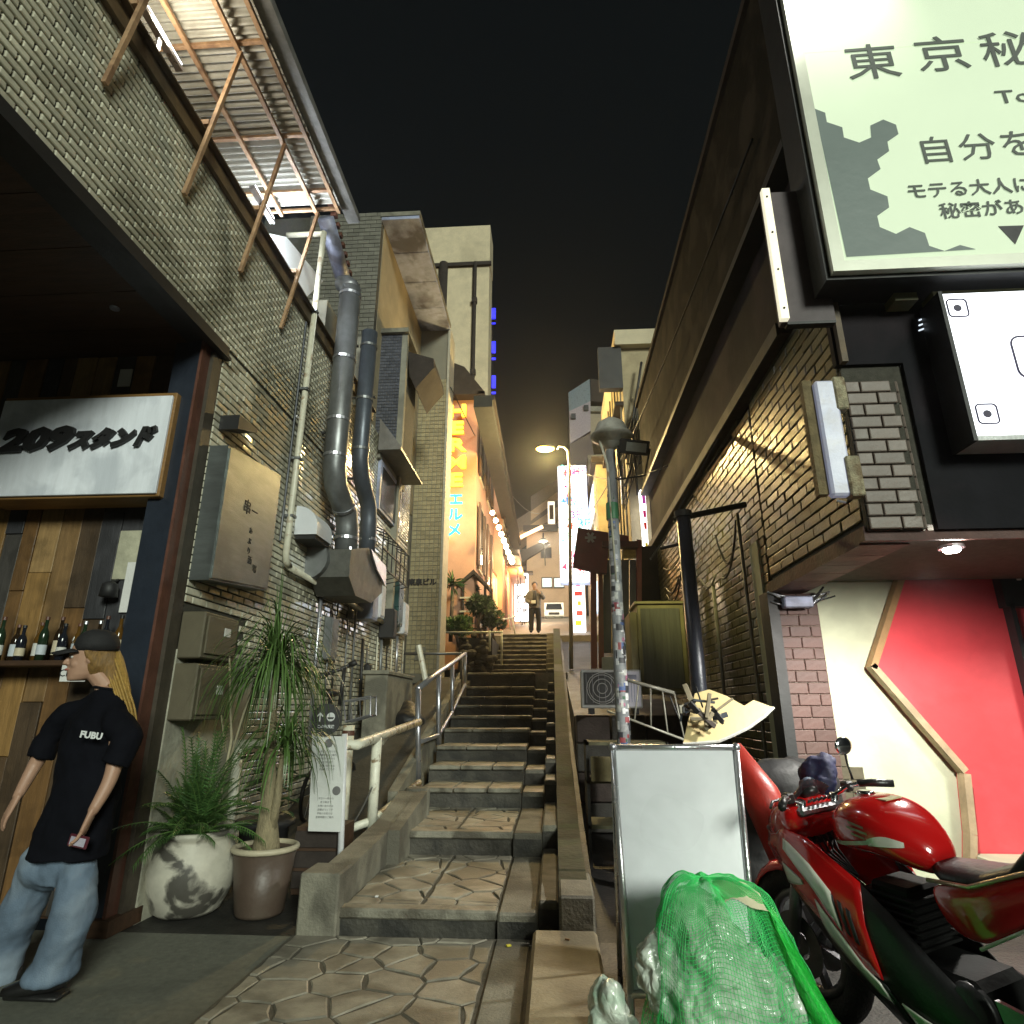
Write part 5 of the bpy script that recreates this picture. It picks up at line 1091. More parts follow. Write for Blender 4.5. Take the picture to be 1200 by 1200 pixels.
for k in range(26):
    p = P(rs.uniform(790, 852), rs.uniform(812, 852), y=5.28+rs.uniform(-.06, .04)); R_ = Matrix.Rotation(rs.uniform(0, 3), 3, 'Y') @ Matrix.Rotation(rs.uniform(-.5, .5), 3, 'X')
    MB().obox(p, (rs.uniform(.04, .20), rs.uniform(.005, .02), rs.uniform(.01, .045)), R_, .004).build('scrap_piece', rs.choice((concrete, roofm, M('drab scrap', (.2, .17, .11), .7), navy, black, M('yellow scrap', (.45, .38, .08), .6))), t)
# dark covered machine behind the motorcycles
def blob(name, label, cat, c, sc3, mt, vox=.03, nz=(.06, .25), seed=1, n=9, loc=None, spread=.5):
    rnd = random.Random(seed); mb = MB()
    for k in range(n):
        d = Vector((rnd.uniform(-1, 1), rnd.uniform(-1, 1), rnd.uniform(-1, 1)))*spread
        mb.sphere(Vector(c)+Vector((d.x*sc3[0], d.y*sc3[1], d.z*sc3[2])), 1, 14, 9, tuple(s*rnd.uniform(.55, .8) for s in sc3))
    o = mb.build(name, mt, smooth=True); remesh(o, vox, 2); folds(o, nz[0], nz[1]); tagit(o, label, cat); return o
blob('covered_bicycle', 'black plastic sheet heaped over parked bicycles behind the whiteboard', 'cover', (1.55, 4.9, .5), (.42, .35, .6), M('black sheet', (.008, .008, .009), .65, var=.2), .03, (.08, .2), 4, 10)
# red cylinder (rolled banner) leaning
rt_ = thing('red_roll', 'thick red rolled banner leaning behind the whiteboard', 'roll', (1.3, 4.3, .5))
a = P(855, 880, y=4.25); b = P(925, 1000, y=4.0)
MB().tube([a, a.lerp(b, .5)+Vector((.02, 0, .02)), b], [.085, .11, .12], 16).build('roll', M('red vinyl', (.30, .018, .010), .45, var=.15, scale=5), rt_, smooth=True)
MB().tube([b, b+(b-a).normalized()*.02], .06, 12).build('core', roofm, rt_)
# whiteboard stand
ab = thing('whiteboard_stand', 'blank grey-white A-board with silver frame behind the green rubbish net', 'board', (.65, 3.7, 0))
f_ = [P(718, 876, y=3.75), P(862, 876, y=3.75)]
TL, TR = f_; BL = P(739, 1165, y=3.45); BR = P(890, 1165, y=3.45)
ux = (TR-TL).normalized(); uz = ((TL+TR)/2-(BL+BR)/2).normalized(); nn = ux.cross(uz).normalized()
wbm = M('whiteboard sheet', (.68, .70, .75), .28, var=.10, scale=1.5, bump=.04, stain=(.50, .52, .55), stain_amt=.5, stain_scale=2.5)
fa = M('anodised frame', (.60, .61, .62), .28, .8, var=.06)
MB().prism([BL, BR, TR, TL], nn*-.02).build('panel', wbm, ab)
for a, b in ((TL, TR), (BL, BR), (TL, BL), (TR, BR)): MB().tube([a+nn*.004, b+nn*.004], .017, 8).build('frame_bar', fa, ab, smooth=True)
for c in (TL, TR): MB().sphere(c+nn*.006, .024, 10, 6).build('corner_cap', silver, ab, smooth=True)
back = Vector((0, .45, 0))
for c, d in ((TL, BL), (TR, BR)): MB().tube([c, Vector((d[0], d[1]+.55, .0))], .014, 8).build('rear_leg', fa, ab, smooth=True); MB().tube([d, Vector((d[0]+(d[0]-c[0])*.08, d[1]-.02, 0))], .015, 8).build('front_leg', fa, ab, smooth=True)
# rubbish under a green net
gb = thing('rubbish_pile', 'pile of clear plastic rubbish bags under a green net before the whiteboard', 'rubbish', (.65, 3.05, 0))
clearm = M('clear rubbish bag', (.72, .80, .70), .2, var=.35, scale=9, bump=.5, bscale=30, coat=.5, stain=(.25, .50, .32), stain_amt=.6, stain_scale=5, trans=.0)
def bagmesh(c, r, seed, vox=.018):
    rnd = random.Random(seed); mb = MB()
    for k in range(10):
        d = Vector((rnd.gauss(0, .35)*r[0], rnd.gauss(0, .35)*r[1], rnd.gauss(0, .35)*r[2])); mb.sphere(Vector(c)+d, 1, 12, 8, tuple(x*rnd.uniform(.45, .7) for x in r))
    return mb
nb_ = clearm.node_tree; vo = nb_.nodes.new('ShaderNodeTexVoronoi'); vo.feature = 'DISTANCE_TO_EDGE'; vo.inputs['Scale'].default_value = 17; tcv = nb_.nodes.new('ShaderNodeTexCoord')
nz_ = nb_.nodes.new('ShaderNodeTexNoise'); nz_.inputs['Scale'].default_value = 9; nb_.links.new(tcv.outputs['Object'], nz_.inputs['Vector']); mxv = nb_.nodes.new('ShaderNodeMixRGB'); mxv.inputs[0].default_value = .18
nb_.links.new(tcv.outputs['Object'], mxv.inputs[1]); nb_.links.new(nz_.outputs['Color'], mxv.inputs[2]); nb_.links.new(mxv.outputs[0], vo.inputs['Vector'])
bpv = nb_.nodes.new('ShaderNodeBump'); bpv.inputs['Strength'].default_value = .45; bpv.inputs['Distance'].default_value = .03; nb_.links.new(vo.outputs['Distance'], bpv.inputs['Height']); nb_.links.new(bpv.outputs[0], nb_.nodes['Principled BSDF'].inputs['Normal'])
def crinkle(o, amt=.03, sc_=.09):
    t_ = bpy.data.textures.new('crinkle', 'VORONOI'); t_.noise_scale = sc_; t_.distance_metric = 'DISTANCE'; m = o.modifiers.new('crinkle', 'DISPLACE'); m.texture = t_; m.strength = amt; m.texture_coords = 'GLOBAL'; m.mid_level = .4
for k, (c, r, lb) in enumerate((((.62, 3.06, .32), (.22, .18, .29), 'clear bag in the middle'), ((.82, 3.12, .24), (.15, .16, .25), None), ((.53, 3.14, .24), (.11, .14, .22), None), ((.68, 3.04, .12), (.22, .18, .14), None))):
    o = bagmesh(c, r, 40+k).build('rubbish_bag', clearm, gb, smooth=True); remesh(o, .012, 1); folds(o, .07, .07, 4); crinkle(o, .03, .06)
# bottles and lumps seen in the bags
# net: draped grid surface with real cords
netm = M('bright green net', (.06, .72, .18), .45, var=.25, scale=20, bump=0)
film = M('green net weave', (.10, .75, .24), .35, var=.6, scale=25, bump=.4, alpha=.13)
nn_ = film.node_tree; bs_ = nn_.nodes['Principled BSDF']
def net_h(u, v):
    # u along x -0..1, v from front/bottom to back
    return 0
def netpoint(a, t_):
    """a around the pile, t_ from top (0) to ground (1)"""
    cx, cy = .67, 3.08; top = .75
    rx = .34+.10*max(0, math.cos(a))**2; ry = .30
    r_ = t_**.70
    wob = 1+.07*math.sin(5*a+1)+.05*math.sin(11*a)+.04*math.sin(7*a+6*t_)
    x = cx+rx*r_*math.cos(a)*wob+.09*(1-t_)*0; y = cy+ry*r_*math.sin(a)*wob
    z = top*(1-t_**2.7)-.05*math.sin(6*a+2)*t_*(1-t_)*2
    return Vector((x-.05*(1-t_), y, max(z, .012)))
NA, NT = 72, 34
vs = [netpoint(2*math.pi*i/NA, j/NT) for j in range(NT+1) for i in range(NA)]
fs = [(j*NA+i, j*NA+(i+1) % NA, (j+1)*NA+(i+1) % NA, (j+1)*NA+i) for j in range(NT) for i in range(NA)]
nt_ = MB().add(vs, fs).build('net_film', film, gb, smooth=True); folds(nt_, .05, .12, 3)
wv = MB().add(vs, fs).build('net_cords', netm, gb); folds(wv, .05, .12, 3); sb_ = wv.modifiers.new('sub', 'SUBSURF'); sb_.levels = 1; sb_.render_levels = 1; sb_.subdivision_type = 'SIMPLE'
wf = wv.modifiers.new('cords', 'WIREFRAME'); wf.thickness = .0016; wf.use_replace = True
tagit(wv, kind='stuff')
# thick green gathered edge falling to the right
gf = []
for i in range(15):
    t_ = i/14; base = Vector((.86+.40*t_**1.1, 3.05-.05*t_, .64-.66*t_**1.0)); row = []
    for k in range(9):
        q_ = k/8; row.append(base+Vector((.035+q_*.0+(-.20*(1-q_))*(.25+t_*.9), -.16*math.sin(q_*math.pi)*(.4+t_)+.02*math.sin(9*q_+5*t_), .02*math.sin(7*q_+9*t_)+.0)))
    gf.append(row)
g_ = MB().loft(gf, cap=False, close=False).build('gathered_net', M('folded green net', (.02, .60, .06), .4, var=.5, scale=30, stretch=(6, 6, 1), bump=.4), gb, smooth=True)
sd_ = g_.modifiers.new('thick', 'SOLIDIFY'); sd_.thickness = .008; folds(g_, .02, .05, 2)
pc = thing('paper_scrap', 'crumpled cream paper sheet lying on top of the green net', 'paper', (.73, 3.02, .78))
c = P(868, 1042, y=3.0); vs = []; nx_ = 9
for j in range(5):
    for i in range(nx_): vs.append(c+Vector((-.10+.19*i/(nx_-1), -.06+.035*j, .024*math.sin(i*.55)+.012*j-.02+.010*math.sin(j*2+i)-.03)))
MB().add(vs, [(j*nx_+i, j*nx_+i+1, (j+1)*nx_+i+1, (j+1)*nx_+i) for j in range(4) for i in range(nx_-1)]).build('sheet', M('cream paper', (.62, .60, .38), .7, var=.15, scale=9), pc, smooth=True)
o = bagmesh((.22, 3.35, .14), (.10, .12, .16), 61).build('clear_bag', clearm, smooth=True); remesh(o, .012, 1); folds(o, .04, .06, 3)
tagit(o, 'small crumpled clear bag on the ground left of the whiteboard leg', 'bag')
# ================================================================ RAILINGS
wp = M('chipped white railing paint', (.72, .72, .60), .42, var=.15, scale=14, bump=.12, stain=(.20, .13, .06), stain_amt=.9, stain_scale=10, stain_lo=.55, stain_hi=.62)
r1 = thing('white_railing', 'chipped white tube railing at the left of the lower stairs', 'railing', (-1.8, 6.5, .3))
c0 = P(418, 873, y=6.0); c1 = P(491, 846, x=-1.74); 
lft = P(250, 872, y=6.0)
MB().tube([lft, c0-Vector((.06, 0, 0)), c0, c0+(c1-c0)*.05, c1], .046, 12).build('top_rail', wp, r1, smooth=True)
m1 = c0.lerp(c1, .26)
gb_ = P(448, 970, y=m1[1])
MB().tube([m1, Vector((m1[0], m1[1], .32))], .050, 12).build('post', wp, r1, smooth=True)
MB().tube([Vector((m1[0]-.2, m1[1]-.12, .34)), Vector((m1[0], m1[1], .40)), P(491, 917, y=c1[1])], .04, 10).build('bottom_rail', wp, r1, smooth=True)
MB().tube([Vector((lft[0]+.25, 6.0, lft[2])), Vector((lft[0]+.25, 6.0, 0))], .045, 10).build('post', wp, r1, smooth=True)
MB().tube(droop((m1[0], m1[1], .75), (-1.95, 5.7, .32), .12), .008, 6).build('chain', M('dull chain', (.2, .2, .19), .4, .6), r1, smooth=True)
r2 = thing('silver_railing', 'silver tube railing climbing the left side of the middle stairs', 'railing', (-1.75, 10, 1))
pxs = [(490, 807, 918), (514, 788, 872), (530, 777, 842), (545, 766, 806)]
ys_ = [c1[1]+.05, 9.85, 11.3, 12.9]; tops = []; bots = []
for (a, b, c), y in zip(pxs, ys_):
    tops.append(P(a, b, y=y)); bots.append(P(a, c, y=y))
MB().tube(tops+[tops[-1]+Vector((0, .05, -.06))], .040, 12).build('top_rail', silver, r2, smooth=True)
MB().tube([bots[0].lerp(tops[0], .42)]+[b.lerp(t_, .12) for b, t_ in zip(bots[1:], tops[1:])], .03, 10).build('bottom_rail', silver, r2, smooth=True)
for b, t_ in zip(bots, tops): MB().tube([b, t_], .036, 10).build('post', silver, r2, smooth=True)
r3 = thing('small_railing', 'thin pale railing across the head of the side yard', 'railing', (-2.1, 13.5, 2))
a = P(471, 766, y=13.2); b = P(541, 766, y=13.2); MB().tube([a, b], .03, 8).build('top_rail', ductm, r3, smooth=True)
for q_ in (0, 1): p = a.lerp(b, q_); MB().tube([p, p-Vector((0, 0, .9))], .028, 8).build('post', ductm, r3, smooth=True)
r4 = thing('terrace_railing', 'pale low railing along the edge of the planted terrace', 'railing', (-2, 15.9, 2.5))
pale = M('pale green railing', (.50, .54, .46), .45, var=.1)
a = P(519, 741, y=15.9); b = P(589, 741, y=15.9); MB().tube([a, b], .028, 8).build('top_rail', pale, r4, smooth=True)
for (xx, zz) in ((519, 765), (574, 763), (588, 779)): p = P(xx, 739, y=15.9); MB().tube([p, P(xx, zz, y=15.9)], .028, 8).build('post', pale, r4, smooth=True)
r5 = thing('upper_railing', 'white looped railing beside the upper road by the garden wall', 'railing', (-1.4, 20, 4))
for (xa, ya, xb, yb_, y) in ((600, 724, 604, 745, 20.5), (596, 720, 598, 738, 22.5), (583, 727, 584, 742, 19.5)):
    p = P(xa, ya, y=y); q = P(xb, yb_, y=y); MB().tube([p, q], .028, 8).build('post', whitepaint, r5, smooth=True)
MB().tube([P(560, 727, y=19.5), P(583, 727, y=19.5), P(600, 724, y=20.5), P(604, 722, y=22)], .028, 8).build('top_rail', whitepaint, r5, smooth=True)
# ================================================================ POTS AND PLANTS
jar = thing('ceramic_jar', 'large round mottled white ceramic jar beside the shop column', 'pot', (-2.78, 5.15, 0))
glz = M('mottled glaze', (.50, .48, .40), .55, var=.15, scale=7, bump=.08, stain=(.045, .042, .035), stain_amt=.95, stain_scale=4.5, stain_lo=.52, stain_hi=.60)
jp = [(0, .0), (.20, 0), (.24, .03), (.30, .16), (.325, .30), (.30, .42), (.26, .49), (.265, .51), (.29, .53), (.295, .56), (.26, .565), (.245, .53), (.24, .5), (0, .5)]
MB().lathe(jp, (-2.78, 5.15, 0), 40).build('jar', glz, jar, smooth=True)
MB().lathe([(0, .515), (.243, .51)], (-2.78, 5.15, 0), 30, cap=False).build('soil', M('dark soil', (.03, .025, .018), .95, var=.4, bump=.8), jar)
brp = thing('brown_pot', 'tapered brown pot with cream rim holding the ponytail palm', 'pot', (-2.22, 5.15, 0))
MB().lathe([(0, 0), (.165, 0), (.175, .02), (.228, .43), (.205, .43), (.2, .40), (0, .40)], (-2.22, 5.15, 0), 36).build('pot_body', M('brown plastic', (.085, .060, .045), .45, var=.15, scale=5, stain=(.14, .12, .09), stain_amt=.3), brp, smooth=True)
MB().tube([(-2.22+.228*math.cos(k*.2094), 5.15+.228*math.sin(k*.2094), .44) for k in range(30)], .022, 8, close=True).build('rim', M('cream pot rim', (.50, .45, .32), .5, var=.15), brp, smooth=True)
MB().lathe([(0, .405), (.205, .405)], (-2.22, 5.15, 0), 24, cap=False).build('soil', MATS['dark soil'], brp)
dkp = thing('black_pot', 'dark pot standing behind the jar and the brown pot', 'pot', (-2.45, 5.62, 0))
MB().lathe([(0, 0), (.15, 0), (.2, .5), (.24, .52), (.24, .56), (.2, .56), (0, .52)], (-2.45, 5.62, 0), 28).build('pot_body', black, dkp, smooth=True)
for i, (cx, cy, r, n_) in enumerate(((-2.0, 5.75, .17, 0), (-1.72+.0, 6.1, .0, 0))):
    if r: 
        t = thing('brown_crate', 'dark brown wooden crate behind the notice stand', 'crate', (-1.95, 5.6, 0))
        for z in (.05, .20, .35): MB().box(-2.18, -1.80, 5.62, 5.64, z, z+.12).build('slat', roofm, t)
        MB().box(-2.18, -1.80, 5.64, 6.0, .0, .5).build('box_body', soffitm, t)
# ponytail palm
pt = thing('ponytail_palm', 'tall ponytail palm with drooping green strap leaves', 'plant', (-2.22, 5.15, .4))
MB().tube([(-2.22, 5.15, .38), (-2.22, 5.15, .5), (-2.235, 5.15, .72), (-2.27, 5.15, 1.2), (-2.31, 5.15, 1.75)], [.115, .09, .060, .038, .028], 14).build('trunk', M('pale palm bark', (.26, .22, .13), .85, var=.3, scale=12, stretch=(3, 3, 1), bump=.6, bscale=40), pt, smooth=True)
MB().tube([(-2.20, 5.14, .5), (-2.16, 5.13, .8), (-2.15, 5.12, 1.15)], [.05, .03, .02], 10).build('side_stem', MATS['pale palm bark'], pt, smooth=True)
grn = M('strap leaf', (.075, .14, .035), .42, var=.3, scale=3, bump=0, island=.4)
def straps(base, n, L0, L1, wd, rnd, elev=(.2, 1.3), droop_=1.2, seg=8):
    mb = MB()
    for k in range(n):
        a = rnd.uniform(0, 2*math.pi); e = rnd.uniform(*elev); L_ = rnd.uniform(L0, L1); d = Vector((math.cos(a)*math.cos(e), math.sin(a)*math.cos(e), math.sin(e)))
        s_ = Vector((-math.sin(a), math.cos(a), 0)); p = Vector(base)+Vector((rnd.uniform(-.02, .02), rnd.uniform(-.02, .02), rnd.uniform(-.12, .05))); vs = []
        v = d.copy()
        for i in range(seg+1):
            t_ = i/seg; w_ = wd*(1-t_**2.2)*rnd.uniform(.9, 1.1)+.001
            vs += [p-s_*w_, p+s_*w_]; v = (v+Vector((0, 0, -droop_*2.1/seg))*(.35+t_*.8)).normalized()
            if v.z < -.97: v = Vector((v.x, v.y, -.97))
            p = p+v*L_/seg
            if p.z < .3: p.z = .3
        mb.add(vs, [(2*i, 2*i+1, 2*i+3, 2*i+2) for i in range(seg)])
    return mb
rnd = random.Random(8)
straps((-2.31, 5.15, 1.80), 330, .45, 1.0, .0075, rnd, (.2, 1.45), 2.3).build('leaf_crown', grn, pt, kind='stuff')
straps((-2.13, 5.12, 1.20), 130, .35, .75, .0075, rnd, (.2, 1.4), 2.4).build('side_crown', grn, pt, kind='stuff')
straps((-2.31, 5.15, 1.9), 9, .45, .75, .007, rnd, (1.25, 1.5), .3).build('upright_leaves', grn, pt, kind='stuff')
# feathery plant in the jar
fp = thing('feathery_plant', 'dark green feathery plant growing in the mottled jar', 'plant', (-2.78, 5.15, .5))
rnd = random.Random(15); mb = MB(); stm = MB()
for k in range(120):
    a = rnd.uniform(0, 6.28); e = rnd.uniform(.45, 1.5); L_ = rnd.uniform(.35, .85); v = Vector((math.cos(a)*math.cos(e), math.sin(a)*math.cos(e), math.sin(e))); p = Vector((-2.78+rnd.uniform(-.1, .1), 5.12+rnd.uniform(-.1, .1), .52)); pts = [p.copy()]
    for i in range(9):
        v = (v+Vector((rnd.uniform(-.05, .05), rnd.uniform(-.05, .05), -.12))).normalized(); p = p+v*L_/9; pts.append(p.copy())
        if i > 1:
            s_ = v.cross(Vector((0, 0, 1))).normalized()
            for sg_ in (-1, 1):
                for q_ in (0, .33, .66):
                    b_ = p-v*L_/9*q_; tip = b_+s_*sg_*.085*(1-i/12)+v*.05-Vector((0, 0, .02)); mb.add([b_-v*.006, b_+v*.008, tip], [(0, 1, 2)])
    stm.tube(pts, .004, 4)
mb.build('leaflets', M('dark frond', (.05, .115, .03), .45, var=.4, scale=3, bump=0, island=.4), fp, kind='stuff'); stm.build('frond_stems', grn, fp, kind='stuff')
# broad dark leafed plant in black pot and dead stalks
ep = thing('leafy_plant', 'broad-leafed dark plant in the black pot behind', 'plant', (-2.45, 5.62, .5)); rnd = random.Random(4); mb = MB()
for k in range(26):
    a = rnd.uniform(0, 6.28); p = Vector((-2.45+.3*math.cos(a)*rnd.random(), 5.62+.25*math.sin(a)*rnd.random(), rnd.uniform(.6, 1.15))); d = Vector((math.cos(a), math.sin(a), rnd.uniform(-.3, .5))).normalized(); s_ = d.cross(Vector((0, 0, 1))).normalized(); L_ = rnd.uniform(.12, .22)
    mb.add([p, p+d*L_*.3+s_*L_*.3, p+d*L_*.7+s_*L_*.28, p+d*L_-Vector((0, 0, .03)), p+d*L_*.7-s_*L_*.28, p+d*L_*.3-s_*L_*.3], [(0, 1, 2, 3, 4, 5)])
mb.build('leaves', leaf, ep, kind='stuff')
MB().tube([(-2.45, 5.62, .5), (-2.5, 5.6, 1.1)], .015, 6).build('stem', bark, ep)
ds = thing('bare_stalks', 'bare pale branching stalks in front of the meter boxes', 'plant', (-2.7, 5.4, .5))
for (a, b, c, r) in (((-2.75, 5.35, .5), (-2.70, 5.35, 1.2), (-2.8, 5.3, 1.95), .012), ((-2.70, 5.35, 1.0), (-2.6, 5.3, 1.4), (-2.55, 5.3, 1.6), .01), ((-2.72, 5.33, 1.1), (-2.85, 5.3, 1.6), (-2.92, 5.25, 2.2), .008)):
    MB().tube([a, b, c], [r, r, r*.5], 6).build('stalk', M('pale stalk', (.42, .38, .25), .7), ds, smooth=True)
# ================================================================ NOTICE STAND
ns = thing('notice_stand', 'white post with round black direction disc and two paper notices', 'sign', (-1.9, 5.5, 0))
p = P(403, 860, y=5.55); q = P(400, 1003, y=5.55)
MB().tube([(p[0], 5.57, p[2]), (q[0], 5.57, 0)], .026, 10).build('post', M('white plastic post', (.65, .66, .68), .35), ns, smooth=True)
MB().box(-2.02, -1.66, 5.45, 5.7, 0, .03, .01).build('base', concrete, ns)
c = P(383, 843, y=5.5)
MB().lathe([(0, 0), (.125, 0), (.13, .004), (.13, .012), (0, .012)], (0, 0, 0), 32).xf(Matrix.Translation(c) @ Matrix.Rotation(math.pi/2, 4, 'X')).build('disc', M('charcoal disc', (.05, .05, .052), .5, var=.1), ns)
wht = M('white print', (.70, .72, .72), .5, var=.05, bump=0)
MB().prism([c+Vector(v) for v in ((-.062, -.014, -.02), (-.062, -.014, .035), (-.08, -.014, .02), (-.085, -.014, .028), (-.056, -.014, .058), (-.027, -.014, .028), (-.033, -.014, .020), (-.050, -.014, .035), (-.050, -.014, -.02))], (0, -.001, 0)).build('arrow', wht, ns)
MB().lathe([(0, 0), (.036, 0), (.036, .002), (0, .002)], (0, 0, 0), 20).xf(Matrix.Translation(c+Vector((.038, -.012, .02))) @ Matrix.Rotation(math.pi/2, 4, 'X')).build('round_mark', wht, ns)
MB().prism([c+Vector(v) for v in ((.008, -.0155, .018), (.068, -.0155, .018), (.060, -.0155, .003), (.016, -.0155, .003))], (0, -.001, 0)).build('mark_band', M('charcoal disc', (.05, .05, .052), .5), ns)
place(text_mb('この先直進', .030, .001, bold=.0008), (c[0], c[1]-.014, c[2]-.06), (1, 0, 0), (0, 0, 1)).build('small_text', wht, ns)
psheet = M('paper notice', (.66, .68, .66), .6, var=.06, scale=6)
gr_ink = M('grey print', (.16, .16, .16), .6, bump=0)
for k, (pxa, pya, pxb, pyb) in enumerate(((365, 862, 402, 917), (362, 916, 401, 973))):
    a = P(pxa, pya, y=5.53); b = P(pxb, pyb, y=5.53)
    cr_ = [P(q_[0], q_[1], y=5.528-.004*k) for q_ in (((366, 862), (404, 863), (402, 918), (364, 917)), ((364, 916), (402, 917), (399, 975), (361, 974)))[k]]
    sh_ = MB().prism(cr_, (0, .004, 0)).build('paper_sheet', psheet, ns)
    a = Vector((sum(v[0] for v in (cr_[0], cr_[3]))/2, 0, cr_[0][2])); b = Vector((sum(v[0] for v in (cr_[1], cr_[2]))/2, 0, cr_[2][2]))
    yy = 5.526-.004*k; wd = b[0]-a[0]; ht = a[2]-b[2]
    cx = a[0]+wd*(.5 if k == 0 else .8); cz = a[2]-ht*(.16 if k == 0 else .18)
    MB().lathe([(0, 0), (.035, 0), (.035, .001), (0, .001)], (0, 0, 0), 16).xf(Matrix.Translation((cx, yy, cz)) @ Matrix.Rotation(math.pi/2, 4, 'X')).build('round_mark', gr_ink, sh_)
    lines = ['移転のお知らせ', '営業時間のご案内', '平日十一時から', '夜十時まで', 'お問い合わせは', '店舗までどうぞ']
    for j in range(6):
        place(text_mb(lines[(j+k*2) % 6], .019, .0003), (a[0]+wd*.5, yy-.0005, a[2]-ht*(.34+.075*j)), (1, 0, 0), (0, 0, 1)).build('text_line', gr_ink, sh_)
# bollard cone behind notice
cn_ = thing('striped_bollard', 'white and red marked bollard behind the notice post', 'bollard', (-1.95, 6.6, .1))
p = P(409, 850, y=6.7); 
MB().tube([(p[0], 6.7, .1), (p[0], 6.7, p[2])], .06, 14).build('post', whitepaint, cn_, smooth=True); MB().tube([(p[0], 6.7, p[2]-.10), (p[0], 6.7, p[2]-.05)], .063, 14).build('red_band', redbrown, cn_)
# folding bicycle
bk = thing('bicycle', 'dark folding bicycle with silver basket parked behind the railing', 'bicycle', (-2.3, 7.6, .3))
hb_ = P(402, 785, y=7.9); sd = P(387, 812, y=7.6)
zw = .55
for yy in (7.25, 8.2):
    c = Vector((sd[0]+(.0 if yy < 8 else .1), yy, zw)); w_ = MB().tube([c+Vector((.02*math.sin(k*.314), .26*math.cos(k*.314), .26*math.sin(k*.314))) for k in range(20)], .022, 8, close=True).build('wheel', black, bk, smooth=True)
    for k in range(6): MB().tube([c, c+Vector((0, .25*math.cos(k*1.047), .25*math.sin(k*1.047)))], .003, 4).build('spoke', silver, w_)
MB().tube([(sd[0], 7.35, zw+.05), (sd[0]+.04, 7.8, zw+.15), (hb_[0]-.02, 8.15, zw+.5)], .03, 8).build('frame', black, bk, smooth=True)
MB().tube([(sd[0], 7.5, zw+.1), sd-Vector((0, 0, .05))], .018, 8).build('seat_post', black, bk, smooth=True)
MB().sphere(sd, .13, 12, 7, (.8, 1.25, .4)).build('saddle', black, bk, smooth=True)
a = P(398, 826, y=7.9)
MB().tube([a, hb_+Vector((.02, 0, .02))], .026, 8).build('steering_stem', black, bk, smooth=True)
MB().tube([P(375, 793, y=7.7), P(385, 789, y=7.8), P(400, 784, y=7.9), P(417, 776, y=7.9)], .024, 8).build('handlebar', black, bk, smooth=True)
MB().tube([P(375, 793, y=7.7), P(383, 790, y=7.78)], .036, 8).build('grip', black, bk, smooth=True); MB().tube([P(410, 779, y=7.9), P(418, 776, y=7.9)], .036, 8).build('grip', black, bk, smooth=True)
A = P(403, 822, y=7.6); B = P(434, 816, y=7.6); D_ = P(434, 838, y=7.6); E_ = P(405, 846, y=7.6)
for off in (0, .25):
    o_ = Vector((0, off, 0)); MB().tube([A+o_, B+o_, D_+o_, E_+o_], .016, 6, close=True).build('basket_rim', silver, bk)
for k in range(6): MB().tube([A.lerp(B, k/5), E_.lerp(D_, k/5)], .005, 5).build('basket_wire', silver, bk)
for q_ in (A, B, D_, E_): MB().tube([q_, q_+Vector((0, .25, 0))], .007, 5).build('basket_wire', silver, bk)
# electrical stand-off box & dark bag lumps in yard
blob('dark_bag', 'dark rubbish bags slumped in the side yard behind the silver railing', 'bag', (-2.35, 10.3, 1.35), (.35, .5, .25), black, .04, (.05, .15), 12, 8)

cb2 = thing('cable_tangle', 'tangle of black cables and a meter on the plaster wall beyond the charcoal building', 'cables', (1.7, 13.2, 7))
for k in range(14):
    a_ = P(rs.uniform(738, 760), rs.uniform(420, 520), y=12.9); b_ = P(rs.uniform(730, 757), rs.uniform(500, 600), y=12.9+rs.uniform(0, .3))
    MB().tube(droop(a_, b_, rs.uniform(.05, .35)), rs.choice((.014, .02, .03)), 5).build('cable', rs.choice((black, black, roofm)), cb2, smooth=True)
a_ = P(752, 512, y=12.9); MB().box(a_[0]-.12, a_[0]+.1, 12.8, 12.95, a_[2]-.3, a_[2]+.15, .02).build('meter', black, cb2)
for (lb, a_, b_, s_, r_) in (('long thin overhead cable running up the right side of the alley', (1.9, 4.5, 6.4), (1.2, 24, 8.6), .6, .012), ('second thin overhead cable crossing toward the tall street lamp', (1.9, 9.5, 5.2), (.5, 16.2, 8.0), .35, .010),
    ('thin cable from the tan corner pier to the brown corner building', (-2.6, 14.6, 9.6), (-.8, 40, 14), 1.0, .014)):
    MB().tube(droop(a_, b_, s_, 16), r_, 5).build('overhead_cable', black, smooth=True, label=lb, cat='cable')
# litter and leaves
for k, (x_, y_, lb) in enumerate(((-.32, 4.55, 'small yellow scrap of litter at the foot of the first ramp block'), (-1.3, 5.0, 'crumpled white tissue on the first landing'), (.05, 4.4, 'brown cigarette end on the tan kerb slab'))):
    MB().obox((x_, y_, .022 if k == 0 else .165 if k == 1 else .108), (.03, .02, .008) if k < 2 else (.03, .008, .008), Matrix.Rotation(.6+k, 3, 'Z')).build('litter', (M('yellow litter', (.6, .55, .05), .5), MATS['white print'] if 'white print' in MATS else wht, M('brown tip', (.35, .2, .08), .7))[k], label=lb, cat='litter')
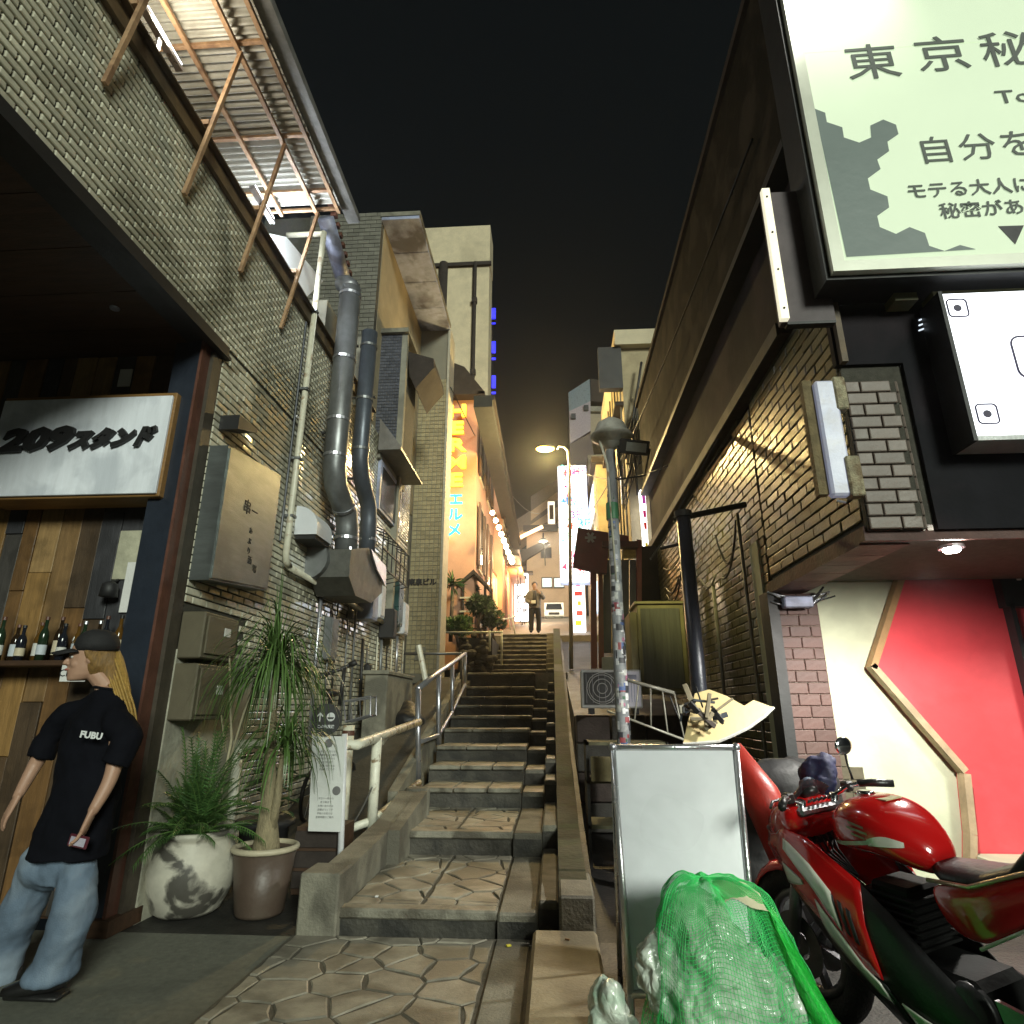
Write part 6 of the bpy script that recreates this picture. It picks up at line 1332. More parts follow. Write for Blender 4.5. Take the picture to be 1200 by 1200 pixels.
# ================================================================ PEOPLE
skin = M('warm skin', (.42, .25, .17), .5, var=.08, scale=6, bump=.03)
hair = M('bleached hair', (.36, .22, .05), .5, var=.4, scale=30, stretch=(4, 4, .6), bump=.3)
hair_d = M('dark hair', (.02, .014, .010), .5, var=.3, scale=20)
tee = M('black tee cotton', (.0045, .005, .008), .95, var=.25, scale=6, bump=.15, spec=.12)
denim = M('washed blue denim', (.12, .17, .235), .75, var=.30, scale=4, bump=.2, bscale=160, stain=(.30, .36, .42), stain_amt=.5, stain_scale=3)
shoe = M('black leather shoe', (.012, .012, .012), .4)
def ring(c, rx, ry, n=20, ax=(1, 0, 0), ay=(0, 1, 0), sq=1.):
    c = Vector(c); ax = Vector(ax); ay = Vector(ay); o = []
    for i in range(n):
        a = 2*math.pi*i/n; ca, sa = math.cos(a), math.sin(a)
        o.append(c+ax*rx*math.copysign(abs(ca)**sq, ca)+ay*ry*math.copysign(abs(sa)**sq, sa))
    return o
def hand(mb, wrist, d, n, s, curl=.5, thumb=1):
    """five fingered hand; d = direction of fingers, n = palm normal"""
    d = Vector(d).normalized(); n = Vector(n); n = (n-n.dot(d)*d).normalized(); w_ = d.cross(n)*thumb; wr_ = Vector(wrist)
    mb.loft([ring(wr_-d*.02*s, .026*s, .018*s, 10, w_, n), ring(wr_+d*.03*s, .036*s, .016*s, 10, w_, n), ring(wr_+d*.075*s, .042*s, .014*s, 10, w_, n), ring(wr_+d*.095*s, .038*s, .011*s, 10, w_, n)])
    for k, (off, L_) in enumerate(((.030, .072), (.010, .080), (-.010, .074), (-.029, .058))):
        p = wr_+d*.088*s+w_*off*s; dd = d.copy(); pts = [p-d*.02*s, p]
        for j, f in enumerate((.45, .32, .23)):
            dd = (dd+n*curl*(.35+.35*j)).normalized(); p = p+dd*L_*f*s; pts.append(p)
        mb.tube(pts, [.0095*s, .0095*s, .0088*s, .008*s, .0062*s], 8)
    p = wr_+d*.028*s+w_*.03*s; dd = (d*.7+w_*.75+n*.25).normalized(); pts = [p-dd*.01*s, p]
    for f in (.034, .028): p = p+dd*f*s; pts.append(p); dd = (dd+d*.35+n*.2).normalized()
    mb.tube(pts, [.013*s, .0125*s, .0105*s, .0075*s], 8)
def face_head(mb, c, s, f, up=(0, 0, 1)):
    """head with brow, nose, lips, chin and ears; c centre, f facing"""
    f = Vector(f).normalized(); up = Vector(up).normalized(); r_ = f.cross(up).normalized(); up = r_.cross(f)
    R = Matrix((r_, f, up)).transposed(); c = Vector(c)
    prof = [(-.115, .030, .040, .050), (-.105, .042, .058, .036), (-.085, .055, .072, .022), (-.05, .065, .085, .008), (-.01, .071, .095, .0), (.03, .075, .100, -.004), (.07, .072, .097, -.008), (.10, .056, .078, -.012), (.118, .030, .042, -.014)]
    rings = []
    for z, rx, ry, oy in prof: rings.append([c+R @ Vector((p.x*s, p.y*s, z*s)) for p in ring((0, oy, 0), rx, ry, 22)])
    mb.loft(rings)
    def L(x, y, z): return c+R @ Vector((x*s, y*s, z*s))
    mb.tube([L(0, .092, .022), L(0, .104, -.005), L(0, .113, -.022), L(0, .098, -.032)], [.007*s, .010*s, .014*s, .008*s], 8)
    for sx in (-1, 1):
        mb.sphere(L(sx*.013, .098, -.025), .009*s, 8, 6); mb.sphere(L(sx*.075, -.005, -.005), .022*s, 10, 7, (.45, .8, 1.2), R)
        mb.tube([L(sx*.012, .094, .030), L(sx*.03, .090, .035), L(sx*.048, .078, .030)], .007*s, 6)
        mb.sphere(L(sx*.036, .062, -.028), .026*s, 10, 7, (1, .8, 1))
    mb.sphere(L(0, .092, -.052), .021*s, 10, 6, (1.1, .6, .32), R); mb.sphere(L(0, .089, -.064), .019*s, 10, 6, (1.1, .6, .34), R); mb.sphere(L(0, .075, -.092), .022*s, 10, 6)
    return L
def limb(mb, pts, rs_, n=12):
    # smooth resample
    P_ = [Vector(p) for p in pts]; out = []; ro = []
    for i in range(len(P_)-1):
        p0 = P_[max(i-1, 0)]; p1 = P_[i]; p2 = P_[i+1]; p3 = P_[min(i+2, len(P_)-1)]
        for k in range(5):
            t_ = k/5; out.append(.5*((2*p1)+(p2-p0)*t_+(2*p0-5*p1+4*p2-p3)*t_*t_+(3*p1-p0-3*p2+p3)*t_**3)); ro.append(rs_[i]+(rs_[i+1]-rs_[i])*t_)
    out.append(P_[-1]); ro.append(rs_[-1]); mb.tube(out, ro, n)
# ---- woman walking left in front of the shop
K = 1.13   # survey units per metre
YW = 3.72
def W(px, py, dy=0): return P(px, py, y=YW+dy)
wm = thing('person', 'woman in black cap, oversized black T-shirt and baggy washed jeans walking past the shop', 'person', (-2.75, 3.72, 0))
hc = W(106, 772)                                      # head centre
fd = Vector((-.84, -.54, -.04))
body = MB()
L = face_head(body, hc, 1.12, fd)
neck = W(128, 806, .04); limb(body, [hc+Vector((.03, .02, -.07)), neck], [.058, .062])
chest = W(108, 880, .02); hip = W(72, 990, .02)
sw = Vector((.93, -.36, 0)).normalized()   # shoulder line direction (towards her left = our right)
shL = W(142, 842, -.05); shR = W(74, 838, .10)
limb(body, [neck+Vector((0, 0, .0)), chest, hip], [.07, .12, .12], 16)
elL = W(132, 905, -.12); wrL = W(108, 952, -.20)
limb(body, [shL, elL, wrL], [.055, .040, .026])
elR = W(42, 895, .10); wrR = W(20, 935, .02)
limb(body, [shR, elR, wrR], [.055, .040, .026])
hand(body, wrL, (-.25, -.1, -1), (-.9, -.3, .1), 1.12, .55, 1)
hand(body, wrR, (-.35, -.1, -1), (.5, .6, 0), 1.12, .35, -1)
knL = W(78, 1060, -.03); anL = W(60, 1138, .0); knR = W(22, 1060, .12); anR = W(8, 1142, .18)
limb(body, [hip+Vector((.07, 0, 0)), knL, anL], [.08, .06, .04]); limb(body, [hip+Vector((-.08, .05, 0)), knR, anR], [.08, .06, .04])
bo = body.build('body', skin, wm, smooth=True); remesh(bo, .006, 2)
# eyes, brows, lips
for sx in (-1, 1):
    MB().sphere(L(sx*.034, .079, .008), .0125*1.12, 10, 7, (1, .7, .6)).build('eye', M('eye white', (.6, .58, .55), .2, bump=0), wm, smooth=True)
    MB().sphere(L(sx*.034, .0895, .008), .0062*1.12, 8, 6).build('iris', hair_d, wm, smooth=True)
    MB().tube([L(sx*.018, .094, .034), L(sx*.035, .090, .039), L(sx*.05, .080, .034)], .003, 5).build('eyebrow', hair_d, wm)
MB().tube([L(-.024, .090, -.057), L(-.008, .103, -.056), L(.008, .103, -.056), L(.024, .090, -.057)], [.003, .007, .007, .003], 6).build('lips', M('lip colour', (.42, .12, .10), .4), wm, smooth=True)
# T-shirt
ts = MB()
tp = [(neck+Vector((-.005, 0, -.005)), .085, .075), (W(126, 822, .03), .16, .10), (W(112, 842, .03), .245, .14), (W(106, 880, .03), .235, .17), (W(100, 930, .02), .24, .18), (W(88, 975, .02), .26, .19), (W(80, 1003, .02), .275, .21)]
tp[1] = (tp[1][0]+Vector((0, 0, .0)), .125, .10); tp[2] = (tp[2][0], .18, .12); tp[3:] = [(c, a*.88, b*.85) for c, a, b in tp[3:]]
ts.loft([ring(c, a, b, 24, sw, (.36, .93, 0)) for c, a, b in tp])
limb(ts, [neck+Vector((.02, .0, -.055)), shL+Vector((-.02, 0, -.01)), W(149, 866, -.08), elL+Vector((.005, 0, .035))], [.070, .074, .074, .080], 14)
limb(ts, [neck+Vector((-.02, .02, -.055)), shR+Vector((.02, 0, -.01)), W(58, 862, .11), elR+Vector((.015, 0, .03))], [.070, .070, .070, .076], 14)
to = ts.build('t_shirt', tee, wm, smooth=True); remesh(to, .012, 4); folds(to, .05, .16, 2)
# cut-out collar look: small ring
MB().tube([neck+Vector((.082*math.cos(k*.4488), .070*math.sin(k*.4488), -.004-.012*math.sin(k*.4488+1.57))) for k in range(14)], .009, 6, close=True).build('collar', tee, wm, smooth=True)
pp_ = W(107, 862, -.19); place(text_mb('FUBU', .048, .002, bold=.002), pp_, (.95, .22, -.12), (.1, 0, 1)).build('chest_print', M('white print', (.7, .72, .72)), wm)
# jeans
jn = MB()
wst = W(84, 985, .03)
jn.loft([ring(wst, .165, .12, 22, sw, (.36, .93, 0)), ring(W(74, 1020, .03), .165, .12, 22, sw, (.36, .93, 0)), ring(W(70, 1036, .04), .13, .11, 22, sw, (.36, .93, 0))])
jn.sphere(W(62, 1012, .06), .15, 16, 10, (1.25, .9, .9))
limb(jn, [W(92, 1010, -.01), W(86, 1065, -.05), W(72, 1105, -.03), W(60, 1140, 0)], [.100, .104, .108, .118], 18)
limb(jn, [W(45, 1010, .08), W(28, 1060, .13), W(8, 1105, .18), W(-6, 1145, .2)], [.100, .104, .108, .118], 18)
for (px_, py_, dy_, r_) in ((60, 1141, 0, .128), (-6, 1146, .2, .128)):
    jn.loft([ring(W(px_, py_, dy_)+Vector((0, 0, zz)), r_+e_, (r_+e_)*.95, 18) for zz, e_ in ((-.02, -.004), (-.015, .006), (.03, .006), (.045, -.006))])
jo = jn.build('jeans', denim, wm, smooth=True); remesh(jo, .012, 9); folds(jo, .05, .16, 2)
for c, s_ in ((W(52, 1158, -.03), 1), (W(0, 1150, .2), 1)):
    sm = MB(); f2 = Vector((-.95, -.3, 0))
    sm.loft([ring(c+f2*a+Vector((0, 0, h)), w_, hh, 12, (.3, -.95, 0), (0, 0, 1)) for a, h, w_, hh in ((-.10, .03, .035, .035), (-.04, .035, .055, .055), (.06, .02, .058, .045), (.14, .005, .052, .032), (.19, 0, .03, .02))]); sm.box(c[0]-.19, c[0]+.11, c[1]-.05, c[1]+.06, c[2]-.045, c[2]-.02, .01)
    sm.build('shoe', shoe, wm, smooth=True)
# cap
cp_ = thing('x', None, None) if False else None
capm = M('black cap cloth', (.012, .012, .013), .8, var=.2, bump=.2)
fR = fd.cross(Vector((0, 0, 1))).normalized(); fU = fR.cross(fd.normalized())
cc = hc+Vector((.015, .005, .058)); Rm = Matrix((fR, fd.normalized(), fU)).transposed()
cm_ = MB(); cm_.loft([[cc+Rm @ Vector((p.x, p.y-.008, z)) for p in ring((0, 0, 0), a, b, 24)] for z, a, b in ((-.012, .094, .120), (.03, .097, .122), (.07, .088, .110), (.10, .066, .084), (.117, .034, .044), (.122, .004, .006))])
cap_o = cm_.build('cap', capm, wm, smooth=True)
br = []
for t_, w_, zz in ((.0, .090, .004), (.04, .086, .0), (.08, .07, -.010), (.105, .045, -.018), (.115, .012, -.022)):
    br.append([cc+Rm @ Vector((x*w_, .075+t_+(1-abs(x)**2)*.035, zz-.022*x*x)) for x in [-1+.2*i for i in range(11)]])
b_o = MB().loft(br, cap=False, close=False).build('cap_brim', capm, cap_o, smooth=True); sd_ = b_o.modifiers.new('thick', 'SOLIDIFY'); sd_.thickness = .006
q = cc+Rm @ Vector((-.035, .105, .065)); place(text_mb('~', .09, .002, bold=.006), cc+Rm @ Vector((.03, .120, .06)), Rm @ Vector((-1, 0, 0)), Rm @ Vector((0, -.3, 1))).build('cap_mark', M('white print', (.7, .72, .72)), cap_o)
# hair: under the cap and long tail behind
hm = MB()
limb(hm, [hc+Rm @ Vector((.01, -.07, .05)), hc+Rm @ Vector((.01, -.12, -.03)), W(143, 806, .05), W(148, 832, .03), W(156, 864, .02)], [.072, .062, .044, .030, .006], 14)
limb(hm, [hc+Rm @ Vector((.05, -.05, .03)), hc+Rm @ Vector((.055, -.06, -.05)), W(136, 822, .0), W(150, 850, .0)], [.035, .034, .025, .006], 10)
for k in range(26):
    o_ = Vector((rs.uniform(-.04, .04), rs.uniform(-.04, .04), 0)); limb(hm, [hc+Rm @ Vector((.0, -.11, 0))+o_, W(144, 812, .03)+o_, W(152, 840, .03)+o_*.9, W(rs.uniform(150, 162), rs.uniform(856, 884), .03)+o_*.6], [.008, .007, .006, .002], 5)
hm.build('hair_strands', hair, wm, smooth=True)
hm = MB(); hm.sphere(hc+Rm @ Vector((0, -.040, -.012)), .1, 18, 12, (.93, .92, 1.12), Rm)
limb(hm, [hc+Rm @ Vector((.0, -.06, .03)), hc+Rm @ Vector((.0, -.10, -.05)), W(141, 806, .05), W(146, 826, .04)], [.08, .072, .048, .03], 14)
for sx in (-1, 1): limb(hm, [hc+Rm @ Vector((sx*.07, .02, .05)), hc+Rm @ Vector((sx*.078, -.01, .0)), hc+Rm @ Vector((sx*.07, -.05, -.06))], [.022, .024, .02], 8)
o = hm.build('hair', M('dark blonde hair', (.22, .125, .035), .5, var=.5, scale=26, stretch=(5, 5, .6), bump=.4), wm, smooth=True); remesh(o, .010, 2)
ph = thing('phone', 'small dark phone held in the woman\'s left hand', 'phone', W(94, 984, -.22))
MB().obox(W(92, 986, -.225), (.11, .012, .06), Matrix.Rotation(math.radians(10), 3, 'Y'), .004).build('case', M('dark red phone', (.09, .02, .03), .3), ph)
MB().obox(W(92, 986, -.225)+Vector((0, -.008, 0)), (.085, .002, .04), Matrix.Rotation(math.radians(10), 3, 'Y')).build('screen', M('pale screen', (.4, .38, .45), .3), ph)
# ---- man standing at the top of the stairs
mn = thing('person', 'man in grey jacket, black shirt and black trousers standing at the top of the stairs', 'person', (-.55, 19.7, 3.7))
Ym = 19.7; zf = 3.72; hx_ = P(627, 742, y=Ym)[0]; k_ = 1.58/1.75
def Q(x, z, dy=0): return Vector((hx_+x, Ym+dy, zf+z*k_))
b = MB(); face_head(b, Q(.0, 1.62), .98, (.15, -1, -.1)); limb(b, [Q(0, 1.54), Q(0, 1.44)], [.055, .06])
limb(b, [Q(0, 1.42), Q(0, 1.2), Q(0, .92)], [.10, .14, .13], 14)
limb(b, [Q(-.17, 1.40), Q(-.25, 1.12), Q(-.10, 1.0, -.16)], [.05, .045, .035]); limb(b, [Q(.17, 1.40), Q(.27, 1.18, -.05), Q(.16, 1.36, -.2)], [.05, .045, .035])
hand(b, Q(-.10, 1.0, -.16), (.9, -.3, 0), (0, -1, 0), 1, .5, 1); hand(b, Q(.16, 1.36, -.2), (-.6, -.2, .6), (0, -1, 0), 1, .5, -1)
limb(b, [Q(-.08, .9), Q(-.10, .5), Q(-.11, .08)], [.09, .06, .04]); limb(b, [Q(.08, .9), Q(.11, .5, .05), Q(.10, .08, .08)], [.09, .06, .04])
o = b.build('body', skin, mn, smooth=True); remesh(o, .014, 1)
b = MB(); b.loft([ring(Q(0, z), a, c_, 18) for z, a, c_ in ((1.47, .07, .07), (1.42, .19, .11), (1.2, .20, .14), (.92, .19, .14), (.82, .20, .14))])
limb(b, [Q(-.17, 1.41), Q(-.26, 1.12), Q(-.12, 1.0, -.14)], [.07, .065, .05]); limb(b, [Q(.17, 1.41), Q(.28, 1.18, -.05), Q(.18, 1.33, -.18)], [.07, .065, .05])
o = b.build('jacket', M('grey jacket', (.16, .15, .14), .7), mn, smooth=True); remesh(o, .016, 2); folds(o, .03, .1)
b = MB(); b.loft([ring(Q(0, z, -.05), a, c_, 14) for z, a, c_ in ((1.43, .06, .08), (1.2, .09, .125), (.9, .10, .12))]); b.build('shirt', black, mn, smooth=True)
b = MB(); b.loft([ring(Q(0, z), a, c_, 16) for z, a, c_ in ((.98, .18, .13), (.82, .18, .14))]); limb(b, [Q(-.08, .9), Q(-.11, .5), Q(-.12, .06)], [.11, .085, .075]); limb(b, [Q(.08, .9), Q(.12, .5, .05), Q(.11, .06, .08)], [.11, .085, .075])
o = b.build('trousers', black, mn, smooth=True); remesh(o, .016, 2)
for x, dy in ((-.12, 0), (.11, .08)): MB().sphere(Q(x, .03, dy-.05), .09, 12, 7, (.5, 1.3, .45)).build('shoe', shoe, mn, smooth=True)
MB().sphere(Q(0, 1.69, .025), .108, 14, 9, (.88, 1, .85)).build('hair', hair_d, mn, smooth=True)
MB().obox(Q(-.03, 1.02, -.24), (.14, .02, .10), None, .004).build('bag_patch', M('white print', (.7, .72, .72)), mn)
# ================================================================ MOTORCYCLE (built along +Y = forward, then turned)
def motorcycle(name, label, loc, ang, lean, colours):
    Rr, Wt = colours
    t = thing(name, label, 'motorcycle', (0, 0, 0))
    before = set(bpy.data.objects)
    blk = M('satin black plastic', (.014, .014, .015), .4, var=.15); alu = M('cast alloy', (.20, .20, .21), .4, .8, var=.2); chrome = M('chrome', (.75, .75, .77), .12, 1.0, var=.05, bump=0); tyre = M('tyre rubber', (.014, .014, .014), .8, bump=.4, bscale=90)
    voidb = M('shade black casting', (.006, .006, .006), .7, var=.3, spec=.2)  # engine colour blackened to stand in for deep shade below the tank
    def wheel(y, w_):
        wo_ = MB().tube([(0, y+.30*math.cos(k*.1571), .33+.30*math.sin(k*.1571)) for k in range(40)], w_, 14, close=True).build('wheel', tyre, t, smooth=True)
        MB().tube([(0, y+.225*math.cos(k*.1963), .33+.225*math.sin(k*.1963)) for k in range(32)], .028, 10, close=True).build('rim', alu, wo_, smooth=True)
        for k in range(6):
            a = k*math.pi/3+.2; MB().beam((0, y, .33), (0, y+.22*math.cos(a), .33+.22*math.sin(a)), .035, .03, (1, 0, 0)).build('spoke', alu, wo_)
        MB().cyl((-.06, y, .33), (.06, y, .33), .05, 14).build('hub', alu, wo_)
        for s in (-1, 1): MB().lathe([(.07, 0), (.15, 0), (.15, .005), (.07, .005)], (0, 0, 0), 28, cap=False).xf(Matrix.Translation((s*.075, y, .33)) @ Matrix.Rotation(math.pi/2, 4, 'Y')).build('brake_disc', alu, wo_)
    wheel(.76, .060); wheel(-.76, .085)
    for s in (-1, 1):
        MB().tube([(s*.11, .76, .33), (s*.11, .62, .72)], .030, 12).build('fork_slider', alu, t, smooth=True)
        MB().tube([(s*.11, .64, .66), (s*.11, .50, 1.05)], .022, 12).build('fork_tube', chrome, t, smooth=True)
    MB().box(-.15, .15, .47, .56, .98, 1.02, .012).build('top_yoke', alu, t); MB().box(-.14, .14, .53, .61, .83, .87, .012).build('lower_yoke', blk, t)
    # front mudguard
    rings = []
    for k in range(9):
        a = math.radians(20+15*k); rr = .385; y = .76+rr*math.cos(a); z = .33+rr*math.sin(a); wd = .075*(1-.25*abs(k-4)/4)
        rings.append([Vector((wd*math.sin(q_), y-.03*(1-math.cos(q_))*math.cos(a), z-.05*(1-math.cos(q_)))) for q_ in [-1.5+.375*i for i in range(9)]])
    mg = MB().loft(rings, cap=False, close=False).build('front_mudguard', Rr, t, smooth=True); m_ = mg.modifiers.new('t', 'SOLIDIFY'); m_.thickness = .006
    # clip-on handlebars
    for s in (-1, 1):
        MB().tube([(s*.11, .50, 1.04), (s*.20, .485, 1.075), (s*.27, .44, 1.085), (s*.35, .37, 1.08)], .013, 10).build('handlebar', chrome, t, smooth=True)
        MB().tube([(s*.245, .46, 1.085), (s*.30, .415, 1.085), (s*.37, .35, 1.078)], [.017, .020, .019], 12).build('grip', blk, t, smooth=True)
        MB().tube([(s*.24, .50, 1.075), (s*.30, .49, 1.075), (s*.37, .43, 1.065)], .007, 6).build('lever', alu, t, smooth=True)
        MB().box(s*.20-.02, s*.20+.03, .47, .52, 1.05, 1.10, .008).build('switch_block', blk, t)
    MB().tube([(.26, .50, 1.10), (.29, .54, 1.17), (.30, .55, 1.24)], .006, 6).build('mirror_stem', blk, t, smooth=True)
    MB().sphere((.30, .55, 1.26), .055, 18, 10, (1.1, .28, .85)).build('mirror', chrome, t, smooth=True)
    MB().lathe([(0, 0), (.045, 0), (.048, .03), (.02, .04)], (0, 0, 0), 20).xf(Matrix.Translation((0, .54, 1.05)) @ Matrix.Rotation(math.radians(-35), 4, 'X')).build('gauge', blk, t, smooth=True)
    # nose fairing, screen and lamp
    ns_ = [ring((0, y, z), a, b, 20, (1, 0, 0), (0, .12, 1), .85) for y, z, a, b in ((.50, .97, .175, .075), (.60, .945, .175, .11), (.70, .91, .15, .12), (.79, .87, .10, .095), (.845, .84, .045, .05))]
    MB().loft(ns_).build('nose_fairing', Rr, t, smooth=True)
    for s in (-1, 1): MB().sphere((s*.06, .80, .865), .04, 14, 8, (1.2, .5, .55), Matrix.Rotation(s*-.35, 3, 'Y')).build('headlight', M('dark lens', (.2, .2, .22), .1), t, smooth=True)
    sc2 = [[Vector((.13*math.sin(q_)*(1-.25*k/4), .74-.05*k-.05*(1-math.cos(q_)), .965+.042*k-.06*(1-math.cos(q_)))) for q_ in [-1.3+.26*i for i in range(11)]] for k in range(5)]
    ws_ = MB().loft(sc2, cap=False, close=False).build('windscreen', M('smoked screen', (.03, .03, .035), .06, alpha=.75, bump=0), t, smooth=True); m_ = ws_.modifiers.new('t', 'SOLIDIFY'); m_.thickness = .004
    # tank: broad shoulders, narrow waist
    tk = [(.37, .93, .06, .05), (.33, .95, .125, .09), (.25, .975, .172, .118), (.15, .985, .188, .125), (.05, .975, .18, .12), (-.03, .945, .15, .11), (-.09, .91, .11, .085), (-.14, .88, .07, .05)]
    to_ = MB().loft([ring((0, y, z), a, b, 28, (1, 0, 0), (0, 0, 1), .80) for y, z, a, b in tk]).build('fuel_tank', Rr, t, smooth=True); ss_ = to_.modifiers.new('s', 'SUBSURF'); ss_.levels = 1; ss_.render_levels = 2
    MB().lathe([(0, .012), (.035, .012), (.045, 0)], (0, .20, 1.102), 18).build('filler_cap', chrome, to_, smooth=True)
    MB().box(-.05, .05, .05, .12, 1.094, 1.099).build('warning_label', M('cream label', (.55, .5, .3), .5), to_)
    for s in (-1, 1):   # knee line stripes and badge, proud decals wrapped on the tank side
        def side(y, z):
            for i in range(len(tk)-1):
                if tk[i][0] >= y >= tk[i+1][0]:
                    f = (tk[i][0]-y)/(tk[i][0]-tk[i+1][0]); zc_, a_, b_ = [tk[i][j]+(tk[i+1][j]-tk[i][j])*f for j in (1, 2, 3)]
                    q_ = min(.999, abs((z-zc_)/b_)); return Vector((s*(a_*(1-q_**2.5)**.4+.004), y, z))
            return Vector((s*.1, y, z))
        for nm, up_, lo_, mt in (('white_flash', lambda u: .905+.05*u, lambda u: .885+.035*u, Wt), ('white_wedge', lambda u: .955+.02*math.sin(3*u), lambda u: .93-.01*u, Wt)):
            y0, y1 = (.31, .06) if nm == 'white_flash' else (.08, -.06)
            rg_ = [[side(y0+(y1-y0)*i/12, up_(i/12)*(1)+0), side(y0+(y1-y0)*i/12, (up_(i/12)+lo_(i/12))/2), side(y0+(y1-y0)*i/12, lo_(i/12)+.018*(i/12) if i < 12 else up_(1)-.001)] for i in range(13)]
            MB().loft(rg_, cap=False, close=False).build(nm, mt, to_, smooth=True)
        # winged badge
        bd = MB()
        for (dy, dz, ly, lz) in ((0, 0, .10, .012), (.0, .022, .075, .011), (.0, -.022, .06, .010)):
            bd.add([side(.12-ly/2+dy, .985+dz-lz*.2), side(.12+ly/2+dy, .985+dz+lz*1.2), side(.12+ly/2+dy, .985+dz+lz*.3), side(.12-ly/2+dy, .985+dz-lz)], [(0, 1, 2, 3)])
        bd.build('wing_badge', M('tarnished gold badge', (.30, .26, .18), .4, .5), to_)
    # seat and upswept tail
    MB().loft([ring((0, y, z), a, b, 16, (1, 0, 0), (0, 0, 1), .7) for y, z, a, b in ((-.10, .86, .06, .03), (-.18, .85, .12, .04), (-.34, .855, .14, .045), (-.46, .90, .13, .05), (-.52, .97, .11, .05), (-.68, 1.01, .10, .04), (-.84, 1.04, .06, .025))]).build('seat', blk, t, smooth=True)
    for s in (-1, 1):
        q_ = [(s*.12, -.12, .83), (s*.155, -.32, .855), (s*.14, -.52, .94), (s*.11, -.78, 1.02), (s*.05, -1.05, 1.09)]; lo2 = [(s*.11, -.16, .66), (s*.14, -.30, .63), (s*.125, -.48, .74), (s*.09, -.78, .93), (s*.04, -1.02, 1.04)]
        pn = MB().loft([[Vector(a), Vector(a).lerp(Vector(b), .35)+Vector((s*.028, 0, 0)), Vector(a).lerp(Vector(b), .7)+Vector((s*.02, 0, 0)), Vector(b)] for a, b in zip(q_, lo2)], cap=False, close=False).build('tail_panel', Rr, t, smooth=True); m_ = pn.modifiers.new('t', 'SOLIDIFY'); m_.thickness = .012; m_ = pn.modifiers.new('s', 'SUBSURF'); m_.levels = 1; m_.render_levels = 2
        MB().tube(q_, .009, 6).build('tail_trim', M('champagne trim', (.55, .42, .30), .3, .6), t, smooth=True)
        MB().tube([Vector(b)+Vector((s*.012, 0, .012)) for b in lo2[1:]], .007, 6).build('tail_stripe', Wt, t, smooth=True)
        # full fairing: rows front to back, each from shoulder to belly
        F = [[(.10, .80, .86), (.12, .80, .80), (.10, .79, .74), (.05, .77, .68)],
             [(.165, .62, .92), (.20, .62, .80), (.19, .60, .66), (.13, .56, .50)],
             [(.18, .44, .90), (.225, .42, .74), (.22, .38, .54), (.15, .34, .34)],
             [(.17, .26, .80), (.225, .24, .64), (.225, .20, .42), (.13, .16, .22)],
             [(.16, .08, .70), (.215, .04, .54), (.215, .0, .36), (.11, -.04, .17)],
             [(.14, -.12, .52), (.18, -.16, .42), (.18, -.20, .30), (.09, -.24, .16)],
             [(.10, -.34, .34), (.13, -.38, .30), (.13, -.40, .24), (.07, -.42, .17)]]
        def fs_(u, v):
            i = min(int(u), len(F)-2); k = min(int(v), 2); a, b = u-i, v-k
            L_ = lambda p, q, f: tuple(p[n]+(q[n]-p[n])*f for n in range(3))
            p = L_(L_(F[i][k], F[i+1][k], a), L_(F[i][k+1], F[i+1][k+1], a), b); return Vector((s*p[0], p[1], p[2]))
        def patch(u0, u1, vlo, vhi, off, nm, mt, n=10, m=4):
            rows = []
            for i in range(n+1):
                u = u0+(u1-u0)*i/n; a, b = vlo(i/n), vhi(i/n); rows.append([fs_(u, a+(b-a)*k/m)+Vector((s*off, 0, 0)) for k in range(m+1)])
            pn = MB().loft(rows, cap=False, close=False).build(nm, mt, t, smooth=True); m_ = pn.modifiers.new('t', 'SOLIDIFY'); m_.thickness = .006; m_.offset = -1; return pn
        patch(0, 3.4, lambda f: 0, lambda f: 2.0 if f < .6 else 2.0-.1*(f-.6)/.4, 0, 'side_fairing', Rr, 16, 6)
        patch(0, 3.4, lambda f: 2.01, lambda f: 3, -.004, 'fairing_lower', blk, 16, 4)
        patch(2.9, 6, lambda f: .55*f, lambda f: 3, -.012, 'lower_fairing', blk, 14, 6)
        patch(1.1, 2.6, lambda f: .35+.5*f, lambda f: .75+.85*f, .006, 'white_panel', Wt)
        patch(1.9, 3.3, lambda f: 1.5+.5*f, lambda f: 2.3+.1*f, .006, 'white_panel', Wt)
        patch(.9, 1.6, lambda f: 1.3, lambda f: 2.0-.6*f, .006, 'white_panel', Wt)
        patch(3.6, 4.6, lambda f: 2.2, lambda f: 2.95, .004, 'belly_stripe', Wt)
        patch(4.75, 5.4, lambda f: 1.9, lambda f: 2.95, .004, 'belly_stripe', Wt)
        for k in range(3): patch(2.55+.22*k, 2.65+.22*k, lambda f: .9, lambda f: 1.5, .004, 'vent_slot', blk, 2, 4)
        MB().beam((s*.11, -.38, .36), (s*.12, -.76, .33), .035, .06).build('swingarm', alu, t)
        MB().tube([(s*.13, -.42, .36), (s*.24, -.40, .36)], .016, 8).build('footpeg', alu, t, smooth=True)
        MB().prism([(s*.13, -.30, .48), (s*.13, -.48, .46), (s*.13, -.44, .28), (s*.13, -.34, .28)], (s*.02, 0, 0)).build('footrest_plate', alu, t)
        MB().tube([(s*.07, -.85, .92), (s*.19, -.86, .92)], .01, 6).build('indicator_stem', blk, t); MB().sphere((s*.20, -.86, .92), .03, 10, 7, (1.2, .8, .8)).build('indicator', M('amber lens', (.6, .2, .02), .3), t, smooth=True)
    # engine
    MB().box(-.14, .14, -.24, .16, .28, .50, .03).build('crankcase', voidb, t)
    for k in range(7): MB().box(-.12, .12, -.02, .24, .53+.03*k, .543+.03*k, .004).build('cooling_fin', voidb, t)
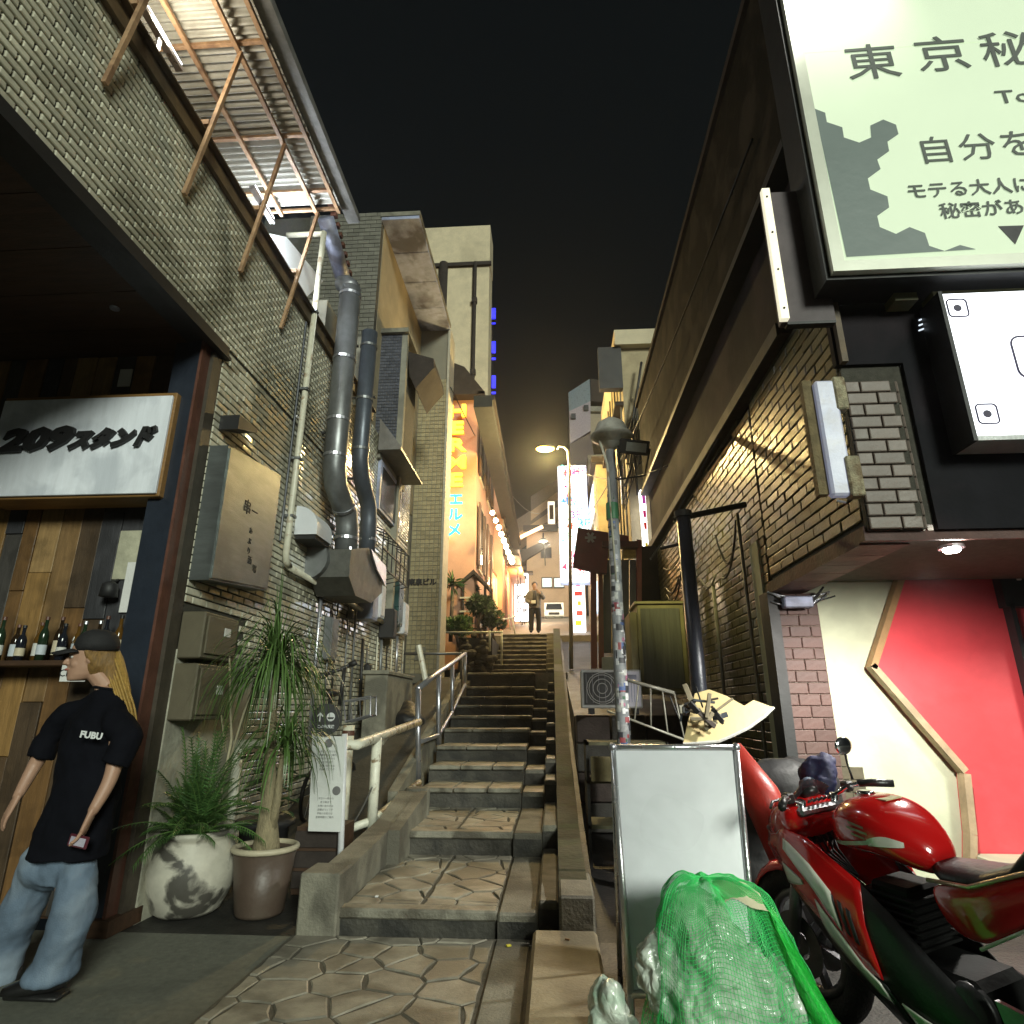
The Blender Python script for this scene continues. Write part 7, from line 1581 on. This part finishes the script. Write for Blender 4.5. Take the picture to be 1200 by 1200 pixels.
    MB().box(-.10, .10, .0, .2, .52, .76, .015).build('cylinder_block', voidb, t)
    for s in (-1, 1): MB().lathe([(0, 0), (.07, 0), (.09, -.02), (.095, -.04)], (0, 0, 0), 20).xf(Matrix.Translation((s*.15, -.18, .40)) @ Matrix.Rotation(s*math.pi/2, 4, 'Y')).build('engine_cover', blk, t, smooth=True)
    for x in (-.09, -.03, .03, .09): MB().tube([(x, .22, .66), (x, .33, .58), (x, .32, .35), (x*.8, .18, .20), (.05, -.1, .17)], .02, 8).build('exhaust_header', chrome, t, smooth=True)
    MB().tube([(.06, -.1, .17), (.15, -.35, .22), (.19, -.55, .32)], .03, 10).build('exhaust_pipe', chrome, t, smooth=True)
    MB().tube([(.19, -.50, .30), (.21, -.60, .36), (.22, -.95, .46)], [.04, .06, .055], 16).build('silencer', alu, t, smooth=True)
    MB().tube([(-.12, -.10, .26), (-.26, -.16, .02)], .012, 8).build('side_stand', alu, t)
    MB().tube([(.0, -.4, .52), (.0, -.55, .82)], .03, 10).build('shock', alu, t, smooth=True)
    MB().box(-.05, .05, -1.07, -1.03, 1.04, 1.08, .01).build('tail_light', M('red lens', (.5, .02, .02), .2), t)
    MB().prism([(-.06, -.95, .96), (.06, -.95, .96), (.05, -1.15, .62), (-.05, -1.15, .62)], (0, -.01, 0)).build('rear_mudguard', blk, t)
    MB().box(-.09, .09, -1.19, -1.18, .60, .72).build('number_plate', Wt, t)
    for k in range(5): MB().tube([(-.05+.03*k, .48, 1.05), (-.10+.05*k, .60, .98), (-.06+.03*k, .50, .80), (0, .35, .72)], .006, 6).build('cable', blk, t, smooth=True)
    t.location = loc; t.rotation_euler = (0, lean, ang); t.scale = (1, 1, 1)
    return t
redpaint = M('glossy red paint', (.52, .008, .008), .18, var=.05, bump=0, coat=.8)
whitep = M('glossy white paint', (.66, .66, .58), .25, var=.05, bump=0, coat=.5)
# built at 1:1 metres; survey space is larger by 1/S
mc = motorcycle('motorcycle', 'red sports motorcycle with white stripes parked by the red entrance', (0, 0, 0), 0, 0, (redpaint, whitep))
BIKE = mc; BIKE_POSE = ((1.61, 3.10, 0), math.radians(24), math.radians(-6), .98)
c = P(962, 905, y=4.15)
o = bagmesh(c, (.11, .10, .12), 72).build('cloth_bag', M('navy cloth', (.006, .008, .045), .7, var=.3), smooth=True); remesh(o, .012, 2); folds(o, .04, .07, 3); tagit(o, 'navy blue cloth bag hung on the front of the motorcycle', 'bag')
c = P(958, 945, y=4.1); o = bagmesh(c, (.085, .08, .10), 71).build('cloth_bundle', M('blue grey cloth', (.06, .08, .12), .6, var=.3), smooth=True); remesh(o, .012, 2); folds(o, .04, .06, 3); tagit(o, 'blue grey cloth bundle below the navy cloth bag', 'bundle')
# ================================================================ haze added to imitate lens bloom round the lamps
hz = MB().box(-27, 27, -17, 70, -1.3, 31).build('haze', bpy.data.materials.new('bloom haze'), kind='stuff')
hm2 = hz.data.materials[0]; hm2.use_nodes = True; hn = hm2.node_tree; hn.nodes.clear()
ho = hn.nodes.new('ShaderNodeOutputMaterial'); pv_ = hn.nodes.new('ShaderNodeVolumePrincipled'); pv_.inputs['Density'].default_value = .0015; pv_.inputs['Color'].default_value = (.9, .92, .95, 1); pv_.inputs['Anisotropy'].default_value = .80
hn.links.new(pv_.outputs[0], ho.inputs['Volume'])
# ================================================================ survey units to metres, once
done = set()
for o in list(bpy.data.objects):
    if o is cam or o is sun: continue
    if o.type == 'MESH' and o.data.name not in done:
        done.add(o.data.name); o.data.transform(Matrix.Scale(S, 4)); o.data.update()
    o.location = o.location*S
    if o.type == 'EMPTY': o.empty_display_size = .2
for o in bpy.data.objects:
    if o.type == 'LIGHT' and o.data.type == 'AREA': o.data.size *= S; o.data.size_y *= S
(l0, za, le, sc0) = BIKE_POSE
BIKE.location = Vector(l0)*S; BIKE.rotation_euler = Matrix.Rotation(za, 4, 'Z').to_euler(); BIKE.rotation_euler = (Matrix.Rotation(za, 3, 'Z') @ Matrix.Rotation(le, 3, 'Y')).to_euler(); BIKE.scale = (sc0,)*3
